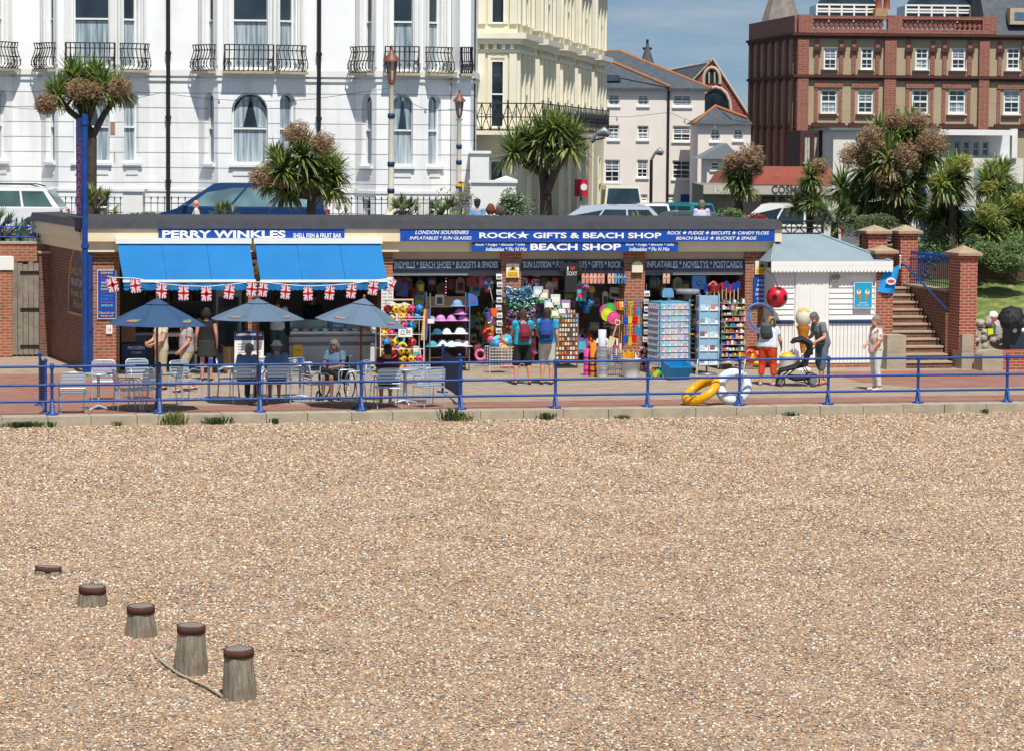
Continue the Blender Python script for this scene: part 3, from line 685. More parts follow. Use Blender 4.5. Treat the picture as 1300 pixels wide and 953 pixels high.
for row in range(8):
    for c in range(5):
        if r.random() < .12: continue
        z = .16+.2*row; x = fx0+.12+.205*c+(row % 2)*.06; yy = v-.14+r.uniform(-.05, .05)
        if x > fx1-.06: continue
        k = kinds[(i*7+row) % 6]; i += 1
        football(k[0], '#17171a', rad, (x+r.uniform(-.02, .02), yy-(.0 if row else 0), z), k[1]+' football with black spots in the wire ball rack', k[1]+' footballs in the wire ball rack', r.uniform(0, 3))
football('#c4182c', '#1a1416', .27, on_v(986.5, 377.5, 9.0), 'large red football with black spots hung on the right end pier')
hk_ = on_v(986.5, 377.5, 9.0); mb = MB(); mb.tube([(0, 0, .265), (0.0, .25, .5), (-.05, 1.2, .75)], .008, 5); mb.build('cord', M_black, [o for o in bpy.data.objects if o.name.startswith('football') and 'large red' in o['label']][0])
# clothes rail with a T-shirt
def tshirt(t, w, h, m, rot=None):
    mb = MB(rot or Matrix()); n = 12
    out = [(-.2, 0), (-.42, -.08), (-.52, -.3), (-.38, -.36), (-.3, -.22), (-.29, -1), (.29, -1), (.3, -.22), (.38, -.36), (.52, -.3), (.42, -.08), (.2, 0), (.1, -.06), (-.1, -.06)]
    P_ = [(a*w, b*h) for a, b in out]
    for a, b in (((0, 1, 4, 5, 6, 7, 10, 11, 12, 13)), ()) if False else (): pass
    mb.prism(P_, -.03, .03); return mb.build('shirt', m, t)
cr = thing('clothes_rail', 'pale wooden clothes rail above the football rack', 'clothes rail', gp(507, 9.6)); z1 = zz(507, 381, 9.6)
mb = MB(); xa, xb = gp(489, 9.6).x, gp(524.5, 9.6).x
mb.tube([(xa, 9.6, z1), (xb, 9.6, z1)], .022, 8); mb.tube([(xb-.02, 9.6, 0), (xb-.02, 9.6, z1)], .018, 7); mb.tube([(xa+.02, 9.6, 0), (xa+.02, 9.6, z1)], .018, 7); mb.tube([(xa, 9.6, z1-.42), (xb, 9.6, z1-.42)], .016, 7); mb.build('frame', mat('pale_wood', '#c9ac80', .6, .15), cr, True)
ts = put('t_shirt', 'white T-shirt with a coloured print on the clothes rail', 't-shirt', 507, 384, 9.55); tshirt(ts, .62, .62, M_white)
mb = MB(); mb.col('#e0902a').prism([(-.05, -.3), (.05, -.3), (.07, -.2), (0, -.1), (-.07, -.2)], -.034, -.031); mb.col('#c0303a').prism([(-.03, -.36), (.03, -.36), (.05, -.31), (-.05, -.31)], -.034, -.031); mb.build('print', M_tint, ts)
# black T-shirt over the middle shutter
tb = put('t_shirt', 'black souvenir T-shirt hung over the middle shutter sign', 't-shirt', 725, 331, 10.2); tshirt(tb, .53, .78, mat('black_cotton', '#26262a', .9, .2, 12.0))
mb = MB(); text(mb.col('#e6e6e6'), 'I', (-.09, -.035, -.2), .03, .1); mb.col('#c8202c').prism([(0.03, -.25), (.09, -.19), (.085, -.16), (.06, -.15), (.03, -.18), (0, -.15), (-.025, -.16), (-.03, -.19)], -.036, -.032)
text(mb.col('#e6e6e6'), 'SOXY', (.02, -.035, -.32), .26, .1); mb.build('print', M_tint, tb)
# hat shelf
v = 9.9; x0, x1 = gp(543, v).x, gp(593, v).x; H = zz(570, 372, v)
hs = thing('hat_stand', 'dark display stand of caps and sun hats in the left bay', 'display stand', ((x0+x1)/2, v, .006))
mb = MB()
for x in (x0, x1):
    for y in (v-.22, v+.22): mb.box(x-.014, x+.014, y-.014, y+.014, 0, H)
mb.build('frame', M_grey, hs, True); mb = MB(); mb.box(x0, x1, v+.2, v+.21, .1, H-.1); mb.build('back_panel', mat('stand_brown', '#4e3c30', .8, .2), hs, True)
zs = [zz(570, y, v) for y in (453, 440, 424, 407.5, 389)]
for z in zs: mb = MB(); mb.box(x0, x1, v-.22, v+.2, z-.015, z); mb.build('shelf', mat('shelf_brown', '#5e4a3a', .7, .2), hs, True)
def cap_(x, z, c, label, y=v-.08, s=1.0, grp='caps on the hat stand'):
    t = thing('sun_hat', label, 'hat', (x, y, z), rnd.uniform(-.5, .5), grp)
    mb = MB(); mb.lathe([(.12*s, 0), (.118*s, .06*s), (.09*s, .12*s), (.04*s, .15*s), (1e-4, .155*s)], (0, 0, 0), 16); cr_ = mb.build('crown', mat('hat_'+c, c, .85, .12, 15.0), t)
    mb = MB(); mb.lathe([(.115*s, .012), (.2*s, -.0), (.205*s, .004), (.115*s, .03)], (0, 0, .004), 18); mb.build('brim', mat('hat_'+c, c), t); return t
W_ = x1-x0
for k, xx in enumerate((.3, .58, .86, .78)): cap_(x0+W_*xx, zs[3]+(.0 if k < 3 else .16), '#c98ac4', ('pink sun hat on the third shelf, leftmost', 'pink sun hat in the middle of the third shelf', 'pink sun hat at the right of the third shelf', 'pink sun hat stacked on top of the others')[k], s=1.0)
cap_(x0+W_*.08, zs[3], '#8a98a4', 'grey cap left of the pink sun hats', s=.8)
cap_(x0+W_*.22, zs[2], '#1d5a78', 'dark teal cap on the shelf below the pink hats'); cap_(x0+W_*.45, zs[2], '#cfdce4', 'white cap in the middle of the shelf below the pink hats'); cap_(x0+W_*.8, zs[2], '#dfe4ea', 'white sun hat at the right of the shelf below the pink hats', s=1.15)
cap_(x0+W_*.72, zs[4], '#7f9cc8', 'light blue cap on the top shelf of the hat stand', s=1.05)
for k, (xx, c) in enumerate(((.1, '#4aa0a8'), (.35, '#e4e8ec'), (.55, '#c4dce8'), (.75, '#e8ecee'), (.92, '#d8c4cc'))): cap_(x0+W_*xx, zs[1]+.02*(k % 2), c, ('teal sun hat', 'plain white sun hat', 'pale blue sun hat', 'bright white sun hat', 'pinkish white sun hat')[k]+' on the lower shelf of the hat stand', s=1.05)
fr_ = put('photo_frame', 'grey framed card standing on the top shelf of the hat stand', 'card', 558, 388, v-.05); mb = MB(); mb.box(-.11, .11, -.01, .01, 0, .26); mb.build('card', M_grey, fr_); mb = MB(); mb.box(-.07, .07, -.014, -.01, .04, .2); mb.build('picture', M_dark, fr_)
pcard = put('price_card', 'white price card at the left of the hat stand', 'price card', 547, 411, v-.26); mb = MB(); mb.box(-.08, .08, -.004, .004, 0, .11); mb.build('card', M_white, pcard)
# beach towels / windbreak rolls hanging left of the stand
for k, c in enumerate(('#d8b83a', '#b83a3a', '#3a6aa8')):
    t = put('windbreak_roll', ('yellow', 'red', 'blue')[k]+' rolled windbreak leaning on the left of the hat stand', 'windbreak', 538+2.5*k, 432, v-.3+.05*k)
    mb = MB(); mb.tube([(-.05, 0, 0), (.03, .02, .75)], [.03, .035], 8); mb.build('roll', mat('roll_'+c, c, .7), t); mb = MB(); mb.tube([(.03, .02, .7), (.045, .024, .86)], .012, 6); mb.build('stick', M_timber, t)
# hanging things
def hanging(name, label, cat, x, y, v, shapes, m=None, cord=.15):
    t = put(name, label, cat, x, y, v); mb = MB(); shapes(mb); mb.build('body', m or M_tint, t)
    if cord: mb = MB(); mb.tube([(0, 0, 0), (0, 0, cord)], .004, 4); mb.build('hook', M_grey, t)
    return t
def flip(c):
    def f(mb):
        for q in (-.05, .05):
            mb.col(c).prism([(q-.035, -.26), (q+.035, -.26), (q+.045, -.1), (q+.03, -.01), (q-.03, -.01), (q-.045, -.1)], -.012, .012)
            mb.col('#f0e0d0').tube([(q-.035, -.015, -.13), (q, -.035, -.07), (q+.035, -.015, -.13)], .007, 5)
    return f
for k, (x, c, w_) in enumerate(((743, '#d8826a', 'coral'), (753, '#dfa08a', 'peach'), (763, '#d88a74', 'salmon'), (776, '#e0a890', 'pale peach'), (784, '#3a92c8', 'blue'), (791, '#4a6a9a', 'slate blue'), (846, '#d8a090', 'pale pink'))):
    hanging('flip_flops', w_+' pair of flip flops hung under the shutter', 'flip flops', x, 347, 10.2, flip(c))
r = random.Random(21)
words = ['toy', 'bag', 'kite', 'mask', 'net', 'doll']
HG = [(505, 352, '#7a2028', 'dark red'), (516, 352, '#b08a3a', 'ochre'), (533, 356, '#5e6a78', 'grey blue'), (548, 352, '#3a2a2a', 'brown'), (560, 360, '#7a766a', 'stone grey'), (572, 354, '#9a2a34', 'crimson'), (584, 352, '#c8b8a0', 'cream'), (598, 352, '#a8222c', 'bright red'), (606, 356, '#8a8078', 'taupe'), (613, 350, '#d8407a', 'hot pink'), (621, 352, '#b888a8', 'mauve'),
      (690, 352, '#8a8a90', 'silver grey'), (697, 358, '#c9c2b8', 'off white'), (704, 352, '#d8622a', 'orange'), (745, 372, '#6a6a70', 'mid grey'), (757, 378, '#8a7a88', 'plum grey'), (768, 370, '#54504e', 'charcoal'), (829, 350, '#4a5058', 'slate'), (860, 352, '#a09078', 'sand'), (870, 356, '#3a4a5a', 'steel blue')]
for k, (x, y, c, w_) in enumerate(HG):
    def f(mb, c=c, k=k):
        w, h = r.uniform(.07, .13), r.uniform(.2, .42)
        mb.col(c).prism([(-w, -h), (w, -h), (w*1.05, -h*.2), (w*.4, 0), (-w*.4, 0), (-w*1.05, -h*.2)], -.05, .03)
        mb.col(r.choice(PAL)).box(-w*.7, w*.7, -.056, -.05, -h*.8, -h*.35)
    hanging('toy_packet', w_+' toy packet hung high in the shop opening', 'toy packet', x, y, 10.6+r.uniform(0, 1.4), f)
# second row of packets hung on a grid further inside
for k in range(120):
    x = r.choice([r.uniform(502, 632), r.uniform(664, 790), r.uniform(664, 790), r.uniform(822, 940)]); y = 356+84*r.random()**.8
    c = r.choice(PAL+['#d8d4c8', '#b8a878', '#7aa0b8', '#c87a9a'])
    def f(mb, c=c):
        w, h = r.uniform(.05, .15), r.uniform(.12, .34); mb.M = Matrix.Rotation(r.uniform(-.16, .16), 4, 'Y') @ Matrix.Rotation(r.uniform(-.4, .4), 4, 'Z')
        mb.col(c).box(-w, w, -.02, .02, -h, 0); mb.col(r.choice(PAL+['#e8e4dc'])).box(-w*.75, w*.75, -.026, -.02, -h*.75, -h*.3)
    nm = dict(zip(PAL+['#b8a878', '#7aa0b8', '#c87a9a'], 'maroon mustard denim rose ivory green rust purple black grey teal straw powder-blue pink'.split())).get(c, 'ivory')
    wh = ('high' if y < 385 else 'low')+' inside the '+('left' if x < 650 else 'middle' if x < 800 else 'right')+' bay of the beach shop'
    hanging('gift_packet', nm+' flat gift packet hung '+wh, 'gift packet', x, y, 10.75+2.6*r.random(), f, None, .1)['group'] = nm+' packets '+wh
# union flag inside the middle bay
uf = put('union_flag', 'large union flag hanging inside the middle bay', 'flag', 673, 352, 10.9); mb = MB(Matrix.Rotation(.12, 4, 'Y')); jack(mb, .52, .42); mb.build('cloth', [M_fb, M_letter, M_fr], uf)
# wind chime string
wch = put('bead_string', 'red and white bead string hanging above the hat stand', 'bead string', 566, 378, 10.2)
for k in range(7): mb = MB(); mb.ball((0, 0, .04+k*.07), .02, 8, 6); mb.build('bead', mat('bead%d' % (k % 2), ('#c03050', '#e0dce0')[k % 2], .4), wch)
# sheaves of cards clipped on the piers
for (x, y0, y1, v, lab) in ((634, 345, 425, 10.1, 'column of picture cards clipped left of the tinsel pier'), (820.5, 361, 436, 10.1, 'column of white cards clipped right of the alarm box pier')):
    t = put('card_strip', lab, 'cards', x, y1, v); H = zz(x, y0, v)-zz(x, y1, v); mb = MB(); mb.tube([(0, .05, 0), (0, .05, H)], .01, 5); mb.build('wire', M_grey, t)
    n = int(H/.19)
    for k in range(n):
        mb = MB(Matrix.Translation((rnd.uniform(-.02, .02), 0, .03+k*.19)) @ Matrix.Rotation(R(-18), 4, 'X')); mb.col(rnd.choice(['#cfd2d4', '#b8c0c8', '#dcd8d0', '#9aa4ae'])).box(-.07, .07, -.006, .006, 0, .14); mb.col(rnd.choice(['#6a7a88', '#8a6a5a', '#4a5a6a'])).box(-.055, .055, -.009, -.006, .02, .08); mb.build('card', M_tint, t)
ob = put('orange_spade', 'orange plastic toy fan hanging by the card strip', 'toy', 627, 392, 9.9); mb = MB(); mb.prism([(-.05, -.2), (.05, -.2), (.1, 0), (-.1, 0)], -.05, .05); mb.build('head', mat('toy_orange', '#d8621c', .5), ob); mb = MB(); mb.tube([(0, 0, -.2), (.02, 0, -.4)], .014, 6); mb.build('handle', M_red, ob)
# tinsel garlands on the pier
def garland(x0, x1, y, v, c1, c2, label, seed):
    a, b = on_v(x0, y, v), on_v(x1, y, v); t = thing('tinsel_garland', label, 'garland', (a+b)/2, 0, None); mb = MB(); rr = random.Random(seed); W = (b.x-a.x)/2
    for k in range(900):
        u = rr.uniform(-1, 1); p = Vector((u*W, rr.gauss(0, .05), -.1*(1-u*u)+.05+rr.gauss(0, .045))); d = Vector((rr.gauss(0, 1), rr.gauss(0, 1), rr.gauss(0, 1))).normalized()*.035; s_ = d.orthogonal().normalized()*.012
        mb.col(rr.choice([c1, c1, c2, '#e0e6ea'] if rr.random() < .6 else [c1, '#20242a'])); mb.add([p-d-s_, p-d+s_, p+d+s_, p+d-s_], [(0, 1, 2, 3)])
    mb.build('tinsel', M_tint, t); mb = MB(); mb.tube([(-W, 0, .05), (0, 0, -.05), (W, 0, .05)], .01, 5); mb.build('string', M_dark, t)
garland(641, 674, 369, 10.0, '#2a7a9a', '#3a5a9a', 'blue green tinsel garland, topmost on the pier', 1)
garland(642, 676, 378, 9.95, '#2a6a8a', '#5a9ac0', 'blue tinsel garland just above the green one', 2)
garland(644, 676, 386, 9.9, '#0f7a4a', '#2a9a5a', 'green tinsel garland on the brick pier', 3)
garland(645, 678, 397, 9.95, '#8a7a9a', '#b0a0c0', 'lilac tinsel garland below the green one', 4)
garland(644, 676, 407, 9.95, '#6a1a34', '#c02a7a', 'dark red tinsel garland behind the shopper', 5)
garland(645, 682, 416, 9.95, '#7a1a2a', '#b03a4a', 'crimson tinsel garland lowest on the pier', 6)
# wire basket of toys
v = 9.0; wb_ = thing('wire_basket', 'white wire dump basket of bright toys left of the shoppers', 'basket', gp(634, v)); mb = MB(); w, d, H = .3, .25, .62
for z in [.18+.075*k for k in range(7)]: mb.tube([(-w, -d, z), (w, -d, z), (w, d, z), (-w, d, z)], .005, 4, 0, False, None, False, True)
for k in range(9):
    x = -w+2*w*k/8; mb.tube([(x, -d, .18), (x, -d, H)], .005, 4); mb.tube([(x, d, .18), (x, d, H)], .005, 4)
for y in (-d, 0, d):
    for x in (-w, w): mb.tube([(x, y, 0 if y else .18), (x, y, H)], .008, 5)
mb.build('basket', M_white, wb_)
r = random.Random(31)
for k in range(16):
    c, nme = r.choice([('#e8e4dc', 'white'), ('#c8e020', 'lime'), ('#3aa0d0', 'sky blue'), ('#e06090', 'pink'), ('#e0a030', 'amber'), ('#70c8c0', 'mint')])
    p = wb_.location+Vector((r.uniform(-.22, .22), r.uniform(-.18, .12), .62+.2*r.random())); t = thing('beach_toy', nme+' beach toy heaped in the white wire basket', 'beach toy', p, r.uniform(0, 3), nme+' toys in the wire basket')
    mb = MB(Euler((r.uniform(-1, 1), r.uniform(-1, 1), 0)).to_matrix().to_4x4()); (mb.ball((0, 0, 0), (.11, .08, .09), 10, 7) if k % 2 else mb.lathe([(.06, -.08), (.09, .08), (.1, .09), (.085, .08)], (0, 0, 0), 12)); mb.build('toy', mat('toy_'+c, c, .45), t)
# jewellery board
jb = thing('jewellery_board', 'brown peg board of jewellery cards beside the shoppers', 'display board', gp(718, 10.2)); w, H = .29, zz(718, 400, 10.2)
mb = MB(); mb.box(-w, w, 0, .03, .12, H); mb.build('board', mat('board_brown', '#5e4636', .8, .2), jb); mb = MB(); mb.box(-w-.03, -w, -.02, .05, 0, H+.03); mb.box(w, w+.03, -.02, .05, 0, H+.03); mb.box(-w, w, -.02, .05, H, H+.03); mb.build('frame', mat('board_frame', '#8a6a4e', .6, .2), jb)
mb = MB()
for j in range(11):
    for i in range(8):
        x = -w+.05+i*.07; z = .22+j*.115
        if r.random() < .15: continue
        mb.col(r.choice(['#c8c4bc', '#d8d8d8', '#e0a060', '#7ab0d0', '#c8d8e0', '#b0703a', '#e8e0c8'] if j > 3 else ['#e8dcc0', '#d86a2a', '#e8e4d8'])).box(x, x+.045, -.02, 0, z, z+.07)
o = mb.build('jewellery_cards', M_tint, jb)
for (x, y, c, l) in ((705, 378, '#d8d8d4', 'white'), (697, 384, '#a8d0e0', 'pale blue'), (713, 392, '#70c0c0', 'turquoise'), (705, 395, '#9ac04a', 'green'), (718, 385, '#a07ab0', 'violet'), (690, 372, '#c8b48a', 'straw'), (683, 368, '#a8c8d8', 'ice blue')):
    def f(mb, c=c): mb.col(c).box(-.12, .12, -.02, .02, -.26, 0); mb.col('#f0ece4').box(-.09, .09, -.025, -.02, -.2, -.08)
    hanging('towel_pack', l+' folded pack hung above the jewellery board', 'towel', x, y-4, 10.2, f, None, .05)
# bat discs
for k, (x, y, c, l) in enumerate(((769, 395, '#d0408a', 'pink'), (775, 393, '#3aa84a', 'green'), (771, 400, '#c8d820', 'yellow'), (779, 404, '#d8508a', 'rose'))):
    t = put('throwing_disc', l+' round throwing net hung by the spade rack', 'disc', x, y, 9.3-.04*k); M = Matrix.Rotation(R(90), 4, 'X'); mb = MB(M); mb.torus((0, 0, 0), .15, .012, None, 24, 6); mb.build('rim', mat('disc_'+c, c, .5), t); mb = MB(M); mb.lathe([(.15, 0), (1e-4, .03)], (0, 0, 0), 24); mb.build('net', mat('disc_'+c, c), t)
stn = thing('display_pole', 'thin wooden display pole holding the round throwing nets', 'pole', gp(775, 9.45)); mb = MB(); mb.tube([(0, 0, 0), (0, 0, zz(775, 385, 9.45))], .015, 6); mb.build('pole', M_timber, stn); mb = MB(); mb.box(-.2, .2, -.01, .01, 1.08, 1.11); mb.build('crossbar', M_timber, stn)
# spades
def spade(x, y, v, c, label, s=1.0, rz=0, wooden=False, grp=None, rot=0):
    t = put('toy_spade', label, 'spade', x, y, v, rz, grp); M = Matrix.Rotation(R(rot), 4, 'Y') @ Matrix.Scale(s, 4); m = mat('spade_'+c, c, .35, .05)
    mb = MB(M); mb.prism([(-.075, -.2), (-.08, 0), (.08, 0), (.075, -.2), (.04, -.25), (0, -.265), (-.04, -.25)], -.014, .014); mb.build('blade', m, t)
    mb = MB(M); mb.tube([(0, 0, -.05), (0, 0, .3)], .02, 7); mb.build('shaft', M_pale if wooden else m, t)
    mb = MB(M); mb.tube([(0, 0, .3), (-.06, 0, .34), (-.06, 0, .42), (.06, 0, .42), (.06, 0, .34), (0, 0, .3)], .016, 6); mb.build('grip', m, t)
M_pale = mat('pale_wood', '#c9ac80')
for k, (x, y, c, l) in enumerate(((794, 398, '#1a4ab8', 'blue'), (800.5, 398, '#e0c010', 'yellow'), (806, 398, '#c81a24', 'red'), (794.5, 422, '#1a50c0', 'lower blue'), (805, 421, '#c8202a', 'lower red'), (800, 424, '#e0b010', 'lower yellow'))):
    spade(x, y+4, 9.2-.02*(k > 2), c, l+' plastic spade hung in front of the alarm box pier', .82)
spade(811, 414, 9.2, '#1c88c8', 'sky blue plastic spade on a wooden shaft beside the pier', .9, 0, True)
spade(810, 392, 9.3, '#2a90c8', 'small sky blue spade at the top of the spade display', .6)
sr = thing('spade_rack', 'wire frame rack carrying the coloured plastic spades', 'rack', gp(797, 9.3)); zt_ = zz(797, 381, 9.3); mb = MB(); W = .33
for x in (-W, W): mb.tube([(x, .05, 0), (x, .05, zt_)], .011, 6)
for z in (zt_, 1.15, .6): mb.tube([(-W, .05, z), (W, .05, z)], .008, 5)
mb.build('frame', M_grey, sr)
for k, (x, c, l) in enumerate(((782, '#b8302a', 'red'), (785, '#d88a2a', 'orange'), (788, '#d8b04a', 'straw yellow'), (779, '#8a2a2a', 'dark red'))):
    t = put('fishing_net', l+' long handled net standing by the spade rack', 'net', x, 460, 9.25+.03*k); mb = MB(); mb.tube([(0, 0, 0), (.04, .03, 1.5)], .011, 6); mb.build('handle', mat('net_'+c, c, .6), t); mb = MB(); mb.lathe([(.07, 1.28), (.05, 1.45), (.012, 1.5)], (.03, .03, 0), 10); mb.build('net', mat('net_'+c, c), t)
spade(778, 428, 9.1, '#d8cfa0', 'cream wooden bat leaning at the spade rack', 1.0, 0, True, None, 18)
# tubs
def tub(name, label, x, y, r0, r1, h, m, contents=None):
    t = thing(name, label, 'tub', on_z(x, y, .006)); mb = MB(); mb.lathe([(r0, 0), (r1, h), (r1+.012, h), (r1+.012, h+.015), (r1-.012, h+.015), (r0-.015, .03), (1e-4, .03)], (0, 0, 0), 18); mb.build('tub', m, t); return t
for k, (x, y, c, l, h) in enumerate(((746, 476, '#d8408a', 'pink', .62), (754, 477, '#d87a18', 'orange', .78))):
    t = thing('foam_roll', l+' roll of foam mats standing by the mesh bin', 'roll', on_z(x, y, .006)); mb = MB(); mb.lathe([(.1, 0), (.1, h), (.085, h+.005), (.03, h-.01)], (0, 0, 0), 14); mb.build('roll', mat('foam_'+c, c, .8), t)
    mb = MB(); [mb.lathe([(.103, z), (.106, z+.02), (.103, z+.04)], (0, 0, 0), 14) for z in (.1, .25, .4)]; mb.build('band', mat('foam_band%d' % k, ('#8a2a5a', '#3a2418')[k], .8), t)
t = thing('cup_stack', 'tall stack of white ribbed buckets beside the orange roll', 'bucket stack', on_z(764, 478, .006))
for k in range(9): mb = MB(); mb.lathe([(.12, 0), (.14, .11), (.145, .115), (.13, .1)], (.01*math.sin(k*2), 0, .075*k), 16); mb.build('bucket', mat('bucket_white%d' % (k % 2), ('#d8d8de', '#b8bcc8')[k % 2], .4), t)
mb = MB(); mb.lathe([(.09, .72), (.1, 1.12), (.085, 1.12)], (0, 0, 0), 14); mb.build('roll', mat('film', '#c8ccd6', .3), t)
bn = thing('mesh_bin', 'dark mesh bin of spades between the white stack and white tub', 'bin', on_z(781, 476, .006)); mb = MB()
for z in [.05*k for k in range(1, 14)]: mb.tube([(-.22, -.2, z), (.22, -.2, z), (.22, .2, z), (-.22, .2, z)], .005, 4, 0, False, None, False, True)
for k in range(9): x = -.22+.055*k; mb.tube([(x, -.2, 0), (x, -.2, .66)], .005, 4); mb.tube([(x, .2, 0), (x, .2, .66)], .005, 4)
mb.build('mesh', M_grey, bn)
for k, (dx, c, l) in enumerate(((-.12, '#c8a86a', 'tan'), (.0, '#3a6aa8', 'blue'), (.12, '#d0b040', 'yellow'), (.05, '#d0407a', 'pink'))):
    p = bn.location; t = thing('toy_boat', l+' toy boat packed in the dark mesh bin', 'toy', (p.x+dx, p.y-.1+.05*k, .3+.12*k)); mb = MB(); mb.prism([(-.09, .06), (.09, .06), (.06, 0), (-.06, 0)], -.05, .05); mb.build('hull', mat('toy_'+c, c, .5), t); mb = MB(); mb.box(-.02, .02, -.02, .02, .06, .22); mb.build('mast', M_white, t)
wt = tub('white_tub', 'tall white tub of yellow spades in front of the brick pier', 801, 478, .19, .23, .42, mat('tub_white', '#cfd2d4', .45))
for k in range(5): spade(795+3*k, 457-3*(k % 2), wt.location.y, '#d89a10', 'yellow spade standing in the tall white tub', .7, 20*k, False, 'yellow spades in the white tub', 160+12*k)
for k, (x, y, l) in enumerate(((815, 448, 'upper'), (817, 462, 'lower'))):
    t = put('paper_flag', l+' striped paper flag bunch beside the white tub', 'flag', x, y, 9.2); mb = MB(Matrix.Rotation(.3-.5*k, 4, 'Y')); jack(mb, .2, .3); mb.build('cloth', [M_fb, M_letter, M_fr], t)
# revolving postcard stands
def spinner(x, yb, ytop, w, label, face, frame, rows, cols, pal, rz, cap=None):
    b = on_z(x, yb, .006); H = zz(x, ytop, b.y); t = thing('postcard_stand', label, 'postcard stand', b, R(rz)); w /= 2
    mb = MB(); mb.lathe([(.25, 0), (.25, .03), (.04, .06)], (0, 0, 0), 16); mb.tube([(0, 0, .05), (0, 0, H)], .025, 8); mb.build('stem', M_grey, t)
    mb = MB(); z0 = .22; mb.box(-w, w, -w*.8, w*.8, z0, H-.1); mb.build('core', mat('core_'+frame, frame, .5, .08), t)
    for i, a in enumerate((0, 90, 180, 270)):
        M = Matrix.Rotation(R(a), 4, 'Z'); dd = w*.8 if i % 2 == 0 else w; ww = w if i % 2 == 0 else w*.8
        mb = MB(M); rr = random.Random(len(label)+i); ch, cw = (H-.14-z0)/rows, 2*ww/cols
        for j in range(rows):
            for k in range(cols):
                M2 = Matrix.Translation((-ww+cw*(k+.5), -dd-.02, z0+.02+ch*j)) @ Matrix.Rotation(R(-10), 4, 'X')
                mb.col(rr.choice(['#d8dce0', '#e0dcd4', '#ccd8e0'])).box(-cw*.44, cw*.44, -.004, .004, 0, ch*.84, 0, M2)
                mb.col(rr.choice(pal)).box(-cw*.37, cw*.37, -.007, -.004, ch*.3, ch*.76, 0, M2)
                mb.col(rr.choice(pal)).box(-cw*.37, cw*.1, -.0085, -.007, ch*.12, ch*.45, 0, M2)
        mb.build('card_face', M_tint, t)
    for q in (-1, 1):
        mb = MB(); mb.box(q*w-.025*(q > 0)-.0, q*w+.025*(q < 0), -w*.8-.05, -w*.8, z0-.05, H-.04); mb.build('edge_strip', mat('core_'+frame, frame), t)
    if cap: mb = MB(); mb.prism([(-.15, 0), (.15, 0), (.15, .12), (.1, .22), (-.1, .22), (-.15, .12)], -.02, .02, 0, Matrix.Translation((-.03, 0, H))); mb.build('header_card', mat('header_blue', '#6a9ab8', .6, .2, 20.), t)
    return t
PC = ['#a8a0b8', '#c88a94', '#8ab0d0', '#7ab0b0', '#d0a8a0', '#98a8c8', '#b87a8a', '#6a90b8']
spinner(848, 474, 378, .8, 'tall blue edged postcard stand with rows of small cards', 0, '#5aa0c0', 10, 5, PC, 8, True)
spinner(897, 475, 371, .5, 'postcard stand of large view cards beside the toy rack', 0, '#8fb4cc', 5, 2, ['#c8a0a8', '#b86a7a', '#88a8c8', '#a8c8d8', '#70889a', '#6a4a4a'], -6)
# sunglasses carousel
sc = thing('sunglasses_carousel', 'grey round carousel of dark sunglasses between the postcard stands', 'display stand', gp(872, 9.3)); H = zz(872, 374, 9.3)
mb = MB(); mb.tube([(0, 0, 0), (0, 0, H)], .1, 14); mb.build('column', M_grey, sc); mb = MB(); mb.lathe([(.28, H), (.3, H+.02), (.3, H+.1), (.28, H+.12)], (0, 0, 0), 22); mb.build('header_ring', mat('ring_grey', '#8a8e94', .5), sc); mb = MB(); mb.lathe([(.26, 0), (.26, .04), (.1, .07)], (0, 0, 0), 18); mb.build('base', M_black, sc)
mb = MB(); r = random.Random(8)
for j in range(12):
    for a in range(8):
        A = a*math.pi/4+j*.1; M = Matrix.Translation((.17*math.cos(A), .17*math.sin(A), .4+j*.12)) @ Matrix.Rotation(A+math.pi/2, 4, 'Z')
        mb.col(r.choice(['#141416', '#1c1a1a', '#4a3020', '#e0b020', '#1a3aa8', '#c8502a'] if r.random() < .3 else ['#141416', '#202024']))
        for q in (-.035, .035): mb.ball((q, 0, 0), (.03, .008, .022), 7, 5, 0, M)
mb.build('sunglasses', M_tint, sc)
# crowded toy rack
tr = thing('toy_rack', 'crowded wire rack of small coloured toys by the hula hoops', 'toy rack', gp(928, 9.4)); H = zz(928, 379, 9.4); w = .32; mb = MB()
for x in (-w, w):
    for y in (-.2, .2): mb.tube([(x, y, 0), (x, y, H)], .009, 5)
mb.build('frame', M_grey, tr); n = 11
for k in range(n):
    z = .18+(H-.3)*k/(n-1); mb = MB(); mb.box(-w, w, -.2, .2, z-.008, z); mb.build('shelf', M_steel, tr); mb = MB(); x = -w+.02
    while x < w-.05:
        s_ = r.uniform(.035, .07); mb.col(r.choice(['#c82a2a', '#e0c020', '#2a62b8', '#2a9a5a', '#e8e4dc', '#d8702a', '#e890a8', '#202024', '#caa46a', '#e8e4dc', '#8a6a4a']))
        (mb.ball((x+s_/2, -.13, z+s_*.6), s_*.6, 8, 6) if r.random() < .5 else mb.box(x, x+s_*.9, -.19, -.08, z, z+s_*1.5)); x += s_*1.05
    mb.build('small_toys', M_tint, tr)
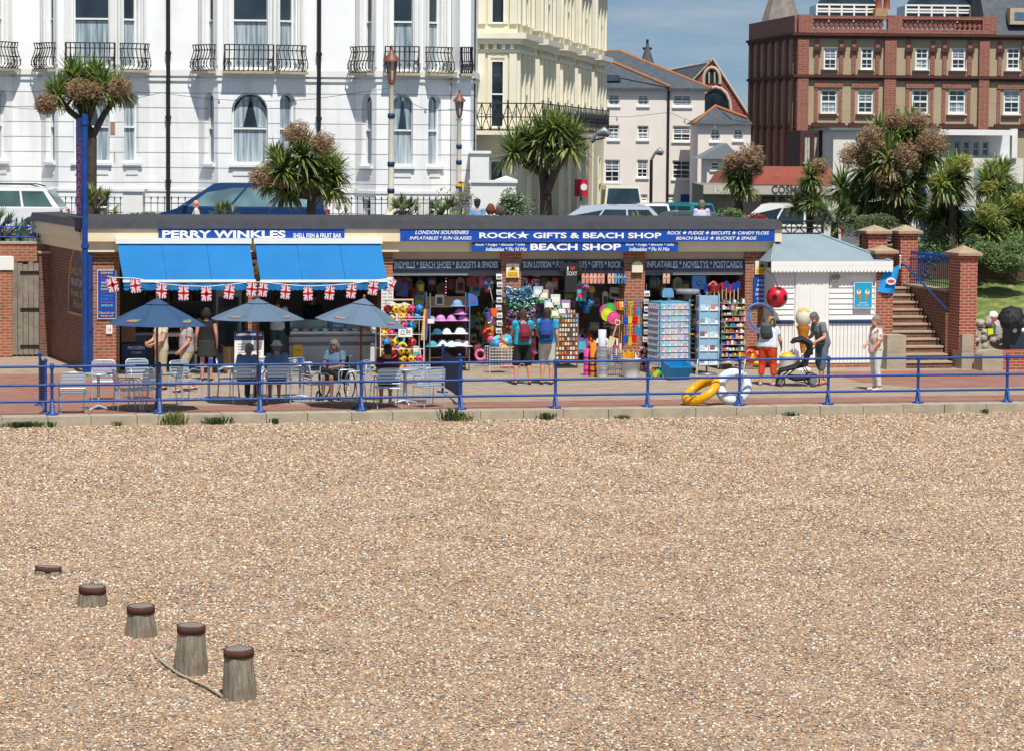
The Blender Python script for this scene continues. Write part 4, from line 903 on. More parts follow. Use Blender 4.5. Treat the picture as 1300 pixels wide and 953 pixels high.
# long spades hung over the right bay
for k in range(9):
    x = 897+5.0*k; c = ['#1a3a8a', '#a81c24', '#a81c24', '#6a1a24', '#a81c24', '#1a3a8a', '#a81c24', '#1a3a8a', '#1a3a8a'][k]
    spade(x, 372-(k % 3)*2, 10.25, c, ('dark red', 'navy')[c[1] == '1']+' metal beach spade with wooden shaft hung in the right bay', .85, 0, True, 'beach spades hung in the right bay', 180)
fb_ = put('blue_float', 'square blue swimming float hung in the right bay', 'float', 887, 359, 10.3); mb = MB(); mb.prism([(-.17, -.17), (.17, -.17), (.19, 0), (.17, .17), (-.17, .17), (-.19, 0)], -.03, .03); mb.build('float', mat('float_blue', '#1c4a78', .5), fb_); mb = MB(); mb.torus((0, -.035, 0), .06, .01, Matrix.Rotation(R(90), 4, 'X'), 16, 5); mb.build('ring', M_navy, fb_)
hr = put('bucket', 'red bucket hung under the wooden spade shafts', 'bucket', 905, 371, 10.0); mb = MB(); mb.lathe([(.09, 0), (.12, .16), (.125, .17), (.11, .16)], (0, 0, 0), 14); mb.build('bucket', M_red, hr); mb = MB(); mb.tube([(-.12, 0, .16), (0, 0, .27), (.12, 0, .16)], .006, 5); mb.build('handle', M_white, hr)
# blue crate, green toys
cr = thing('storage_crate', 'bright blue plastic crate tilted on the promenade', 'crate', on_z(857, 481, .006), R(12)); mb = MB(); a, b = (.24, .2), (.31, .27); H = .34
def ringq(s, z): return [(-s[0], -s[1], z), (s[0], -s[1], z), (s[0], s[1], z), (-s[0], s[1], z)]
vs = ringq(a, 0)+ringq(b, H)+ringq((b[0]-.02, b[1]-.02), H)+ringq((a[0]-.02, a[1]-.02), .02)
mb.add(vs, [(0, 3, 2, 1)]+[(i, (i+1) % 4, (i+1) % 4+4, i+4) for i in range(4)]+[(i+4, (i+1) % 4+4, (i+1) % 4+8, i+8) for i in range(4)]+[(i+8, (i+1) % 4+8, (i+1) % 4+12, i+12) for i in range(4)]+[(12, 13, 14, 15)], 0, False, Matrix.Translation((0, 0, .05)) @ Matrix.Rotation(R(14), 4, 'X'))
M_crate = mat('crate_blue', '#0f86c4', .4, .06); mb.build('crate', M_crate, cr); mb = MB(Matrix.Translation((0, 0, .05)) @ Matrix.Rotation(R(14), 4, 'X')); mb.box(-.33, .33, -.29, -.27, H-.03, H+.01); mb.build('rim', M_crate, cr)
for k in range(8):
    t = thing('toy_car', ('green', 'red', 'green', 'yellow', 'green', 'blue', 'green', 'orange')[k]+' little plastic toy piled at the foot of the postcard stand', 'toy', on_z(826+2.3*k, 479-(k % 3)*2.5, .006), k*1.1, 'plastic toys piled by the postcard stand'); c = ('#1a9a4a', '#c03030', '#2aa85a', '#d8c020', '#1a8a44', '#2a5ab0', '#30a84a', '#d8702a')[k]
    mb = MB(); mb.prism([(-.11, .03), (.11, .03), (.11, .09), (.05, .1), (.03, .15), (-.06, .15), (-.09, .09), (-.11, .09)], -.05, .05); mb.build('body', mat('toy_'+c, c, .4), t)
    for q in (-.06, .06): mb = MB(Matrix.Translation((q, -.055, .035)) @ Matrix.Rotation(R(90), 4, 'X')); mb.lathe([(.032, 0), (.032, .02)], (0, 0, 0), 10); mb.build('wheel', M_black, t)
# hula hoops on the right pier
for k, (c, l, dx) in enumerate((('#2a90c8', 'sky blue', 0), ('#d0608a', 'pink', .02), ('#4a70b0', 'mid blue', .05), ('#3a9ac0', 'turquoise', .075))):
    t = put('hula_hoop', l+' hula hoop hung on the right end pier', 'hula hoop', 964, 404, 9.5+.03*k); t.location.x += dx
    mb = MB(Matrix.Rotation(R(82-3*k), 4, 'X')); mb.torus((0, 0, 0), .37-.02*k, .016, None, 36, 7); mb.build('hoop', mat('hoop_'+c, c, .35), t)
for (x, y, c, l) in ((953, 452, '#c8301c', 'red'), (961, 455, '#e0b010', 'yellow')):
    t = put('inflatable', l+' inflatable toy lying below the hula hoops', 'inflatable', x, y, 9.4); mb = MB(); mb.torus((0, 0, 0), .13, .06, Matrix.Rotation(R(75), 4, 'X'), 20, 8); mb.build('ring', mat('inflat_'+c, c, .3), t); mb = MB(); mb.lathe([(.015, 0), (.012, .03)], (0, -.07, .1), 8); mb.build('valve', M_white, t)
# swim rings hung on the railing
def ring(label, x, y, v, Rr, rr_, rot, m):
    t = put('swim_ring', label, 'swim ring', x, y, v); rot = rot if len(rot) == 3 and not isinstance(rot, Vector) else rot.to_track_quat('Z', 'Y').to_euler(); mb = MB(Euler(rot).to_matrix().to_4x4()); mb.torus((0, 0, 0), Rr, rr_, None, 36, 14); mb.build('ring', m, t)
    mb = MB(Euler(rot).to_matrix().to_4x4()); mb.lathe([(.02, rr_*.9), (.014, rr_+.03)], (Rr*.7, -Rr*.7, 0), 8); mb.build('valve', M_white, t); return t
ring('large white inflatable swim ring hung on the railing', 931, 491, -0.3, .285, .115, (R(78), 0, R(-18)), mat('ring_white', '#dfe2ea', .3, .05, 3.0))
ring('yellow inflatable swim ring hung on the railing', 890, 496, -0.3, .36, .1, Vector((-.54, -.16, .8)), mat('ring_yellow', '#e0a008', .3, .05, 3.0))
for x, y0, y1, l in ((884, 456, 478, 'yellow'), (944, 456, 478, 'white')):
    t = put('rope_tie', 'thin white cord tying the '+l+' swim ring to the railing', 'cord', x, y1, -.55); H = zz(x, y0, -.55)-zz(x, y1, -.55); mb = MB(); mb.tube([(-.03, 0, -.1), (-.02, -.09, H*.6), (0, -.1, H), (.02, -.0, H*.95), (.03, .04, 0)], .009, 5); mb.build('cord', M_letter, t)

# brighter inflatables and toys crowding the three openings
r = random.Random(77); CN = [('#d8402a', 'red'), ('#e8c41a', 'yellow'), ('#1c7cc8', 'blue'), ('#e86aa0', 'pink'), ('#38a860', 'green'), ('#e8e6e0', 'white'), ('#e8821c', 'orange'), ('#6a58a8', 'violet'), ('#48b8c8', 'turquoise')]
for k in range(64):
    bay, (xa, xb) = r.choice((('left', (597, 630)), ('left', (502, 540)), ('left', (502, 632)), ('middle', (664, 700)), ('middle', (728, 768)), ('middle', (664, 790)), ('right', (822, 942))))
    x, (y, pos) = r.uniform(xa, xb), r.choice(((r.uniform(347, 372), 'overhead'), (r.uniform(374, 410), 'at head height'), (r.uniform(412, 446), 'low down'))); c, cn = r.choice(CN); kind = r.choice(('ball', 'ring', 'windmill', 'bucket', 'lilo', 'bag'))
    c2 = r.choice(CN)[0]
    def f(mb, c=c, kind=kind, c2=c2):
        s = r.uniform(.8, 1.3); mb.M = Matrix.Rotation(r.uniform(-.5, .5), 4, 'Z') @ Matrix.Rotation(r.uniform(-.25, .25), 4, 'Y'); mb.col(c)
        if kind == 'ball': mb.ball((0, 0, -.12*s), .1*s, 12, 8); mb.col(c2).torus((0, 0, -.12*s), .1*s, .012, Matrix.Rotation(1.2, 4, 'X'), 16, 4)
        elif kind == 'ring': mb.torus((0, 0, -.15*s), .12*s, .04*s, Matrix.Rotation(1.5, 4, 'X'), 18, 7)
        elif kind == 'windmill':
            for j in range(6): a = j*1.047; mb.col((c, c2)[j % 2]); mb.add([(0, -.03, -.1), (.12*s*math.cos(a), -.01, -.1+.12*s*math.sin(a)), (.1*s*math.cos(a+.7), -.05, -.1+.1*s*math.sin(a+.7))], [(0, 1, 2)])
            mb.col('#e0d8c8').tube([(0, 0, -.1), (0, 0, -.5)], .008, 5)
        elif kind == 'bucket': mb.lathe([(.07*s, -.22*s), (.1*s, -.04*s), (.105*s, -.03*s), (.09*s, -.04*s)], (0, 0, 0), 12); mb.col(c2).tube([(-.1*s, 0, -.04*s), (0, 0, .06*s), (.1*s, 0, -.04*s)], .008, 5)
        elif kind == 'lilo': mb.prism([(-.12*s, -.5*s), (.12*s, -.5*s), (.13*s, -.1*s), (.08*s, 0), (-.08*s, 0), (-.13*s, -.1*s)], -.04, .04); mb.col(c2).box(-.1*s, .1*s, -.045, -.04, -.4*s, -.3*s); mb.box(-.1*s, .1*s, -.045, -.04, -.2*s, -.12*s)
        else: mb.prism([(-.13*s, -.3*s), (.13*s, -.3*s), (.11*s, 0), (-.11*s, 0)], -.05, .05); mb.col(c2).tube([(-.07*s, 0, 0), (0, 0, .12*s), (.07*s, 0, 0)], .01, 5); mb.prism([(-.08*s, -.24*s), (.08*s, -.24*s), (.06*s, -.08*s), (-.06*s, -.08*s)], -.055, -.05)
    o = hanging('beach_'+kind, cn+' beach '+kind+' hung '+pos+' in the '+bay+' shop bay', 'beach '+kind, x, y, 10.45+1.1*r.random(), f, None, .12); o['group'] = cn+' beach '+kind+' things '+pos+' in the '+bay+' bay'
# ---------------------------------------------------------------- people
def tube2(mb, pts, rx, ry, ref=(1, 0, 0), n=12):
    """tube with an oval section; rx along ref, ry across"""
    pts = [Vector(p) for p in pts]; k = len(pts); vs = []; ref = Vector(ref)
    for i, p in enumerate(pts):
        d = (pts[min(i+1, k-1)]-pts[max(i-1, 0)]).normalized()
        a = (ref-d*ref.dot(d)); a = a.normalized() if a.length > 1e-5 else d.orthogonal().normalized(); b = d.cross(a)
        for j in range(n):
            t = 2*math.pi*j/n; vs.append(p+a*math.cos(t)*rx[i]+b*math.sin(t)*ry[i])
    fs = [(i*n+j, i*n+(j+1) % n, (i+1)*n+(j+1) % n, (i+1)*n+j) for i in range(k-1) for j in range(n)]
    fs += [tuple(range(n-1, -1, -1)), tuple(range((k-1)*n, k*n))]
    mb.add(vs, fs, 0, True)
def limb(mb, pts, rs):
    mb.tube(pts, rs, 10)
    for p, r in list(zip(pts, rs)): mb.ball(p, r*0.98, 10, 7)
def fuse(mb, name, m, parent, vox=0.009, it=6):
    """one continuous skin over overlapping volumes"""
    o = mb.build(name, m, None); md = o.modifiers.new('r', 'REMESH'); md.mode = 'VOXEL'; md.voxel_size = vox
    sm = o.modifiers.new('s', 'SMOOTH'); sm.factor = 0.5; sm.iterations = it
    bpy.context.view_layer.update()
    me = bpy.data.meshes.new_from_object(o.evaluated_get(bpy.context.evaluated_depsgraph_get()))
    old = o.data; o.modifiers.clear(); o.data = me; bpy.data.meshes.remove(old)
    me.polygons.foreach_set('use_smooth', [True]*len(me.polygons))
    o.parent = parent; return o
STAND = dict(pelvis=(0, 0, .93), belly=(0, -.01, 1.08), chest=(0, 0, 1.28), neck=(0, .015, 1.44), head=(0, -.015, 1.585),
             shL=(.175, 0, 1.385), shR=(-.175, 0, 1.385), elL=(.225, .03, 1.11), elR=(-.225, .03, 1.11), wrL=(.24, -.05, .88), wrR=(-.24, -.05, .88),
             hipL=(.088, 0, .91), hipR=(-.088, 0, .91), knL=(.095, -.02, .5), knR=(-.095, -.02, .5), anL=(.1, .03, .085), anR=(-.1, .03, .085))
SIT = dict(STAND, pelvis=(0, .08, .53), belly=(0, .08, .68), chest=(0, .06, .88), neck=(0, .05, 1.05), head=(0, .0, 1.19),
           shL=(.175, .06, .99), shR=(-.175, .06, .99), elL=(.23, -.02, .74), elR=(-.23, -.02, .74), wrL=(.13, -.25, .72), wrR=(-.13, -.25, .72),
           hipL=(.09, .06, .51), hipR=(-.09, .06, .51), knL=(.1, -.37, .5), knR=(-.1, -.37, .5), anL=(.1, -.35, .085), anR=(-.1, -.35, .085))
def V(p): return Vector(p)
def person(label, loc, rot=0, h=1.7, pose=None, base=STAND, top='#888888', sleeve=0.5, bottom=('trousers', '#444444'), leg=1.0, hair='#3a2a20', hairk='short',
           hat=None, shoe='#222222', skin='#cc927a', girth=1.0, toe=None, look=(0, 0), group=None, pattern=None):
    J = {k: Vector(v) for k, v in dict(base, **(pose or {})).items()}
    s = h/1.7; t = thing('person', label, 'person', loc, R(rot), group)
    for k in J: J[k] = J[k]*s
    g = girth; sk = mat('skin_'+skin, skin, 0.55, 0.1, 14.0)
    mb = MB()
    right = (J['shL']-J['shR']).normalized()
    tor = [J['pelvis']-V((0, 0, .06*s)), J['pelvis'], J['belly'], J['chest'], J['neck']-(J['neck']-J['chest'])*0.25]
    tube2(mb, tor, [.13*g*s, .155*g*s, .14*g*s, .16*s*(.6+.4*g), .10*s], [.09*g*s, .105*g*s, .10*g*s, .105*s*g, .065*s], right)
    up_ = (J['head']-J['neck']).normalized()
    mb.tube([J['neck']-up_*0.06*s, J['neck']+up_*0.08*s], [.062*s, .052*s], 10)
    # head with jaw, nose and ears
    Hm = Matrix.Translation(J['head']) @ Matrix.Rotation(R(look[0]), 4, 'Z') @ Matrix.Rotation(R(look[1]), 4, 'X')
    mb.ball((0, .01*s, .02*s), (.075*s, .095*s, .1*s), 14, 10, 0, Hm); mb.ball((0, -.025*s, -.055*s), (.058*s, .065*s, .065*s), 12, 8, 0, Hm)
    mb.tube([(0, -.083*s, .012*s), (0, -.106*s, -.022*s), (0, -.085*s, -.03*s)], [.008*s, .016*s, .01*s], 6, 0, True, Hm)
    for e in (-1, 1): mb.ball((e*.078*s, .012*s, -.005*s), (.012*s, .02*s, .03*s), 8, 6, 0, Hm)
    for sd_ in ('L', 'R'):
        q = 1 if sd_ == 'L' else -1
        a, e, w_ = J['sh'+sd_], J['el'+sd_], J['wr'+sd_]
        limb(mb, [a, a.lerp(e, .35), e], [.058*s*g**.5, .052*s*g**.5, .042*s]); limb(mb, [e, e.lerp(w_, .3), w_], [.042*s, .043*s, .027*s])
        mb.ball(a, .066*s*g**.3, 10, 8)
        d = (w_-e).normalized(); sidev = Vector((q, 0, 0)); sidev = (sidev-d*sidev.dot(d)).normalized(); nn = d.cross(sidev).normalized()
        pc = w_+d*.05*s; lat = nn                         # palm: wide along lat, thin along sidev
        tube2(mb, [w_, pc-d*.015*s, w_+d*.095*s], [.027*s, .04*s, .038*s], [.02*s, .016*s, .013*s], lat, 10)
        for i, (o_, ln) in enumerate(((-.031, .062), (-.0105, .078), (.0105, .074), (.031, .058))):
            b0 = w_+d*.085*s+lat*o_*s
            mb.tube([b0, b0+d*ln*.45*s-sidev*.006*s, b0+d*ln*.8*s-sidev*.022*s, b0+d*ln*s-sidev*.04*s], [.0095*s, .009*s, .0085*s, .007*s], 6)
        th = w_+d*.03*s+lat*(-.034)*s
        mb.tube([w_+d*.02*s, th, th+d*.035*s-lat*.022*s, th+d*.065*s-lat*.022*s-sidev*.01*s], [.014*s, .013*s, .011*s, .009*s], 6)
        hp, kn, an = J['hip'+sd_], J['kn'+sd_], J['an'+sd_]
        limb(mb, [hp, hp.lerp(kn, .4), kn], [.088*s*g, .078*s*g, .056*s]); limb(mb, [kn, kn.lerp(an, .3), kn.lerp(an, .7), an], [.055*s, .058*s, .042*s, .036*s])
        fd = Vector((q*.15, -1, 0)).normalized()
        if toe and toe.get(sd_): fd = Vector(toe[sd_]).normalized()
        J['toe'+sd_] = an+fd*.17*s-V((0, 0, .05*s)); J['heel'+sd_] = an-fd*.05*s-V((0, 0, .045*s))
        tube2(mb, [J['heel'+sd_], an-V((0, 0, .035*s))+fd*.03*s, J['toe'+sd_]], [.032*s, .038*s, .036*s], [.035*s, .04*s, .018*s], (0, 0, 1) if False else fd.cross(V((0, 0, 1))), 10)
    body = fuse(mb, 'body', sk, t, 0.0085)
    # face
    mb = MB(); 
    for e in (-1, 1):
        mb.col('#f0ece6').ball((e*.03*s, -.083*s, .018*s), (.013*s, .008*s, .008*s), 8, 6, 0, Hm)
        mb.col('#2a1c14').ball((e*.03*s, -.089*s, .018*s), .0058*s, 6, 5, 0, Hm)
        mb.col(hair).tube([(e*.015*s, -.09*s, .036*s), (e*.045*s, -.078*s, .036*s)], .0045*s, 5, 0, True, Hm)
    mb.col('#a5584e').tube([(-.022*s, -.083*s, -.062*s), (0, -.091*s, -.06*s), (.022*s, -.083*s, -.062*s)], .0055*s, 5, 0, True, Hm)
    mb.build('face_features', M_tint, body)
    # hair
    if hairk != 'bald':
        mb = MB(); z0 = .02
        prof = [(.088, -.03), (.096, .02), (.09, .07), (.06, .115), (.02, .13), (1e-4, .132)]
        vs = []; n = 16; rr_ = random.Random(len(label))
        for r_, z in prof:
            for j in range(n):
                a = 2*math.pi*j/n; fy = math.sin(a)
                zz = z + (.055 if (fy < -.35 and z < .04) else 0) - (.05 if fy > 0.2 and z < .0 else 0)*(2.0 if hairk in ('bob', 'long') else 1)
                k = 1+rr_.uniform(-.04, .06)
                vs.append((r_*.93*math.cos(a)*s*k, (r_*1.1*fy+.015)*s*k, zz*s))
        mb.add(vs, [(i*n+j, i*n+(j+1) % n, (i+1)*n+(j+1) % n, (i+1)*n+j) for i in range(len(prof)-1) for j in range(n)], 0, True, Hm)
        if hairk in ('bob', 'long'):
            for k in range(9):
                a = math.pi*(k/8*1.2-.1); L = -.1 if hairk == 'bob' else -.2
                mb.tube([(.082*math.cos(a)*s, (.085*math.sin(a)+.02)*s, .03*s), (.095*math.cos(a)*s, (.1*math.sin(a)+.02)*s, -.04*s), (.08*math.cos(a)*s, (.085*math.sin(a)+.02)*s, L*s)], [.03*s, .034*s, .016*s], 7, 0, True, Hm)
        mb.build('hair', mat('hair_'+hair, hair, 0.6, 0.35, 40.0, 0.6), t)
    if hat:
        mb = MB(); k, c = hat
        mb.lathe([(.1*s, 0), (.102*s, .03*s), (.092*s, .075*s), (.05*s, .1*s), (1e-4, .105*s)], (0, .01*s, .045*s), 16, 0, Hm, True, .92, 1.08)
        if k == 'cap': mb.prism([(-.07*s, -.08*s), (-.06*s, -.15*s), (0, -.175*s), (.06*s, -.15*s), (.07*s, -.08*s)], .045*s, .057*s, 0, Hm, 'z')
        else: mb.lathe([(.09*s, .055*s), (.155*s, .035*s), (.157*s, .03*s), (.09*s, .046*s)], (0, .01*s, 0), 18, 0, Hm, True, .95, 1.08)
        mb.build('hat', mat('hat_'+c, c, 0.8, 0.1, 20.0), t)
    # shirt
    mb = MB(); e_ = .017*s
    low = J['pelvis']+(J['belly']-J['pelvis'])*(-.25)
    tube2(mb, [low, J['pelvis'].lerp(J['belly'], .3), J['belly'], J['chest'], J['neck']-(J['neck']-J['chest'])*.16],
          [.165*g*s+e_, .165*g*s+e_, .155*g*s+e_, .165*s*(.6+.4*g)+e_, .092*s+e_], [.115*g*s+e_, .118*g*s+e_, .115*g*s+e_, .108*g*s+e_, .06*s+e_], right)
    for sd_ in ('L', 'R'):
        a, e, w_ = J['sh'+sd_], J['el'+sd_], J['wr'+sd_]; mb.ball(a, .078*s*g**.3, 10, 8)
        if sleeve <= 1:
            en = a.lerp(e, max(.15, sleeve)); mb.tube([a, en], [.074*s*g**.4, .07*s*g**.4], 10)
        else:
            mb.tube([a, e], [.074*s, .058*s], 10); mb.ball(e, .058*s, 10, 7); mb.tube([e, e.lerp(w_, sleeve-1)], [.058*s, .045*s], 10)
    pm = mat('cloth_'+top, top, 0.85, 0.2, 7.0, 0.7)
    if pattern:
        key = 'print_'+top
        if key not in MC:
            pm, nt, b = nodes(key); f = nt.nodes.new('ShaderNodeTexVoronoi'); f.inputs['Scale'].default_value = 14.0
            tc_ = nt.nodes.new('ShaderNodeTexCoord'); nt.links.new(tc_.outputs['Object'], f.inputs['Vector'])
            sp = nt.nodes.new('ShaderNodeSeparateColor'); nt.links.new(f.outputs['Color'], sp.inputs[0])
            stops = [(0, lin(top))] + [(0.55+0.12*i, lin(c)) for i, c in enumerate(pattern)]
            nt.links.new(ramp(nt, sp.outputs[0], stops, 'CONSTANT'), b.inputs['Base Color']); b.inputs['Roughness'].default_value = 0.85; MC[key] = pm
        pm = MC[key]
    fuse(mb, 'shirt', pm, t, 0.011, 8)
    # lower clothes
    kind, c = bottom; cm = mat('cloth_'+c, c, 0.85, 0.2, 7.0, 0.7); mb = MB()
    if kind == 'skirt':
        a = (J['knL']+J['knR'])/2; top_ = J['belly'].lerp(J['pelvis'], .45)
        tube2(mb, [top_, J['pelvis'], J['pelvis'].lerp(a, .55*leg), J['pelvis'].lerp(a, leg)], [.15*g*s, .185*g*s, .2*g*s, .21*g*s], [.115*g*s, .14*g*s, .15*g*s, .16*g*s], right, 16)
    else:
        tube2(mb, [J['belly'].lerp(J['pelvis'], .5), J['pelvis'], J['pelvis']-V((0, 0, .07*s))], [.155*g*s, .172*g*s, .15*g*s], [.115*g*s, .128*g*s, .11*g*s], right)
        for sd_ in ('L', 'R'):
            hp, kn, an = J['hip'+sd_], J['kn'+sd_], J['an'+sd_]; wd = 1.25 if kind == 'wide' else 1.0
            if leg <= .5: limb(mb, [hp, hp.lerp(kn, leg*2)], [.102*s*g, .09*s*g*wd])
            else:
                limb(mb, [hp, hp.lerp(kn, .4), kn], [.102*s*g, .092*s*g, .074*s*wd]); mb.tube([kn, kn.lerp(an, (leg-.5)*2)], [.074*s*wd, .062*s*wd], 10)
    fuse(mb, 'skirt' if kind == 'skirt' else ('shorts' if leg <= .62 else 'trousers'), cm, t, 0.011, 6)
    for sd_ in ('L', 'R'):
        mb = MB(); an, to, he = J['an'+sd_], J['toe'+sd_], J['heel'+sd_]; fd = (to-he).normalized()
        z = min(to.z, he.z)
        tube2(mb, [he-fd*.01*s-V((0, 0, .01*s)), an*0.5+he*.5+fd*.03*s-V((0, 0, .02*s)), to+fd*.02*s-V((0, 0, .008*s))], [.037*s, .043*s, .042*s], [.03*s, .036*s, .02*s], fd.cross(V((0, 0, 1))))
        fuse(mb, 'shoe', mat('shoe_'+shoe, shoe, 0.6, 0.15, 20.0), t, 0.01, 4)
    return t
def backpack(label, per, c1, c2, z, s=1.0, back=0.2, x=0.0, lean=0.0):
    M = MW[per.name] @ Matrix.Translation((x, back, z)) @ Matrix.Rotation(R(lean), 4, 'X')
    t = thing('backpack', label, 'backpack', M.translation); t.rotation_euler = M.to_euler(); MW[t.name] = M
    mb = MB(); tube2(mb, [(0, 0, -.23*s), (0, .01, -.2*s), (0, .03, 0), (0, .01, .2*s), (0, 0, .25*s)], [.12*s, .155*s, .165*s, .14*s, .06*s], [.06*s, .1*s, .115*s, .09*s, .04*s], (1, 0, 0), 14)
    fuse(mb, 'bag', mat('bag_'+c1, c1, 0.8, 0.15, 12.0, 0.2), t, 0.012, 8)
    mb = MB(); tube2(mb, [(0, .08*s, -.17*s), (0, .12*s, -.08*s), (0, .09*s, .03*s)], [.1*s, .12*s, .09*s], [.03*s, .045*s, .03*s], (1, 0, 0), 12); fuse(mb, 'pocket', mat('bag_'+c2, c2, 0.8, 0.15, 12.0), t, 0.012, 5)
    for q in (-1, 1):
        mb = MB(); mb.tube([(q*.09*s, -.02, .2*s), (q*.12*s, -.13, .27*s), (q*.13*s, -.27, .2*s), (q*.14*s, -.28, .0), (q*.13*s, -.12, -.18*s), (q*.1*s, -.0, -.2*s)], .018*s, 6, 0, True, None, True, False, 1.5); mb.build('strap', mat('bag_'+c2, c2), t)
    return t
G0 = lambda x, y: on_z(x, y, 0.006)
WALK = dict(knL=(.08, -.16, .5), anL=(.08, -.2, .085), knR=(-.09, -.02, .5), anR=(-.09, .24, .11))
person('woman standing under the left parasol in cream top and khaki trousers', G0(205, 494), -70, 1.66, dict(elL=(.24, -.1, 1.13), wrL=(.12, -.28, 1.04), elR=(-.24, -.08, 1.12), wrR=(-.1, -.3, 1.06)), top='#cfc2a8', sleeve=.4, bottom=('wide', '#b9ab8c'), leg=.92, hair='#7a5a3a', hairk='bob', girth=1.15)
person('woman in mauve grey top and cropped khaki trousers walking left', G0(237, 497), -75, 1.66, dict(WALK, elL=(.22, -.06, 1.12), wrL=(.18, -.22, .96), elR=(-.22, .1, 1.12), wrR=(-.2, .02, .9)), top='#b0a09e', sleeve=.55, bottom=('wide', '#b5a688'), leg=.72, hair='#9a7a52', hairk='bob', girth=1.25, shoe='#4a4038')
person('woman in black top and dark skirt at the seafood bar with her back turned', G0(262, 483), 170, 1.68, top='#17171a', sleeve=.1, bottom=('skirt', '#2e302c'), leg=.85, hair='#1c1614', hairk='bob', girth=1.05, skin='#c98a78')
person('man in white T-shirt ordering at the counter behind the middle parasol', at(352, 10.5, 0.05), 160, 1.76, dict(elL=(.26, -.1, 1.15), wrL=(.1, -.3, 1.12), elR=(-.25, -.12, 1.14), wrR=(-.08, -.3, 1.1)), top='#c4ccd6', sleeve=.55, bottom=('trousers', '#3a5458'), hair='#241a16', skin='#b87a5e')
person('shop worker in dark clothes serving behind the glass counter', at(397, 12.4, 0.05), 15, 1.72, dict(elL=(.24, -.12, 1.12), wrL=(.1, -.34, 1.05)), top='#1e2434', sleeve=1.6, bottom=('trousers', '#202024'), hair='#2a1a16', skin='#c08468')
person('woman in turquoise T-shirt and black shorts facing the tinsel garlands', G0(663, 487.5), 178, 1.72, dict(knL=(.14, -.02, .5), anL=(.17, .03, .085), knR=(-.14, -.02, .5), anR=(-.17, .03, .085), elL=(.23, -.1, 1.14), wrL=(.12, -.28, 1.1), elR=(-.24, -.08, 1.12), wrR=(-.14, -.28, 1.08)), top='#2aa6c4', sleeve=.5, bottom=('shorts', '#1c1a1a'), leg=.5, hair='#4a3220', hairk='short', girth=1.12, shoe='#2a1e1c')
person('man in turquoise T-shirt and white shorts beside the jewellery board', G0(694, 487.5), 160, 1.76, dict(elL=(.23, -.08, 1.13), wrL=(.18, -.24, 1.02)), top='#1f9ac0', sleeve=.55, bottom=('shorts', '#c9c4b4'), leg=.5, hair='#3a2a20', girth=1.05, shoe='#3a3634')
PL = [o for o in bpy.data.objects if o.name.startswith('person')]
def P(word): return [o for o in bpy.data.objects if o.name.startswith('person') and word in o.get('label', '')][0]
backpack('red backpack on the woman in black shorts', P('black shorts'), '#7c1f33', '#5a1626', 1.2, 0.85, 0.2)
backpack('large blue backpack on the man in white shorts', P('white shorts'), '#1c4a94', '#15356c', 1.25, 1.05, 0.22)
BEND = dict(pelvis=(0, .03, .94), belly=(0, -.01, 1.08), chest=(0, -.07, 1.27), neck=(0, -.14, 1.415), head=(0, -.23, 1.53), shL=(.18, -.1, 1.365), shR=(-.18, -.1, 1.365))
person('woman in orange cropped trousers leaning towards the pushchair', G0(974, 488.5), 145, 1.62, dict(belly=(0, -.03, 1.08), chest=(0, -.12, 1.26), neck=(0, -.19, 1.4), head=(0, -.26, 1.53), shL=(.18, -.15, 1.34), shR=(-.18, -.15, 1.34), elL=(.26, -.3, 1.1), wrL=(.2, -.5, .92), elR=(-.27, -.16, 1.08), wrR=(-.25, -.32, .9), knL=(.14, -.02, .5), anL=(.17, .03, .085), knR=(-.14, -.02, .5), anR=(-.17, .03, .085)), top='#c9d2dc', sleeve=.5, bottom=('wide', '#d2401c'), leg=.8, hair='#b58a4e', hairk='bob', girth=1.5, shoe='#d0a48c')
backpack('grey backpack with green trim on the woman in orange trousers', P('orange cropped'), '#4c5558', '#2f373a', 1.25, 0.92, 0.12, 0, -25)
person('man in grey T-shirt and long check shorts bending over the pushchair', G0(1043, 488.5), -78, 1.74, dict(BEND, elL=(.26, -.1, 1.1), wrL=(.22, -.3, 1.0), elR=(-.26, -.12, 1.1), wrR=(-.22, -.32, 1.0), knL=(.1, -.06, .5), anL=(.1, -.1, .085), anR=(-.12, .16, .085)), top='#6c7478', sleeve=.6, bottom=('wide', '#5e6c7a'), leg=.68, hair='#6a645e', hairk='short', girth=1.2, shoe='#9a4a32', look=(0, 25))
person('elderly woman in white floral blouse and white trousers standing by the kiosk', G0(1112, 495), -85, 1.7, dict(elL=(.22, -.04, 1.12), wrL=(.2, -.16, .96), elR=(-.22, -.06, 1.12), wrR=(-.14, -.2, 1.02), head=(0, -.03, 1.575)), top='#e2dcd2', sleeve=1.25, bottom=('trousers', '#d6d4d0'), leg=.98, hair='#8e8478', hairk='short', girth=1.12, shoe='#d8d4cc', pattern=['#c98a6a', '#8a7a70', '#d8b090'])
hb = thing('handbag', 'pale grey handbag on the arm of the elderly woman', 'handbag', on_z(1104, 495, 0)+Vector((0, -0.05, 1.0)))
mb = MB(); tube2(mb, [(0, 0, -.16), (0, 0, -.1), (0, 0, .06), (0, 0, .1)], [.09, .12, .11, .08], [.04, .06, .05, .02], (0, 1, 0)); fuse(mb, 'bag', mat('bag_pale', '#b9c0cc', 0.6, 0.1), hb, 0.012, 4)
mb = MB(); mb.tube([(0, -.09, .07), (0.02, -.06, .26), (0.03, .04, .28), (0, .09, .07)], .011, 6); mb.build('handle', M_black, hb)
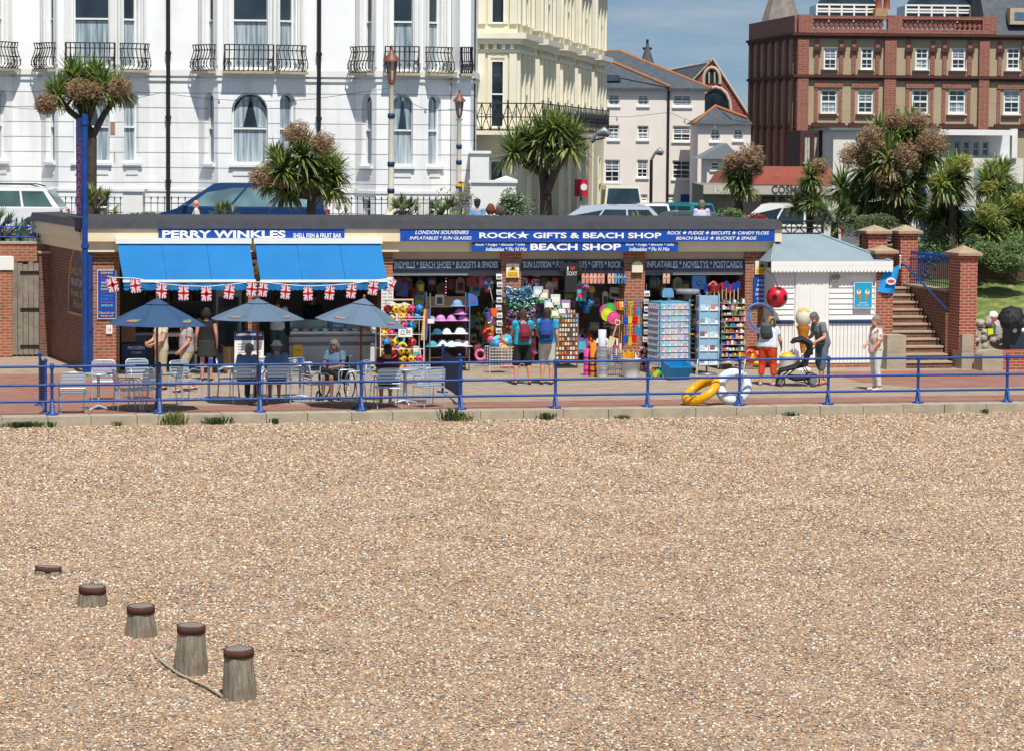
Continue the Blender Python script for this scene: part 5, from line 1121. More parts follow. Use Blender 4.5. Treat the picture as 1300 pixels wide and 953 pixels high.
# people on the upper level, cut off by the roof edge
UZ = UP+0.08
def up_at(x, y, D, h):                                           # feet position so that the crown of the head meets the pixel row
    p = at_d(x, y, D); return (p.x, p.y, UZ), p.z-UZ
for lab, x, y, rot, kw in (
    ('bald man in white shirt sitting beyond the flat roof', 249, 254, -100, dict(top='#d6d4d0', hairk='bald', hair='#8a7a6a', skin='#cf957c')),
    ('man in blue shirt and dark cap beyond the flat roof', 606, 253, 150, dict(top='#7f9fc4', sleeve=1.5, hair='#241c18', hat=('cap', '#1c2440'))),
    ('woman with auburn hair in turquoise top beyond the flat roof', 623, 259, 165, dict(top='#3aa6c8', hair='#7a3c22', hairk='bob')),
    ('woman in pink patterned top beyond the flat roof', 634, 262, 170, dict(top='#d8a8b8', hair='#5a4438', hairk='bob', pattern=['#c0607a', '#8a6a80', '#e8d8dc'])),
    ('man in pale lilac shirt walking away beyond the flat roof', 891, 254, 175, dict(top='#c4c2d8', sleeve=1.4, hair='#8a7466', girth=1.15))):
    loc, ht = up_at(x, y, 79.5 if x != 891 else 81, 0)
    b = STAND
    if ht < 1.45: b = SIT; h = ht/1.31*1.7
    else: h = min(max(ht/1.715*1.7, 1.4), 1.85)
    person(lab, loc, rot, h, base=b, bottom=('trousers', '#4a4c54'), **kw)
# ---------------------------------------------------------------- blue railing on the kerb
RV = -0.62
rl = thing('railing', 'blue tubular railing with three rails along the kerb', 'railing', (0, RV, 0.02))
pv = [66, 202, 330, 458.5, 585, 705, 822, 938.5, 1051, 1165, 1278]
xs = [on_v(x, 517, RV).x for x in pv]; sp = (xs[-1]-xs[0])/10
xs = [xs[0]-3*sp, xs[0]-2*sp, xs[0]-sp]+xs+[xs[-1]+sp*k for k in range(1, 6)]
zr = [0.97, 0.60, 0.27]
for x in xs:
    mb = MB(); mb.lathe([(.05, .12), (.045, .16), (.032, .3), (.03, .9), (.045, .93), (.05, .97), (.045, 1.01), (.02, 1.035), (1e-4, 1.04)], (x, RV, .02), 10)
    for z in zr: mb.ball((x, RV, .02+z), .052, 10, 7)
    mb.lathe([(.13, 0), (.13, .025), (.06, .05), (.05, .2)], (x, RV, .02), 12)
    mb.prism([(-.17, 0), (.1, 0), (.1, .03), (.03, .3), (-.03, .3), (-.17, .03)], x-.022, x+.022, 0, Matrix.Translation((0, RV, .02)), 'x')
    mb.build('post', M_blue, rl, True)
for z in zr:
    mb = MB(); mb.tube([(xs[0]-.5, RV, .02+z), (xs[-1]+.5, RV, .02+z)], .026, 8); mb.build('rail', M_blue, rl, True)
def windbreak(label, xa, ya, xb, yb, hgt, m, words=None):
    a, b = on_z(xa, ya, 0.0), on_z(xb, yb, 0.0); t = thing('windbreak', label, 'windbreak', a)
    d = b-a; 
    for q in (a, b):
        mb = MB(); mb.tube([q, q+Vector((0, 0, hgt))], .03, 8); mb.ball(q+Vector((0, 0, hgt+.02)), .045, 8, 6); mb.lathe([(.13, 0), (.13, .02), (.03, .04)], q, 12); mb.build('post', M_blue, t, True)
    mb = MB(); n = 8; vs = []
    for j in range(5):
        for i in range(n+1):
            k = i/n; w_ = 0.05*math.sin(math.pi*k)*(1+j*.3); p = a+d*k; sag = .05*math.sin(math.pi*k)*(1 if j in (0, 4) else .5)
            vs.append((p.x+w_*.3, p.y-w_, .14+(hgt-.2)*j/4-sag*(j/4)))
    f = [(j*(n+1)+i, j*(n+1)+i+1, (j+1)*(n+1)+i+1, (j+1)*(n+1)+i) for j in range(4) for i in range(n)]
    mb.add(vs, f, 0, True); mb.add([(x+.012, y+.012, z) for x, y, z in vs], [q[::-1] for q in f], 0, True); mb.build('panel', m, t, True)
    return t
windbreak('navy fabric windbreak standing across the promenade near the hat stand', 562, 498, 583, 513, 1.02, mat('windbreak_navy', '#1b2f57', 0.75, 0.2, 3.0))
wb = windbreak('narrow windbreak with orange lettering at the left end of the railing', 51, 514, 58, 524, 1.05, mat('windbreak_dark', '#1a2544', 0.75, 0.2, 3.0))
# ---------------------------------------------------------------- bistro furniture
def chair():
    t = thing('bistro_chair', 'aluminium bistro chair with slatted seat and back', 'chair', (0, 0, 0), 0, 'aluminium bistro chairs outside the seafood bar')
    r = .0125
    mb = MB()                                             # sits facing -y; back at +y
    for q in (-1, 1):
        x = q*.255
        mb.tube([(x, .24, 0), (x, .2, .44), (x*.96, .25, .8), (x*.75, .262, .835), (0, .265, .84)], r, 7)
        mb.tube([(x, -.24, 0), (x, -.2, .42), (x, -.19, .62), (x, -.15, .655), (x, .12, .66), (x, .215, .6)], r, 7)
        mb.tube([(x, -.2, .43), (x, .2, .43)], r*.9, 6)
    mb.tube([(-.255, -.2, .42), (.255, -.2, .42)], r*.9, 6); mb.tube([(-.255, .2, .42), (.255, .2, .42)], r*.9, 6); mb.tube([(-.25, .21, .52), (.25, .21, .52)], r*.9, 6)
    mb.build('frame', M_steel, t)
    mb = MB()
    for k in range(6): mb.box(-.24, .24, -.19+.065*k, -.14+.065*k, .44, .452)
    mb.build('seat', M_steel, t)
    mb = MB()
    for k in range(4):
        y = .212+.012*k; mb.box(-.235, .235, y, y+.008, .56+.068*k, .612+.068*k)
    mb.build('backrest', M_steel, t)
    return t
c0 = chair(); first = [True]
def put_chair(x, y, rot, label):
    p = on_z(x, y, 0.006)
    if first[0]:
        c0.location = p; c0.rotation_euler.z = R(rot); c0['label'] = label; first[0] = False; MW[c0.name] = Matrix.Translation(p) @ Matrix.Rotation(R(rot), 4, 'Z'); return c0
    return dup(c0, p, R(rot), label)
put_chair(92, 523.5, 178, 'empty aluminium chair nearest the left end of the railing')
put_chair(161, 521, 95, 'aluminium chair turned sideways between the small table and left parasol pole')
put_chair(184, 519, 215, 'aluminium chair just left of the left parasol pole')
put_chair(178, 506, 10, 'aluminium chair facing the sea behind the left parasol')
put_chair(214, 514, -110, 'aluminium chair right of the left parasol pole')
put_chair(309, 511, 180, 'aluminium chair under the man in grey cap')
put_chair(351, 511, 182, 'aluminium chair under the man in white sun hat')
put_chair(290, 505, 80, 'empty aluminium chair side on beside the cardboard box')
put_chair(366, 502, -150, 'aluminium chair tucked behind the man in white sun hat')
put_chair(492, 517, 178, 'aluminium chair under the person in dark red shirt')
put_chair(529, 510, -20, 'empty aluminium chair facing the sea beside the navy windbreak')
put_chair(478, 507, 60, 'aluminium chair behind the right parasol pole')
put_chair(236, 508, 30, 'empty aluminium chair turned towards the table between the parasols')
put_chair(330, 503, -10, 'aluminium chair facing the sea beside the middle parasol pole')
put_chair(402, 512, 100, 'aluminium chair side on beside the table with papers')
put_chair(446, 509, -80, 'aluminium chair left of the right parasol pole turned to the wheelchair')
put_chair(132, 508, -5, 'aluminium chair facing the sea behind the table at the left end')
put_chair(544, 516, 200, 'aluminium chair with its back to the sea beside the navy windbreak')
def table():
    t = thing('bistro_table', 'round aluminium bistro table', 'table', (0, 0, 0), 0, 'round bistro tables outside the seafood bar')
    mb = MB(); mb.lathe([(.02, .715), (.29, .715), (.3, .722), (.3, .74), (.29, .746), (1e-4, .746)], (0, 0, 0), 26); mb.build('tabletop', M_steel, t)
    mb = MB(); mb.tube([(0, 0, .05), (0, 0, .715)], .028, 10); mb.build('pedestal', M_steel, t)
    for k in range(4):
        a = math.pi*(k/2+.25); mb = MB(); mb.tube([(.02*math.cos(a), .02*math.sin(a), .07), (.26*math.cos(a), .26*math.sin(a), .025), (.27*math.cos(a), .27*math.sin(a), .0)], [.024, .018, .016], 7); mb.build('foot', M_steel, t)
    return t
t0 = table(); TB = []
for i, (x, y, lab) in enumerate(((125, 519, 'round aluminium table beside the chair nearest the left end'), (265, 507.5, 'round aluminium table holding one blue can under the left and middle parasols'),
                  (381, 506, 'round aluminium table with papers in front of the woman in the wheelchair'), (514, 512, 'round aluminium table beside the navy windbreak'))):
    p = on_z(x, y, 0.006)
    if i == 0: t0.location = p; t0['label'] = lab
    else: dup(t0, p, 0.3*i, lab)
    TB.append(p)
def can(p, c, label, r=.033, h=.12):
    t = thing('drinks_can', label, 'drinks can', p)
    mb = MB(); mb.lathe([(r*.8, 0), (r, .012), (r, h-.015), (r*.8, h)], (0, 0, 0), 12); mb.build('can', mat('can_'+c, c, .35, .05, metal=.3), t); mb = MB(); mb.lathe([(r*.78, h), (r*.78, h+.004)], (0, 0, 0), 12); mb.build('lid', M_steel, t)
can(TB[1]+Vector((.05, 0, .746)), '#1f5ab0', 'blue drinks can on the table between the parasols', .045, .15)
can(TB[2]+Vector((0, 0, .746)), '#1f5ab0', 'blue drinks can on the table with papers', .045, .15)
pp = thing('napkin_pile', 'crumpled white papers on the table before the wheelchair', 'papers', TB[2]+Vector((.12, -.05, .747))); r = random.Random(6)
mb = MB()
for k in range(5): mb.cbox((r.uniform(-.08, .08), r.uniform(-.08, .08), .006+.008*k), (.16, .12, .004), 0, (r.uniform(-.1, .1), r.uniform(-.1, .1), r.uniform(0, 3)))
mb.build('papers', M_white, pp)
cp = thing('paper_cup', 'white paper cup on the table with papers', 'cup', TB[2]+Vector((-.13, -.03, .746))); mb = MB(); mb.lathe([(.03, 0), (.042, .11), (.044, .11)], (0, 0, 0), 12); mb.build('cup', M_white, cp)
# ---------------------------------------------------------------- parasols
def parasol(label, xb, yb, xa, ya, yrim, width, c, tilt=0.0):
    b = on_z(xb, yb, 0.006); D = (b-CAM).dot(fh); sc = pix(b)[2]
    ap = at_d(xa, ya, D); rim = at_d(xa, yrim, D); Rr = width/sc/2; H = ap.z-rim.z
    t = thing('parasol', label, 'parasol', b, 0, 'three parasols over the bistro tables'); M = Matrix.Translation((0, 0, rim.z-b.z)) @ Matrix.Rotation(R(tilt), 4, 'Y')
    m = mat('canopy_'+c, c, .8, .08, 2.0); n = 8; sub = 6; vs = []; fs = []
    off = math.pi/8
    def pt(i, k, j):                                       # panel i, across j/sub, down k
        a0 = 2*math.pi*i/n+off; a1 = a0+2*math.pi/n; f = j/sub
        x = Rr*k*((1-f)*math.cos(a0)+f*math.cos(a1)); y = Rr*k*((1-f)*math.sin(a0)+f*math.sin(a1))
        bow = 4*f*(1-f)
        return (x, y, H*(1-k)**1.0*.93+H*.05*math.sin(math.pi*k)-.035*bow*k*Rr+.03*bow*(k > .99))
    ks = [.12, .35, .6, .8, .93, 1.0]
    mb = MB()
    for i in range(n):
        g = [[pt(i, k, j) for j in range(sub+1)] for k in ks]; flat = [p for row in g for p in row]
        mb.add(flat, [(a*(sub+1)+j, (a+1)*(sub+1)+j, (a+1)*(sub+1)+j+1, a*(sub+1)+j+1) for a in range(len(ks)-1) for j in range(sub)], 0, True, M)
    can_ = mb.build('canopy', m, t)
    mb = MB()
    for i in range(n):
        for (r0, z0, r1, z1) in ((.02, H*.99, .24*Rr, H*.77),):
            a0 = 2*math.pi*i/n+off; a1 = a0+2*math.pi/n
            mb.add([(r0*math.cos(a0), r0*math.sin(a0), z0), (r1*math.cos(a0), r1*math.sin(a0), z1), (r1*math.cos(a1), r1*math.sin(a1), z1), (r0*math.cos(a1), r0*math.sin(a1), z0)], [(0, 1, 2, 3)], 0, False, M)
    mb.build('vent', m, t)
    for i in range(n):
        a0 = 2*math.pi*i/n+off; mb = MB(); mb.tube([(Rr*k*math.cos(a0), Rr*k*math.sin(a0), H*(1-k)*.93+H*.05*math.sin(math.pi*k)-.02) for k in (.05, .4, .7, .995)], .009, 5, 0, True, M)
        mb.build('rib', M_timber, t)
    mb = MB(); mb.tube([(0, 0, 0), (0, 0, rim.z-b.z+H*.95)], .024, 10); mb.build('pole', M_timber, t)
    mb = MB(); mb.lathe([(.02, 0), (.035, .03), (.03, .06), (.01, .085), (1e-4, .09)], (0, 0, H*.98), 10, 0, M); mb.build('finial', M_timber, t)
    mb = MB(); mb.lathe([(.22, 0), (.22, .05), (.06, .08), (.045, .2), (.03, .2)], (0, 0, 0), 16); mb.build('foot', M_iron, t)
    # rainbow flash near the rim of each second panel
    mb = MB()
    for i in (4, 5, 6, 7):
        if i % 2: continue
        for k, cc in enumerate(('#a0408a', '#b8943a', '#6a9a5a', '#4a80a8')):
            k0, k1 = .83-.025*k, .85-.025*k; f0, f1 = .2+.06*k, .62+.06*k
            def q(k_, f_):
                a0 = 2*math.pi*i/n+off; a1 = a0+2*math.pi/n; bow = 4*f_*(1-f_)
                return (Rr*k_*((1-f_)*math.cos(a0)+f_*math.cos(a1)), Rr*k_*((1-f_)*math.sin(a0)+f_*math.sin(a1)), H*(1-k_)*.93+H*.05*math.sin(math.pi*k_)-.035*bow*k_*Rr+.012)
            mb.col(cc); mb.add([q(k1, f0), q(k1, (f0+f1)/2), q(k1, f1), q(k0, f1), q(k0, (f0+f1)/2), q(k0, f0)], [(0, 1, 4, 5), (1, 2, 3, 4)], 0, False, M)
    mb.build('emblem', M_tint, can_)
parasol('dark blue parasol at the left with level canopy', 199.5, 523, 197, 378.5, 412, 128, '#28496c', 1)
parasol('faded grey blue parasol in the middle of the three', 327, 513.5, 333, 379, 405, 122, '#566a80', 0)
parasol('faded grey blue parasol at the right leaning to one side', 458, 519, 464, 378.5, 411, 121, '#5b6f86', 6.5)
# ---------------------------------------------------------------- people sitting outside
def sit(label, x, y, rot, **kw): return person(label, on_z(x, y, 0.006), rot, kw.pop('h', 1.66), base=SIT, **kw)
sit('man in grey cap and pale blue shirt hunched over at the table', 312, 509, 150, pose=dict(chest=(0, -.05, .86), neck=(0, -.12, 1.0), head=(0, -.2, 1.1), shL=(.17, -.08, .95), shR=(-.17, -.08, .95), elL=(.25, -.12, .72)), top='#6f8aa8', sleeve=1.2, bottom=('trousers', '#4a5560'), hair='#8a8078', hat=('cap', '#8a949a'), look=(0, 20))
sit('man in white sun hat and blue shirt with his back to the sea', 351, 509, 178, top='#6c88a6', sleeve=.7, bottom=('shorts', '#3a4250'), leg=.5, hair='#7a6a5e', hat=('brim', '#cfcfbe'), girth=1.2)
sit('woman in sunglasses and pale blue top sitting in the wheelchair', 424, 506, -35, top='#5c7490', sleeve=.6, bottom=('skirt', '#121216'), leg=1.0, hair='#7a7068', hairk='bob', girth=1.1, skin='#a06e5a')  # parasol shade over her is put into the darker top and skin colours
sit('person in dark red shirt and black cap sitting with their back to the sea', 492, 515, 175, top='#5e1524', sleeve=.6, bottom=('shorts', '#20222e'), leg=.5, hair='#2a2220', hat=('cap', '#15161a'), shoe='#c8ccd0', girth=1.15)
sg = thing('sunglasses', 'dark sunglasses on the woman in the wheelchair', 'sunglasses', (0, 0, 0)); hw = P('sunglasses'); sM = MW[hw.name]; s_ = 1.66/1.7
sg.location = sM.translation; sg.rotation_euler = sM.to_euler(); MW[sg.name] = sM
mb = MB()
for e in (-1, 1): mb.ball((e*.032*s_, -.098*s_, 1.208*s_), (.026, .008, .02), 10, 6)
mb.build('lens', M_black, sg); mb = MB(); mb.tube([(-.085, .01, 1.185), (-.07, -.08, 1.182), (0, -.1, 1.184), (.07, -.08, 1.182), (.085, .01, 1.185)], .004, 5); mb.build('frame', M_black, sg)
wc = thing('wheelchair', 'black folding wheelchair under the woman in sunglasses', 'wheelchair', on_z(424, 506, .006), R(-35))
for q in (-1, 1):
    Mw = Matrix.Translation((q*.3, .16, .3)) @ Matrix.Rotation(R(90), 4, 'Y')
    mb = MB(); mb.torus((0, 0, 0), .29, .017, None, 28, 6); w1 = MB(Mw); w1.torus((0, 0, 0), .285, .018, None, 28, 6); tb_ = w1.build('rear_wheel', M_black, wc)
    w2 = MB(Mw)
    for k in range(10): a = math.pi*k/5; w2.tube([(0, 0, 0), (.28*math.cos(a), .28*math.sin(a), 0)], .003, 4)
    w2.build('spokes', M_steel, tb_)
    mb = MB(Matrix.Translation((q*.24, -.3, .1)) @ Matrix.Rotation(R(90), 4, 'Y')); mb.torus((0, 0, 0), .08, .018, None, 16, 6); mb.build('front_wheel', M_black, wc)
    mb = MB(); mb.tube([(q*.26, .24, .9), (q*.26, .22, .3), (q*.26, -.2, .42), (q*.24, -.32, .12)], .013, 6); mb.tube([(q*.26, .22, .7), (q*.26, -.15, .7), (q*.26, -.2, .42)], .013, 6); mb.tube([(q*.26, .22, .3), (-q*.22, -.16, .46)], .011, 6); mb.tube([(q*.26, .24, .9), (q*.26, .36, .92)], .018, 7); mb.build('side_frame', M_grey, wc)
    mb = MB(); mb.box(q*.16-.08, q*.16+.08, -.55, -.38, .05, .07); mb.build('footrest', M_black, wc)
mb = MB(); mb.box(-.25, .25, -.2, .24, .415, .45); mb.build('seat', M_black, wc); mb = MB(); mb.box(-.25, .25, .235, .255, .45, .9); mb.build('backrest', M_black, wc)
# ---------------------------------------------------------------- white weatherboard kiosk
KV = 9.45
kx0, kx1 = on_v(982, 440, KV).x, on_v(1113, 440, KV).x; kz = on_v(1050, 346, KV).z
kk = thing('kiosk', 'white weatherboarded ice cream kiosk with blue grey hipped roof and scalloped valance', 'kiosk', ((kx0+kx1)/2, KV, .006))
xd0, xd1 = on_v(1009, 440, KV).x, on_v(1051, 440, KV).x; zmid = on_v(1080, 409, KV).z
mb = MB(); mb.box(kx0, kx1, KV+.06, KV+2.4, .12, kz+.1); mb.build('wall', M_white, kk, True)
mb = MB()
def boards(mb, xa, xb, za, zb_, st=.135):
    z = za
    while z < zb_-.02:
        h = min(st, zb_-z); mb.prism([(KV+.06, z), (KV+.022, z), (KV+.048, z+h-.002), (KV+.06, z+h-.004)], xa, xb, ax='x'); z += st
boards(mb, kx0, xd0-.03, zmid+.06, kz+.05); mb.build('weatherboards', M_white, kk, True); mb = MB(); boards(mb, xd1+.03, kx1-.08, zmid+.06, kz+.05); mb.build('weatherboards', M_white, kk, True)
mb = MB(); x = kx0
def vboards(mb, xa, xb, za, zb_, w=.1):
    x = xa
    while x < xb-.01: mb.box(x, min(x+w-.012, xb), KV+.02, KV+.058, za, zb_); x += w
vboards(mb, kx0, xd0-.03, .12, zmid-.04); mb.build('lower_panels', M_white, kk, True); mb = MB(); vboards(mb, xd1+.03, kx1, .12, zmid-.04); mb.build('lower_panels', M_white, kk, True)
for a, b in ((kx0, xd0-.03), (xd1+.03, kx1-.08)): mb = MB(); mb.box(a, b, KV-.02, KV+.05, zmid-.03, zmid+.03); mb.build('blue_rail', M_navy, kk, True)
mb = MB(); mb.box(xd0, xd1, KV+.01, KV+.05, .14, kz+.02); dr = mb.build('door', M_white, kk, True)
for (a, b, c, d) in ((.1, .48, zmid, kz-.15), (.55, .93, zmid, kz-.15), (.1, .48, .25, zmid-.12), (.55, .93, .25, zmid-.12)):
    mb = MB(); xa, xb = xd0+(xd1-xd0)*a, xd0+(xd1-xd0)*b; s = .025
    mb.box(xa, xb, KV-.008, KV+.01, c, c+s); mb.box(xa, xb, KV-.008, KV+.01, d-s, d); mb.box(xa, xa+s, KV-.008, KV+.01, c+s, d-s); mb.box(xb-s, xb, KV-.008, KV+.01, c+s, d-s); mb.build('door_panel', M_white, dr, False).matrix_parent_inverse = Matrix.Translation(-kk.location)
mb = MB(); mb.box(kx1-.08, kx1, KV-.01, KV+.06, .12, kz+.05); mb.build('corner_board', M_white, kk, True)
mb = MB(); mb.box(kx0, kx1, KV+.04, KV+2.38, 0, .118); mb.build('plinth', M_brick, kk, True)
ov = .16; ex0, ex1 = on_v(979, 330, KV-ov).x, on_v(1133.5, 330, KV-ov).x; ez = on_v(1050, 333, KV-ov).z
rz_ = on_v(1040, 298, KV+1.0).z; ry0 = KV+1.0
mb = MB(); E_ = [(ex0, KV-ov, ez), (ex1, KV-ov, ez), (ex1, KV+2.7, ez), (ex0, KV+2.7, ez)]; rx0, rx1 = on_v(985, 298, ry0).x, on_v(1042, 298, ry0).x
Rg = [(rx0, ry0, rz_), (rx1, ry0, rz_), (rx1, ry0+.35, rz_), (rx0, ry0+.35, rz_)]
mb.add(E_+Rg, [(0, 1, 5, 4), (1, 2, 6, 5), (2, 3, 7, 6), (3, 0, 4, 7), (4, 5, 6, 7), (0, 3, 2, 1)])
mb.build('roof', mat('kiosk_roof', '#82939a', .8, .12, 1.2, dirt='#5e6a70'), kk, True)
mb = MB()
for a, b in ((E_[0], Rg[0]), (E_[1], Rg[1])): mb.tube([Vector(a)+Vector((0, 0, .015)), Vector(b)+Vector((0, 0, .015))], .028, 6)
mb.build('hip_roll', mat('hip_grey', '#8aa0aa', .7), kk, True)
mb = MB(); mb.box(ex0, ex1, KV-ov-.02, KV-ov, ez-.1, ez+.02); mb.box(ex1-.02, ex1, KV-ov+.002, KV+2.7, ez-.1, ez+.02)
n = int((ex1-ex0)/.095); w = (ex1-ex0)/n; zv = ez-.2; pts = [(ex0, ez-.1)]
for k in range(n):
    for j in range(5): a = math.pi*j/4; pts.append((ex0+w*(k+.5)-w*.5*math.cos(a), zv-.06*math.sin(a)))
pts.append((ex1, ez-.1)); mb.prism(pts, KV-ov-.018, KV-ov-.002); mb.build('valance', M_white, kk, True)
# fixtures on the kiosk
pt, W, H = sign('ice_cream_poster', 'light blue ice cream poster in a white frame on the kiosk', 1084.5, 1106, 359, 391, KV-.03, mat('poster_cyan', '#14a0c8', .4, .08), [('ICES & CONES', .5, .9, .7, .06, Wt), ('WHIPPED', .5, .8, .5, .06, '#dff0f4')], M_white)
for q in (-.22, .2):
    mb = MB(); M = Matrix.Translation((q*W, -.034, H*.5)) @ Matrix.Rotation(q*.9, 4, 'Y'); mb.col('#c8742a').prism([(0, -H*.28), (.05, H*.06), (-.05, H*.06)], -.004, 0, 0, M); mb.col('#f0e4cc').prism([(.05, H*.06), (.06, H*.16), (0, H*.27), (-.06, H*.16), (-.05, H*.06)], -.004, 0, 0, M); mb.col('#b03a2a').prism([(.0, H*.1), (.03, H*.2), (.0, H*.27), (-.02, H*.2)], -.006, -.004, 0, M); mb.build('picture', M_tint, pt)
vt = put('vent', 'small grey metal vent under the kiosk valance', 'vent', 1061, 354, KV-.01); mb = MB(); mb.box(-.1, .1, -.05, .03, -.08, .08); mb.build('casing', M_stone, vt); mb = MB(); [mb.box(-.08, .08, -.06, -.05, -.06+.04*k, -.045+.04*k) for k in range(4)]; mb.build('louvre', M_grey, vt)
fl = put('blue_flag', 'sky blue ice cream flag hung from the kiosk corner', 'flag', 1136, 339, KV-.1, 0)
mb = MB(); vs = []; n = 8
for j in range(7):
    for i in range(n+1):
        u = i/n; k = j/6; vs.append((-.13*(1-u)*k-.05+.17*u-.27*(1-u)-.12*u*k, .045*math.sin(u*5+k*2), (.06-.24*(1-u))*(1-k)+(-.68+.05*(1-u))*k))
f = [(j*(n+1)+i, (j+1)*(n+1)+i, (j+1)*(n+1)+i+1, j*(n+1)+i+1) for j in range(6) for i in range(n)]
mb.add(vs, f, 0, True); mb.add([(x, y+.01, z) for x, y, z in vs], [q[::-1] for q in f], 0, True); cl = mb.build('cloth', mat('flag_cyan', '#0f8fd0', .7, .08, 4.0), fl)
mb = MB(); mb.col('#e8ecec').prism([(.13*math.cos(a), .09*math.sin(a)) for a in [k*math.pi/8 for k in range(16)]], -.012, .0, 0, Matrix.Translation((-.13, -.08, -.36))); mb.col('#c83a4a').prism([(.1*math.cos(a), .045*math.sin(a)) for a in [k*math.pi/8 for k in range(16)]], -.016, -.012, 0, Matrix.Translation((-.13, -.08, -.36))); mb.build('emblem', M_tint, cl)
mb = MB(); mb.tube([(.14, 0, -.05), (.14, 0, .25)], .012, 6); mb.ball((.14, 0, .27), .03, 8, 6); mb.build('pole', M_white, fl)
# giant cornet and round-topped ice cream drum by the door
gcn = thing('giant_cornet', 'giant fibreglass ice cream cornet with orange cone beside the kiosk door', 'model ice cream', on_z(1019, 470, .006)); mb = MB(); z0 = on_v(1017, 428, 8.8).z
mb = MB(); mb.lathe([(.2, 0), (.2, .05), (.05, .1), (.05, .45)], (0, 0, 0), 16); mb.build('stand', M_white, gcn)
mb = MB(); mb.lathe([(.05, .42), (.15, 1.0), (.17, 1.05), (.17, 1.1)], (0, 0, 0), 18); mb.build('cone', mat('cone_orange', '#c87a18', .6, .15, 20.0), gcn)
mb = MB(); mb.ball((0, 0, 1.3), (.2, .2, .24), 18, 12); mb.build('scoop', mat('scoop_cream', '#cfcab8', .5, .06), gcn); mb = MB(); mb.lathe([(.16, 1.45), (.12, 1.51), (1e-4, 1.55)], (0, 0, 0), 18); mb.build('sauce', mat('scoop_sauce', '#d8b050', .4), gcn)
wb2 = thing('white_tub', 'white tub with yellow contents behind the pushchair', 'tub', on_z(999, 472, .006)); mb = MB(); mb.lathe([(.17, 0), (.2, .38), (.215, .4), (.17, .39), (.15, .1), (1e-4, .1)], (0, 0, 0), 18); mb.build('body', mat('figure_white', '#d8d8d0', .45, .05), wb2); mb = MB(); mb.lathe([(.17, .36), (.12, .46), (1e-4, .5)], (0, 0, 0), 12); mb.build('contents', M_yellow, wb2)
# pushchair
ps = thing('pushchair', 'black pushchair with raised hood between the woman in orange and the man', 'pushchair', on_z(1010, 489.5, .006), R(-100))
def wheel(t, c, r, M=None, w=.03):
    Mw = Matrix.Translation(Vector(c)) @ Matrix.Rotation(R(90), 4, 'Y'); mb = MB(Mw); mb.torus((0, 0, 0), r-w/2, w/2*1.1, None, 22, 7); wq = mb.build('wheel', M_black, t); mb = MB(Mw); mb.lathe([(r*.55, -.012), (r*.6, 0), (r*.55, .012)], (0, 0, 0), 14)
    mb.build('hub', M_grey, wq)
for q in (-.26, .26): wheel(ps, (q, .38, .15), .15); wheel(ps, (q*.75, -.38, .11), .11)
for q in (-.24, .24): mb = MB(); mb.tube([(q, .38, .15), (q, .1, .55), (q, .45, .98), (q, .62, 1.0)], .016, 7); mb.tube([(q*.8, -.38, .11), (q, .1, .55)], .016, 7); mb.build('frame', M_black, ps)
mb = MB(); mb.tube([(-.24, .62, 1.0), (.24, .62, 1.0)], .02, 7); mb.build('handle', M_black, ps)
mb = MB(); tube2(mb, [(0, .34, .95), (0, .2, .5), (0, -.1, .42), (0, -.36, .36), (0, -.42, .24)], [.2, .22, .22, .2, .18], [.05, .08, .06, .05, .03], (1, 0, 0)); fuse(mb, 'seat', mat('pram_black', '#19191b', .7, .15), ps, .015)
mb = MB(); tube2(mb, [(0, .34, .72), (0, .3, .98), (0, .12, 1.08), (0, -.04, 1.05), (0, -.12, .98)], [.21, .23, .23, .22, .2], [.05, .09, .08, .06, .02], (1, 0, 0)); fuse(mb, 'hood', mat('pram_black', '#19191b'), ps, .015)
mb = MB(); tube2(mb, [(0, .3, .2), (0, 0, .18), (0, -.2, .22)], [.16, .2, .16], [.06, .08, .05], (1, 0, 0)); fuse(mb, 'basket', mat('pram_grey', '#26282a', .8), ps, .015)
# ---------------------------------------------------------------- steps up to the gardens
SV = 8.9
st = thing('steps', 'flight of brick steps with pale stone treads climbing behind the kiosk', 'steps', on_v(1180, 453, SV))
n = 8; ys = [452, 437.5, 423, 410.5, 397, 385.5, 373, 362]
xs0, xs1 = on_v(1133, 453, SV).x, on_v(1211, 453, SV).x; rise, tr_ = .172, .3
mb = MB(); mt = MB()
for k in range(11):
    y0 = SV+.1+tr_*k; mb.box(xs0, xs1-.05*k*0, y0+.02, y0+tr_+.6, rise*k, rise*(k+1)-.045); mt.box(xs0, xs1, y0-.01, y0+tr_+.05, rise*(k+1)-.043, rise*(k+1))
mb.build('riser', M_brickdark, st, True); mt.build('tread', mat('tread_stone', '#ab9a84', .85, .12, 4.0), st, True)
def pier_(label, x0, x1, ytop, ycap, yb, v, dep=.55, zbase=0.0, cap='#b08a68'):
    a, b = on_v(x0, ytop+40, v).x, on_v(x1, ytop+40, v).x; z1 = on_v((x0+x1)/2, ytop, v).z; zc = on_v((x0+x1)/2, ycap, v).z
    t = thing('gate_pier', label, 'brick pier', ((a+b)/2, v, zbase)); mb = MB(); mb.box(a, b, v, v+dep, zbase, z1-.06); mb.box(a-.03, b+.03, v-.03, v+dep+.03, z1-.06, z1); mb.build('shaft', M_brickred, t, True)
    mb = MB(); q = .1; c = [(a-q, v-q), (b+q, v-q), (b+q, v+dep+q), (a-q, v+dep+q)]; vs = [(x, y, z1) for x, y in c]+[(x, y, z1+.07) for x, y in c]+[((a+b)/2, v+dep/2, zc)]
    mb.add(vs, [(3, 2, 1, 0)]+[(i, (i+1) % 4, (i+1) % 4+4, i+4) for i in range(4)]+[(i+4, (i+1) % 4+4, 8) for i in range(4)])
    mb.build('cap', mat('lichen_cap', '#a8937a', .95, .25, 5.0, .4, dirt='#b8702a'), t, True); return a, b, z1
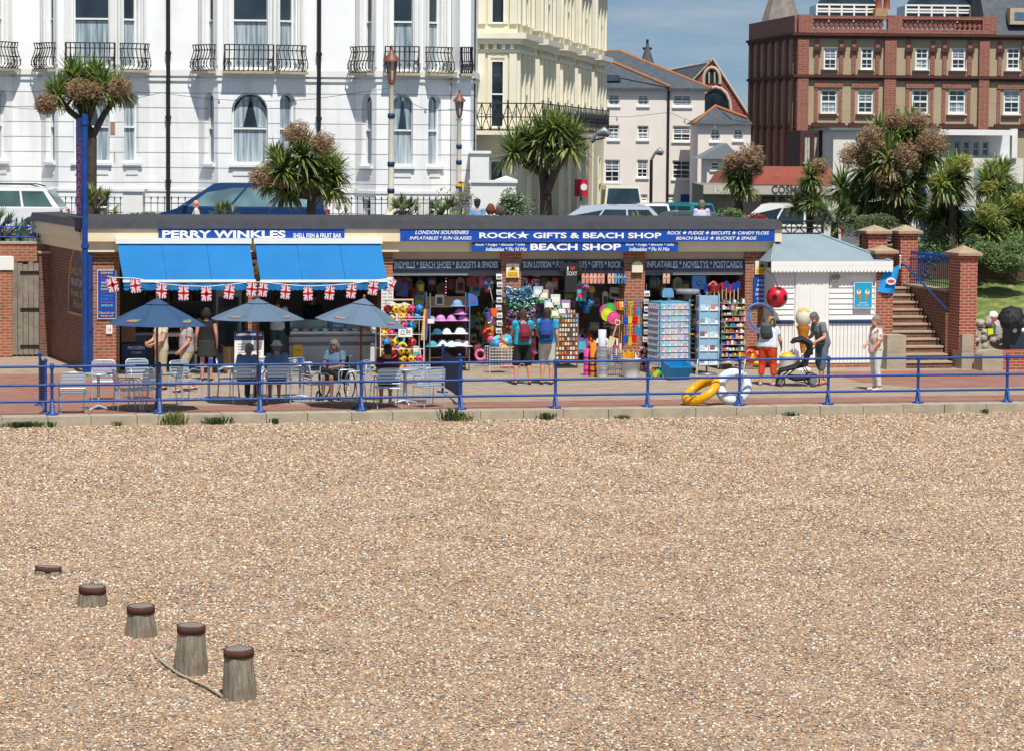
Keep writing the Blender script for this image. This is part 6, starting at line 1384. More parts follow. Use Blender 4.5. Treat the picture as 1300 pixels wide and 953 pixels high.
pier_('tall brick pier with lichen cap at the right foot of the steps', 1219, 1240.5, 325, 312.5, 470, SV-.05, .75)
pier_('brick pier half hidden behind the sky blue flag', 1113, 1134, 322, 312, 470, SV+.5, .5)
pier_('brick pier at the head of the steps behind the railings', 1143, 1165, 297, 286, 380, SV+3.6, .6, 1.2)
pier_('brick pier behind the kiosk roof', 1102, 1126, 297, 286, 380, SV+3.9, .55, 1.0)
# stringer wall in shade on the right of the flight
xw0 = on_v(1212, 460, SV).x+.02
sw = thing('stair_wall', 'sloping brick side wall on the right of the steps', 'wall', (xw0, SV+.7, 0)); mb = MB(); mb.prism([(SV+.7, 0), (SV+.7, 1.9), (SV+3.6, 1.9), (SV+3.6, 0)], xw0, xw0+.3, ax='x'); mb.build('brickwork', M_brickdark, sw, True); mb = MB(); mb.prism([(SV+.7, 1.902), (SV+.7, 1.96), (SV+3.6, 1.96), (SV+3.6, 1.902)], xw0-.03, xw0+.33, ax='x'); mb.build('coping', M_stone, sw, True)
hr_ = thing('handrail', 'bright blue handrail running down the right side of the steps', 'handrail', (xw0, SV+.6, 0)); mb = MB()
pts = [on_v(1212, 392, SV+.35), on_v(1201, 391, SV+.5), on_v(1160, 337, SV+3.3), on_v(1147, 336, SV+3.6)]; pts = [Vector((xw0-.1, p.y, p.z)) for p in pts]
mb.tube(pts, .026, 8); mb.build('rail', M_blue, hr_, True)
for k in (0.1, .9): p = pts[1].lerp(pts[2], k); mb = MB(); mb.tube([p, p+Vector((.1, 0, -.12))], .015, 6); mb.build('bracket', M_blue, hr_, True)
def spiked(label, a, b, h, sp, group=None, m=None, z0=0.0):
    a, b = Vector(a), Vector(b); t = thing('iron_fence', label, 'fence', a, 0, group); n = int((b-a).length/sp); d = (b-a)/n; mb = MB()
    for k in range(n+1):
        p = a+d*k; mb.tube([p, p+Vector((0, 0, h))], .013, 5); mb.lathe([(.013, 0), (.03, .04), (1e-4, .13)], p+Vector((0, 0, h)), 5)
    mb.build('bars', m or M_blue, t, True)['kind'] = 'stuff'
    for z in (.12, h-.12): mb = MB(); mb.tube([a+Vector((0, 0, z)), b+Vector((0, 0, z))], .016, 6); mb.build('rail', m or M_blue, t, True)
    return t
a = on_v(1156, 366, SV+3.6); b = on_v(1206, 371, SV+1.0); b = Vector((xw0+.15, SV+.75, 1.42)); a = Vector((xw0+.15, SV+3.55, 2.37))
gx = on_v(1164, 360, SV+3.4)
spiked('blue spiked railings above the stair wall in front of the shrubs', (xw0+.15, SV+3.5, 1.96), (xw0+.15, SV+.75, 1.96), .78, .13)
# stone blocks at the foot
for (x0, x1, y0, y1, v, l) in ((1126, 1151, 426, 452, SV-.2, 'pale stone block left of the bottom step'), (1221, 1237, 425, 453, SV-.25, 'pale stone block right of the foot of the steps')):
    p, q = on_v(x0, y1, v), on_v(x1, y0, v); t = thing('stone_block', l, 'stone block', ((p.x+q.x)/2, v, 0)); mb = MB(); mb.box(p.x, q.x, v, v+.6, 0, q.z*.5); mb.box(p.x+.01, q.x-.01, v+.01, v+.6, q.z*.5+.006, q.z); mb.build('block', M_concrete, t, True)
# garden bank, flint edging and planter on the right
GX = on_v(1238, 400, SV).x
mb = MB(); vs = []; fs = []; nx, ny = 40, 24
from mathutils import noise as mn
for j in range(ny+1):
    for i in range(nx+1):
        x = GX+(70-GX)*(i/nx)**1.6; y = SV+.9+12.0*j/ny; k = j/ny
        z = .95+1.75*min(1, k*1.9)**.8+.05*mn.noise((x*.8, y*.8, 0)); vs.append((x, y, z))
mb.add(vs, [(j*(nx+1)+i, j*(nx+1)+i+1, (j+1)*(nx+1)+i+1, (j+1)*(nx+1)+i) for j in range(ny) for i in range(nx)], 0, True)
mg, nt, b_ = nodes('lawn_grass'); o = ramp(nt, noise(nt, 3.0, 6.0), [(.3, lin('#4a5a28')), (.5, lin('#66763a')), (.62, lin('#8c8a50')), (.78, lin('#a49664'))]); nt.links.new(o, b_.inputs['Base Color']); b_.inputs['Roughness'].default_value = .9; bump(nt, noise(nt, 60., 3.), .8, .03, b_)
tag(mb.build('lawn', mg), 'sloping grass bank right of the steps', 'lawn', kind='structure')
mb = MB(); mb.box(-70, GX-.05, SV+4.2, 17.0, .5, UP+.06); mb.box(xw0+.31, 70, SV+3.7, 17.0, .3, 2.0); mb.box(-70, 70, 13.5, 24, .2, UP-.05) if False else None
tag(MB().box(kx0+.1, 70, SV+4.3, 22.0, .2, UP+.05).build('garden_soil', mat('soil', '#5a4632', .95, .3, 3.0, .4)), 'bare garden soil under the palms', 'soil', kind='structure')
fl_ = thing('flint_wall', 'low rough flint edging at the foot of the grass bank', 'wall', (GX+4, SV+.6, 0)); r = random.Random(12); mb = MB(); mb.box(GX, 70, SV+.55, SV+.95, 0, .95)
mb.build('core', M_stone, fl_, True); mb = MB()
for k in range(260):
    x = GX+r.uniform(0, 9); z = r.uniform(.5, 1.2); mb.ball((x, SV+.55+r.uniform(-.05, .3)*(z > .95), z), (r.uniform(.08, .18), .1, r.uniform(.07, .14)), 7, 5)
o = mb.build('flints', mat('flint', '#b0a69a', .9, .3, 6.0, .4), fl_, True); o['kind'] = 'stuff'
pv_ = SV-.9; pl = thing('planter_wall', 'low curved brick planter wall with rounded stone end', 'planter', on_v(1270, 466, pv_)); a = on_v(1247, 466, pv_); z1 = on_v(1260, 445, pv_).z
mb = MB(); mb.prism([(0, 0), (.0, z1-.18)] + [(.18-.18*math.cos(t), z1-.18+.18*math.sin(t)) for t in [k*math.pi/12 for k in range(1, 7)]] + [(.55, z1), (.55, 0)], pv_, pv_+.5, 0, Matrix.Translation((a.x, 0, 0))); mb.build('end_stone', M_concrete, pl, True)
mb = MB(); mb.box(a.x+.552, 70, pv_+.02, pv_+.48, 0, z1-.13); mb.build('brickwork', M_brickred, pl, True); mb = MB(); mb.box(a.x+.552, 70, pv_, pv_+.5, z1-.128, z1-.02); mb.build('coping', M_brickred, pl, True)
# pushchair with umbrella and bins by the planter
p2 = thing('pushchair', 'grey and black pushchair parked under a black umbrella by the grass bank', 'pushchair', on_z(1253, 458, .006), R(70))
for q in (-.24, .24): wheel(p2, (q, .36, .13), .13); wheel(p2, (q, -.36, .13), .13)
for q in (-.24, .24): mb = MB(); mb.tube([(q, -.36, .13), (q, .05, .5), (q, .5, 1.05), (q, .6, 1.0)], .018, 7); mb.tube([(q, .36, .13), (q, .05, .5)], .018, 7); mb.build('frame', M_grey, p2)
mb = MB(); mb.tube([(-.24, .6, 1.0), (.24, .6, 1.0)], .022, 7); mb.build('handle', M_black, p2)
mb = MB(); tube2(mb, [(0, .35, 1.0), (0, .2, .6), (0, -.2, .55), (0, -.45, .45)], [.22, .24, .24, .2], [.06, .12, .1, .06], (1, 0, 0)); fuse(mb, 'seat', mat('pram_black', '#19191b'), p2, .015)
mb = MB(); tube2(mb, [(0, .3, .25), (0, -.2, .28)], [.2, .18], [.1, .08], (1, 0, 0)); fuse(mb, 'basket', mat('pram_silver', '#8a8e92', .6, .2), p2, .015)
bg_ = thing('yellow_bag', 'fluorescent yellow tag bag hung on the parked pushchair', 'bag', on_v(1257, 421, SV-.4)); mb = MB(); mb.box(-.07, .07, -.03, .03, -.07, .07); mb.build('bag', mat('fluo', '#c8dc10', .6), bg_); mb = MB(); mb.tube([(-.04, 0, .07), (0, 0, .13), (.04, 0, .07)], .008, 5); mb.build('handle', M_black, bg_)
bb = thing('person', 'baby in white hat lying back in the parked pushchair', 'person', on_v(1262, 402, SV-.35)); mb = MB(); mb.ball((0, 0, 0), (.095, .105, .1), 14, 10); mb.ball((.0, -.1, -.01), (.018, .02, .018), 8, 6); mb.tube([(0, .03, -.05), (.08, .05, -.2), (.12, .05, -.4)], [.06, .11, .1], 10); mb.tube([(0.02, -.02, -.15), (.0, -.15, -.2), (.02, -.2, -.25)], [.04, .03, .025], 8); bo_ = fuse(mb, 'body', mat('skin_#d8a890', '#d8a890'), bb, .008)
mb = MB(); mb.lathe([(.12, -.02), (.112, .05), (.07, .1), (1e-4, .115)], (-.01, .02, .02), 14); mb.build('hat', M_white, bb); mb = MB(); tube2(mb, [(.04, .04, -.12), (.09, .05, -.25), (.12, .05, -.4)], [.1, .13, .12], [.09, .12, .11]); fuse(mb, 'romper', mat('romper', '#a8b4c0', .8), bb, .012)
um = thing('umbrella', 'black umbrella opened over the parked pushchair', 'umbrella', on_v(1283, 402, SV-.4)); Mu = Matrix.Rotation(R(-35), 4, 'Y') @ Matrix.Rotation(R(38), 4, 'X'); mb = MB(Mu); vs = []; n = 8
prof = [(0.001, .2), (.15, .17), (.28, .08), (.36, -.05)]
mb.lathe(prof, (0, 0, 0), 8, 0, None, False); cn = mb.build('canopy', mat('umbrella_black', '#1c1c20', .7, .1), um); mb = MB(Mu); mb.tube([(0, 0, .27), (0, 0, -.5)], .01, 6); mb.build('shaft', M_grey, um)
for k in range(8): a_ = math.pi*k/4; mb = MB(Mu); mb.tube([(r_*math.cos(a_)*1.01, r_*math.sin(a_)*1.01, z+.004) for r_, z in prof], .005, 4); mb.build('rib', M_black, um)
bi = thing('litter_bin', 'dark teal square litter bin with two round white badges', 'litter bin', on_v(1296, 452, SV-.35)); mb = MB(); mb.box(-.3, .3, 0, .5, 0, .8); mb.build('body', mat('bin_teal', '#1c3440', .5, .1), bi); mb = MB(); mb.box(-.33, .33, -.03, .53, .8, .86); mb.build('lid', mat('bin_teal2', '#24424e', .5), bi)
for q in (-.18, .06): mb = MB(Matrix.Rotation(R(90), 4, 'X')); mb.lathe([(.06, 0), (.06, .006), (1e-4, .007)], (q, .64, 0), 16); mb.build('badge', M_white, bi)
# ---------------------------------------------------------------- left end: gate, walls, red board
GV = on_z(40, 453).y
zt_ = on_v(30, 333, GV).z
gt = thing('wooden_gate', 'weathered grey plank gate with black strap hinges', 'gate', on_v(33, 453, GV)); xa, xb = on_v(16, 400, GV).x, on_v(50, 400, GV).x; mb = MB(); n = 5
for k in range(n): w = (xb-xa)/n; mb.box(xa+w*k+.006, xa+w*(k+1)-.006, GV+.1, GV+.14, .05, zt_-.03*((k*7) % 3))
mb.build('planks', M_wood, gt, True)
for y in (346, 393, 440): z = on_v(33, y, GV).z; mb = MB(); mb.box(xa+.2, xb, GV+.07, GV+.1, z-.03, z+.03); mb.build('hinge', M_iron, gt, True)
for (x0, x1, yt, v, l, m, cap) in ((-70, 16, 343, GV-.25, 'brick wall with white coping left of the wooden gate', M_brick, True), (50, 74, 322, GV, 'brick wall between the gate and the shop', M_brickdark, False)):
    a = on_v(x0, 400, v).x if x0 > -50 else -40; b = on_v(x1, 400, v).x+(.1 if x1 == 74 else 0); z1 = on_v(max(x0, 2), yt, v).z; t = thing('brick_wall', l, 'wall', ((a+b)/2, v, 0)); mb = MB(); mb.box(a, b, v, v+.4, 0, z1); mb.build('brickwork', m, t, True)
    mb = MB(); z2 = on_v(5, 326, v).z if cap else z1+.05; mb.box(a-.02, b+.03, v-.04, v+.44, z1+.001, z2); mb.build('coping', M_white if cap else M_stone, t, True)
wl_ = thing('retaining_wall', 'brick retaining wall above the gate under the blue railings', 'wall', on_v(40, 330, GV+.6)); z0, z1 = zt_-.1, on_v(40, 310, GV+.6).z; mb = MB(); mb.box(-40, uL+.5, GV+.6, GV+.95, 0, z1); mb.build('brickwork', M_brick, wl_, True); mb = MB(); mb.box(-40, uL+.5, GV+.57, GV+.98, z1+.001, z1+.06); mb.build('coping', M_stone, wl_, True)
spiked('blue spiked railings along the upper wall by the white estate car', (-16, GV+.75, z1+.06), (uL+.3, GV+.75, z1+.06), on_v(40, 280, GV+.75).z-z1-.1, .14)
rb = thing('red_board', 'red painted board panel leaning by the side wall', 'board', on_z(80, 460, .006)); a = on_z(65, 449, 0); b = on_z(87, 461, 0); h = on_v(87, 426, b.y).z; d = (b-a).normalized(); nn = Vector((d.y, -d.x, 0)); mb = MB(); vs = [a, b, b+Vector((0, 0, h)), a+Vector((0, 0, h))]; vs += [p-nn*.12 for p in vs]; mb.add(vs, [(0, 1, 2, 3), (7, 6, 5, 4), (0, 4, 5, 1), (1, 5, 6, 2), (2, 6, 7, 3), (3, 7, 4, 0)]); mb.build('panel', M_red, rb, True); mb = MB(); e = [p+nn*.012 for p in (a+Vector((0, 0, .03)), b+Vector((0, 0, .03)), b+Vector((0, 0, h-.03)), a+Vector((0, 0, h-.03)))]; mb.tube(e, .018, 5, 0, False, None, False, True); mb.build('frame', mat('dark_red', '#8a1c1e', .5), rb, True)
# ---------------------------------------------------------------- groyne posts and rope on the beach
def hit_beach(x, y):
    d = ray(x, y); t = 40.0
    for _ in range(40):
        p = CAM+d*t; t += (bz(p.y)-p.z)/d.z*.9
    return CAM+d*t
def grain():
    m, nt, b = nodes('groyne_timber'); t = nt.nodes.new('ShaderNodeTexCoord'); mp = nt.nodes.new('ShaderNodeMapping'); mp.inputs['Scale'].default_value = (16, 16, 1.3); nt.links.new(t.outputs['Object'], mp.inputs[0])
    f = noise(nt, 1.5, 6.0, mp.outputs[0], .7); o = ramp(nt, f, [(.25, lin('#4c463a')), (.42, lin('#7c7464')), (.58, lin('#9a9080')), (.75, lin('#b6aa98'))])
    o = mixrgb(nt, o, lin('#7a5236'), ramp(nt, noise(nt, 4., 4.), [(.5, (0, 0, 0)), (.75, (.5,)*3)])); nt.links.new(o, b.inputs['Base Color']); b.inputs['Roughness'].default_value = .9; bump(nt, f, 1.0, .05, b); return m
M_post = grain(); M_rust = mat('rusty_band', '#573528', .85, .35, 14.0, .4)
for (x, yb, yt, wcap, wb, l) in ((61, 729, 718, 34, 36, 'groyne post almost buried in the pebbles, only its rusty cap showing'), (117, 766, 743, 35, 38, 'second groyne post from the left standing just clear of the pebbles'),
                               (179.5, 807, 767.5, 36, 41, 'middle groyne post with rusty cap and flared grey foot'), (242.5, 852, 792, 37, 43, 'tall weathered groyne post next to the rope'), (305, 884, 822, 39, 44, 'groyne post at the lower right end of the row')):
    p = hit_beach(x, yb); sc_ = pix(p)[2]; D = (p-CAM).dot(fh); H = at_d(x, yt, D).z-p.z; rc = wcap/2/sc_; rb_ = wb/2/sc_
    t = thing('groyne_post', l, 'groyne post', p); bh = min(.105, H*.7); t.rotation_euler = (math.sin(x)*.05, math.cos(x*2)*.05, x)
    n = 20; mb = MB(); rr = random.Random(int(x)); prof = [(rb_, -.4), (rb_, .0), (rb_*.98, H*.25), (rc*1.0, H*.5), (rc*.93, H-bh*.8), (rc*.88, H-.01)]; vs = []
    for r_, z in prof:
        for j in range(n): a = 2*math.pi*j/n; k = 1+.035*math.sin(5*a+x)+rr.uniform(-.02, .02); vs.append((r_*k*math.cos(a), r_*k*math.sin(a), z))
    mb.add(vs, [(i*n+j, i*n+(j+1) % n, (i+1)*n+(j+1) % n, (i+1)*n+j) for i in range(5) for j in range(n)], 0, True); mb.build('timber', M_post, t)
    mb = MB(); mb.lathe([(rc*.93, H-bh), (rc, H-bh), (rc, H-.015), (rc*.95, H), (rc*.86, H), (rc*.86, H-.012), (1e-4, H-.005)], (0, 0, 0), n); cp_ = mb.build('band', M_rust, t)
    mb = MB(); mb.lathe([(rc*.84, H-.004), (1e-4, H+.002)], (0, 0, 0), n); mb.build('top', mat('post_top', '#7d7a74', .9, .25, 10.0, .4), cp_)
rp = thing('rope', 'pale rope lying across the pebbles by the tall groyne post', 'rope', hit_beach(230, 845)); mb = MB(); pts = [hit_beach(x, y)+Vector((0, 0, .03)) for x, y in ((192, 826), (199, 836), (212, 847), (228, 858), (246, 866), (262, 873), (282, 886))]; mb.tube(pts, .02, 7); mb.build('rope', mat('rope', '#a89c84', .9, .2, 20., .4), rp, True)
# weeds rooted at the kerb
def weed(x, y, h, w, label, cols, seed):
    p = on_z(x, y, bz(KF)); p.y = KF-.06; p.z = bz(KF); t = thing('weed', label, 'weed', p); r = random.Random(seed); mb = MB()
    for k in range(int(110*w/.3)):
        b = Vector((r.gauss(0, w*.35), r.uniform(-.06, .04), 0)); q = b+Vector((r.gauss(0, w*.22), r.gauss(0, .07), r.uniform(.35, 1)*h)); s_ = Vector((r.uniform(.006, .018), r.uniform(-.01, .01), 0)); m_ = b.lerp(q, .6)+Vector((0, 0, .02))
        mb.col(r.choice(cols)); mb.add([b-s_*.4, b+s_*.4, m_+s_, q, m_-s_], [(0, 1, 2, 4), (4, 2, 3)])
    mb.build('leaves', M_leaf, t)
GR = ['#2f4a1c', '#41602a', '#567034', '#243a16']
for i, (x, y, h, w, l, c) in enumerate(((30, 540, .13, .5, 'spread of green weeds at the left foot of the kerb', GR), (62, 539, .12, .12, 'small dark weed tuft by the left railing post', GR), (219, 537, .32, .3, 'tall pale weed at the kerb below the left parasol', ['#6a7a3a', '#8a8a4a', '#4a6028']), (274, 537, .18, .32, 'bushy green weed at the kerb between left and middle parasols', GR), (348, 536, .12, .12, 'tiny weed at the kerb near the middle parasol', GR), (146, 537, .1, .12, 'yellowish weed tuft at the kerb', ['#a09a30', '#5a6a2a']), (575, 534, .3, .26, 'dark green weed at the kerb under the navy windbreak', GR), (592, 534, .18, .2, 'dry yellow green weed beside the dark weed', ['#8a8a4a', '#6a6a3a']), (692, 531, .17, .2, 'round dense green weed clump at the kerb below the shoppers', GR), (792, 531, .08, .2, 'low grey green weed at the kerb', ['#7a8a6a', '#5a6a4a']), (1000, 526, .1, .18, 'low weed at the kerb below the swim rings', ['#5a7a6a', '#4a6a4a']), (1252, 524, .1, .1, 'small weed at the right end of the kerb', GR))): weed(x, y, h, w, l, c, 60+i)
# ---------------------------------------------------------------- buildings behind
class Fr:
    """vertical plane through pixel column x at depth D, turned by yaw from facing the lens; local x right, y inwards, z up"""
    def __init__(s, x, D, yaw=0.0):
        s.o = at_d(x, 180, D); s.o.z = 0.0; a = -YAW+R(yaw); s.d = Vector((math.cos(a), math.sin(a), 0)); s.n = Vector((-s.d.y, s.d.x, 0))
        s.M = Matrix(((s.d.x, s.n.x, 0, s.o.x), (s.d.y, s.n.y, 0, s.o.y), (0, 0, 1, 0), (0, 0, 0, 1)))
    def __call__(s, x, y, w=0.0):
        r_ = ray(x, y); o = s.o+s.n*w; t = (o-CAM).dot(s.n)/r_.dot(s.n); p = CAM+r_*t; return ((p-s.o).dot(s.d), p.z)
    def w(s, u, w, z): return s.M @ Vector((u, w, z))
def facet(M, a, b):
    """frame along the wall foot from local (u, w) a to b"""
    a, b = Vector((*a, 0)), Vector((*b, 0)); d = (b-a).normalized(); n = Vector((-d.y, d.x, 0))
    return M @ Matrix(((d.x, n.x, 0, a.x), (d.y, n.y, 0, a.y), (0, 0, 1, 0), (0, 0, 0, 1))), (b-a).length
def wallh(mb, M, u0, u1, z0, z1, holes, dep=.22, m=0):
    us = sorted({u0, u1, *[h[0] for h in holes], *[h[1] for h in holes]}); zs = sorted({z0, z1, *[h[2] for h in holes], *[h[3] for h in holes]})
    us = [u for u in us if u0 <= u <= u1]; zs = [z for z in zs if z0 <= z <= z1]
    for i in range(len(us)-1):
        for j in range(len(zs)-1):
            cu, cz = (us[i]+us[i+1])/2, (zs[j]+zs[j+1])/2
            if any(h[0] < cu < h[1] and h[2] < cz < h[3] for h in holes): continue
            mb.add([(us[i], 0, zs[j]), (us[i+1], 0, zs[j]), (us[i+1], 0, zs[j+1]), (us[i], 0, zs[j+1])], [(0, 1, 2, 3)], m, False, M)
    for h in holes:
        a, b, c, d = h[:4]; ar = len(h) > 4 and h[4]
        if ar:
            r_ = (b-a)/2; cx = (a+b)/2; zs_ = d-r_; n = 10
            arc = [(cx-r_*math.cos(math.pi*k/n), zs_+r_*math.sin(math.pi*k/n)) for k in range(n+1)]
            for k in range(n):
                (x0, y0), (x1, y1) = arc[k], arc[k+1]
                mb.add([(x0, 0, y0), (x1, 0, y1), (x1, 0, d), (x0, 0, d)], [(0, 1, 2, 3)], m, False, M)
                mb.add([(x0, 0, y0), (x0, dep, y0), (x1, dep, y1), (x1, 0, y1)], [(0, 1, 2, 3)], m, False, M)
            top = zs_
        else:
            top = d; mb.add([(a, 0, d), (b, 0, d), (b, dep, d), (a, dep, d)], [(3, 2, 1, 0)], m, False, M)
        mb.add([(a, 0, c), (a, dep, c), (a, dep, top), (a, 0, top)], [(0, 1, 2, 3)], m, False, M); mb.add([(b, 0, c), (b, 0, top), (b, dep, top), (b, dep, c)], [(0, 1, 2, 3)], m, False, M)
        mb.add([(a, 0, c), (b, 0, c), (b, dep, c), (a, dep, c)], [(0, 1, 2, 3)], m, False, M)
def curtain_mat():
    m, nt, b = nodes('net_curtain'); t = nt.nodes.new('ShaderNodeTexCoord'); mp = nt.nodes.new('ShaderNodeMapping'); mp.inputs['Scale'].default_value = (9, 9, .35); nt.links.new(t.outputs['Object'], mp.inputs[0])
    f = noise(nt, 1.4, 3.0, mp.outputs[0]); nt.links.new(ramp(nt, f, [(.35, lin('#5f6e78')), (.5, lin('#93a2aa')), (.65, lin('#b9c4c8'))]), b.inputs['Base Color']); b.inputs['Roughness'].default_value = .5; b.inputs['Coat Weight'].default_value = .6; b.inputs['Coat Roughness'].default_value = .05
    return m
M_curt = curtain_mat(); M_pane = glass('window_glass', '#222e36'); M_pane2 = glass('window_glass_blue', '#4a6a80')
def window(par, M, a, b, c, d, arch=False, dep=.2, bars=(1, 1), fm=None, pane=None, inner=None, cur=0, fw=.06):
    """sash window: frame (part) with pane and curtain (sub-parts) set back in its opening"""
    fm = fm or M_white; mb = MB(M); y0, y1 = dep-.07, dep-.01
    zt2 = d-(b-a)/2 if arch else d
    mb.box(a, a+fw, y0, y1, c, zt2); mb.box(b-fw, b, y0, y1, c, zt2); mb.box(a+fw, b-fw, y0, y1, c, c+fw*1.3)
    if arch:
        cx, r_ = (a+b)/2, (b-a)/2; mb.tube([(cx-(r_-fw/2)*math.cos(math.pi*k/10), (y0+y1)/2, zt2+(r_-fw/2)*math.sin(math.pi*k/10)) for k in range(11)], fw/2, 6)
    else: mb.box(a+fw, b-fw, y0, y1, d-fw, d)
    zm_ = c+(d-c)*.5; mb.box(a+fw, b-fw, y0-.02, y1, zm_-fw*.55, zm_+fw*.55)
    nx, nz = bars
    for k in range(1, nx): x = a+(b-a)*k/nx; mb.box(x-.02, x+.02, y0+.01, y1, c+fw, (d-(b-a)*.12 if arch else d-fw))
    for k in range(1, nz):
        if abs(k/nz-.5) > .05: z = c+(d-c)*k/nz; mb.box(a+fw, b-fw, y0+.01, y1, z-.02, z+.02)
    f = mb.build('window', fm, par, True)
    mb = MB(M); pts = [(a, c), (b, c), (b, zt2)]+([((a+b)/2+(b-a)/2*math.cos(math.pi*k/8), zt2+(b-a)/2*math.sin(math.pi*k/8)) for k in range(1, 8)] if arch else [])+[(a, zt2)]
    mb.poly([(x, dep-.005, z) for x, z in pts]); p = mb.build('pane', pane or M_pane, None, False); inv = MW[par.name].inverted(); p.data.transform(inv); p.parent = f
    if cur:
        mb = MB(M); w = b-a
        if cur == 1: q = [[(a+fw, c+fw), (b-fw, c+fw), (b-fw, c+(d-c)*.48), (a+fw, c+(d-c)*.48)]]
        elif cur == 2: q = [[(a+fw, c+fw), (b-fw, c+fw), (b-fw, c+(d-c)*.48), (a+fw, c+(d-c)*.48)], [(a+fw, c+(d-c)*.52), (a+w*.3, c+(d-c)*.52), (a+w*.5, d-w*.1), (a+w*.3, d-w*.12), (a+fw, zt2)], [(b-fw, c+(d-c)*.52), (b-fw, zt2), (b-w*.3, d-w*.12), (a+w*.52, d-w*.1), (b-w*.3, c+(d-c)*.52)]]
        elif cur == 3: q = [[(a+fw, c+fw), (b-fw, c+fw), (b-fw, zt2), ((a+b)/2, d-w*.06) if arch else (b-fw, d-fw), (a+fw, zt2)]]
        else: q = [[(a+fw, c+(d-c)*.6), (b-fw, c+(d-c)*.6), (b-fw, d-fw), (a+fw, d-fw)]]
        for r_ in q: mb.poly([(x, dep-.012, z) for x, z in r_])
        k = mb.build('curtain', M_curt, None); k.data.transform(inv); k.parent = f
    return f
def sill(mb, M, a, b, c, out=.12, h=.1): mb.box(a-.08, b+.08, -out, .06, c-h, c-.002, 0, M)
# ---- white stucco terrace
TF = Fr(300, 108, 0.0)
tr_ = thing('terrace', 'white stucco seafront terrace with canted bays and black iron balconies', 'terrace', TF.w(0, 0, 2.4))
def stucco():
    m, nt, b = nodes('stucco_courses'); t = nt.nodes.new('ShaderNodeTexCoord'); s = nt.nodes.new('ShaderNodeSeparateXYZ'); nt.links.new(t.outputs['Object'], s.inputs[0])
    md = nt.nodes.new('ShaderNodeMath'); md.operation = 'MODULO'; md.inputs[1].default_value = .535; nt.links.new(s.outputs[2], md.inputs[0])
    g = ramp(nt, md.outputs[0], [(0, (0, 0, 0)), (.02, (0, 0, 0)), (.035, (1, 1, 1)), (1, (1, 1, 1))]); lo = ramp(nt, noise(nt, .7, 5.), [(.35, lin('#e8e8e7')), (.65, lin('#f5f6f7'))])
    mp = nt.nodes.new('ShaderNodeMapping'); mp.inputs['Scale'].default_value = (2.2, 2.2, .16); nt.links.new(t.outputs['Object'], mp.inputs[0]); lo = mixrgb(nt, lo, lin('#cac6be'), ramp(nt, noise(nt, 1.2, 6.0, mp.outputs[0], .7), [(.5, (0,)*3), (.78, (.55,)*3)])); nt.links.new(mixrgb(nt, lin('#b0b0ae'), lo, g), b.inputs['Base Color']); b.inputs['Roughness'].default_value = .7; bump(nt, g, .6, .02, b); return m
M_course = stucco()
zsill, zar = TF(300, 207)[1], TF(300, 117)[1]; zstr = TF(300, 93)[1]; zff = TF(300, 88)[1]; ztop = TF(300, -70)[1]; zb1, zb0 = TF(300, 252)[1], TF(300, 276)[1]
low, upw, trim = MB(), MB(), MB(); PJ = .95
def balcony(par, M, a, b, z, h=1.0, nb=None, m=None, out=.42):
    mb = MB(M); n = nb or max(5, int((b-a)/.17))
    prof = [(0, 0), (-.14, .12), (-.17, .3), (-.05, .6), (0, .8), (-.06, 1.0)]
    for k in range(n+1):
        u = a+(b-a)*k/n; mb.tube([(u, -out+.12+p*1.0, z+q*h) for p, q in prof], .021, 4, 0, False)
        if k % 2: mb.torus((u, -out-.03, z+.3*h), .055, .012, Matrix.Rotation(R(90), 4, 'X'), 8, 4)
        mb.ball((u, -out-.04, z+.17*h), .035, 5, 4)
    for e in (a, b):
        for k in (.35, .7): mb.tube([(e, (-out+.12+p)*k, z+q*h) for p, q in prof], .016, 4, 0, False)
    for q, p in ((0, 0), (.8, 0), (.45, -.12), (1.0, -.06)): y = -out+.12+p; mb.tube([(a, 0, z+q*h), (a, y, z+q*h), (b, y, z+q*h), (b, 0, z+q*h)], .02, 5, 0, False)
    o = mb.build('balcony', m or M_iron, par, True); mb = MB(M); mb.box(a-.05, b+.05, -out, 0.0, z-.1, z-.005); s = mb.build('slab', M_stone, None); s.data.transform(MW[par.name].inverted()); s.parent = o
def seg(a, b, win, k, big):
    """one flat facet of the front: ground and first floor window, balcony, trims"""
    M, L = facet(TF.M, a, b); hl, hu = [], []
    dz = -.02*k
    if win:
        u0, u1 = win; hl = [(u0, u1, zsill+dz, zar+dz, True), (u0+.05, u1-.05, zb0, zb1)]; hu = [(u0, u1, zff+dz+.02, ztop-1.0)]
    wallh(low, M, 0, L, 1.5, zstr, hl, .25); wallh(upw, M, 0, L, zstr+.001, ztop, hu, .25)
    trim.box(-.03, L+.03, -.1, .0, zstr-.12, zstr+.1, 0, M); trim.box(-.02, L+.02, -.06, 0, zstr-.3, zstr-.2, 0, M); trim.box(-.02, L+.02, -.04, 0, zsill-1.05, zsill-.95, 0, M)
    if win:
        sill(trim, M, u0, u1, zsill+dz); trim.box(u0+.05, u1-.05, -.03, 0, zsill-.45, zsill-.3, 0, M)
        window(tr_, M, u0, u1, zsill+dz, zar+dz, True, .25, (1, 1), cur=(2 if big else 3) if k != 0 else (0 if big else 3)); window(tr_, M, u0, u1, zff+dz+.02, ztop-1.0, False, .25, (2 if big and k == 0 else 1, 1), cur=1 if k else 0)
        window(tr_, M, u0+.05, u1-.05, zb0, zb1, False, .25, (1, 1))
        for e in (u0-.24, u0-.1, u1+.1, u1+.24): trim.box(e-.05, e+.05, -.07, 0, zff+.1, ztop, 0, M)
        balcony(tr_, M, u0-.22, u1+.22, zff-.05+dz, .92)
    return L
u = lambda x, w=0: TF(x, 150, w)[0]
prev = -12.0; cx = []
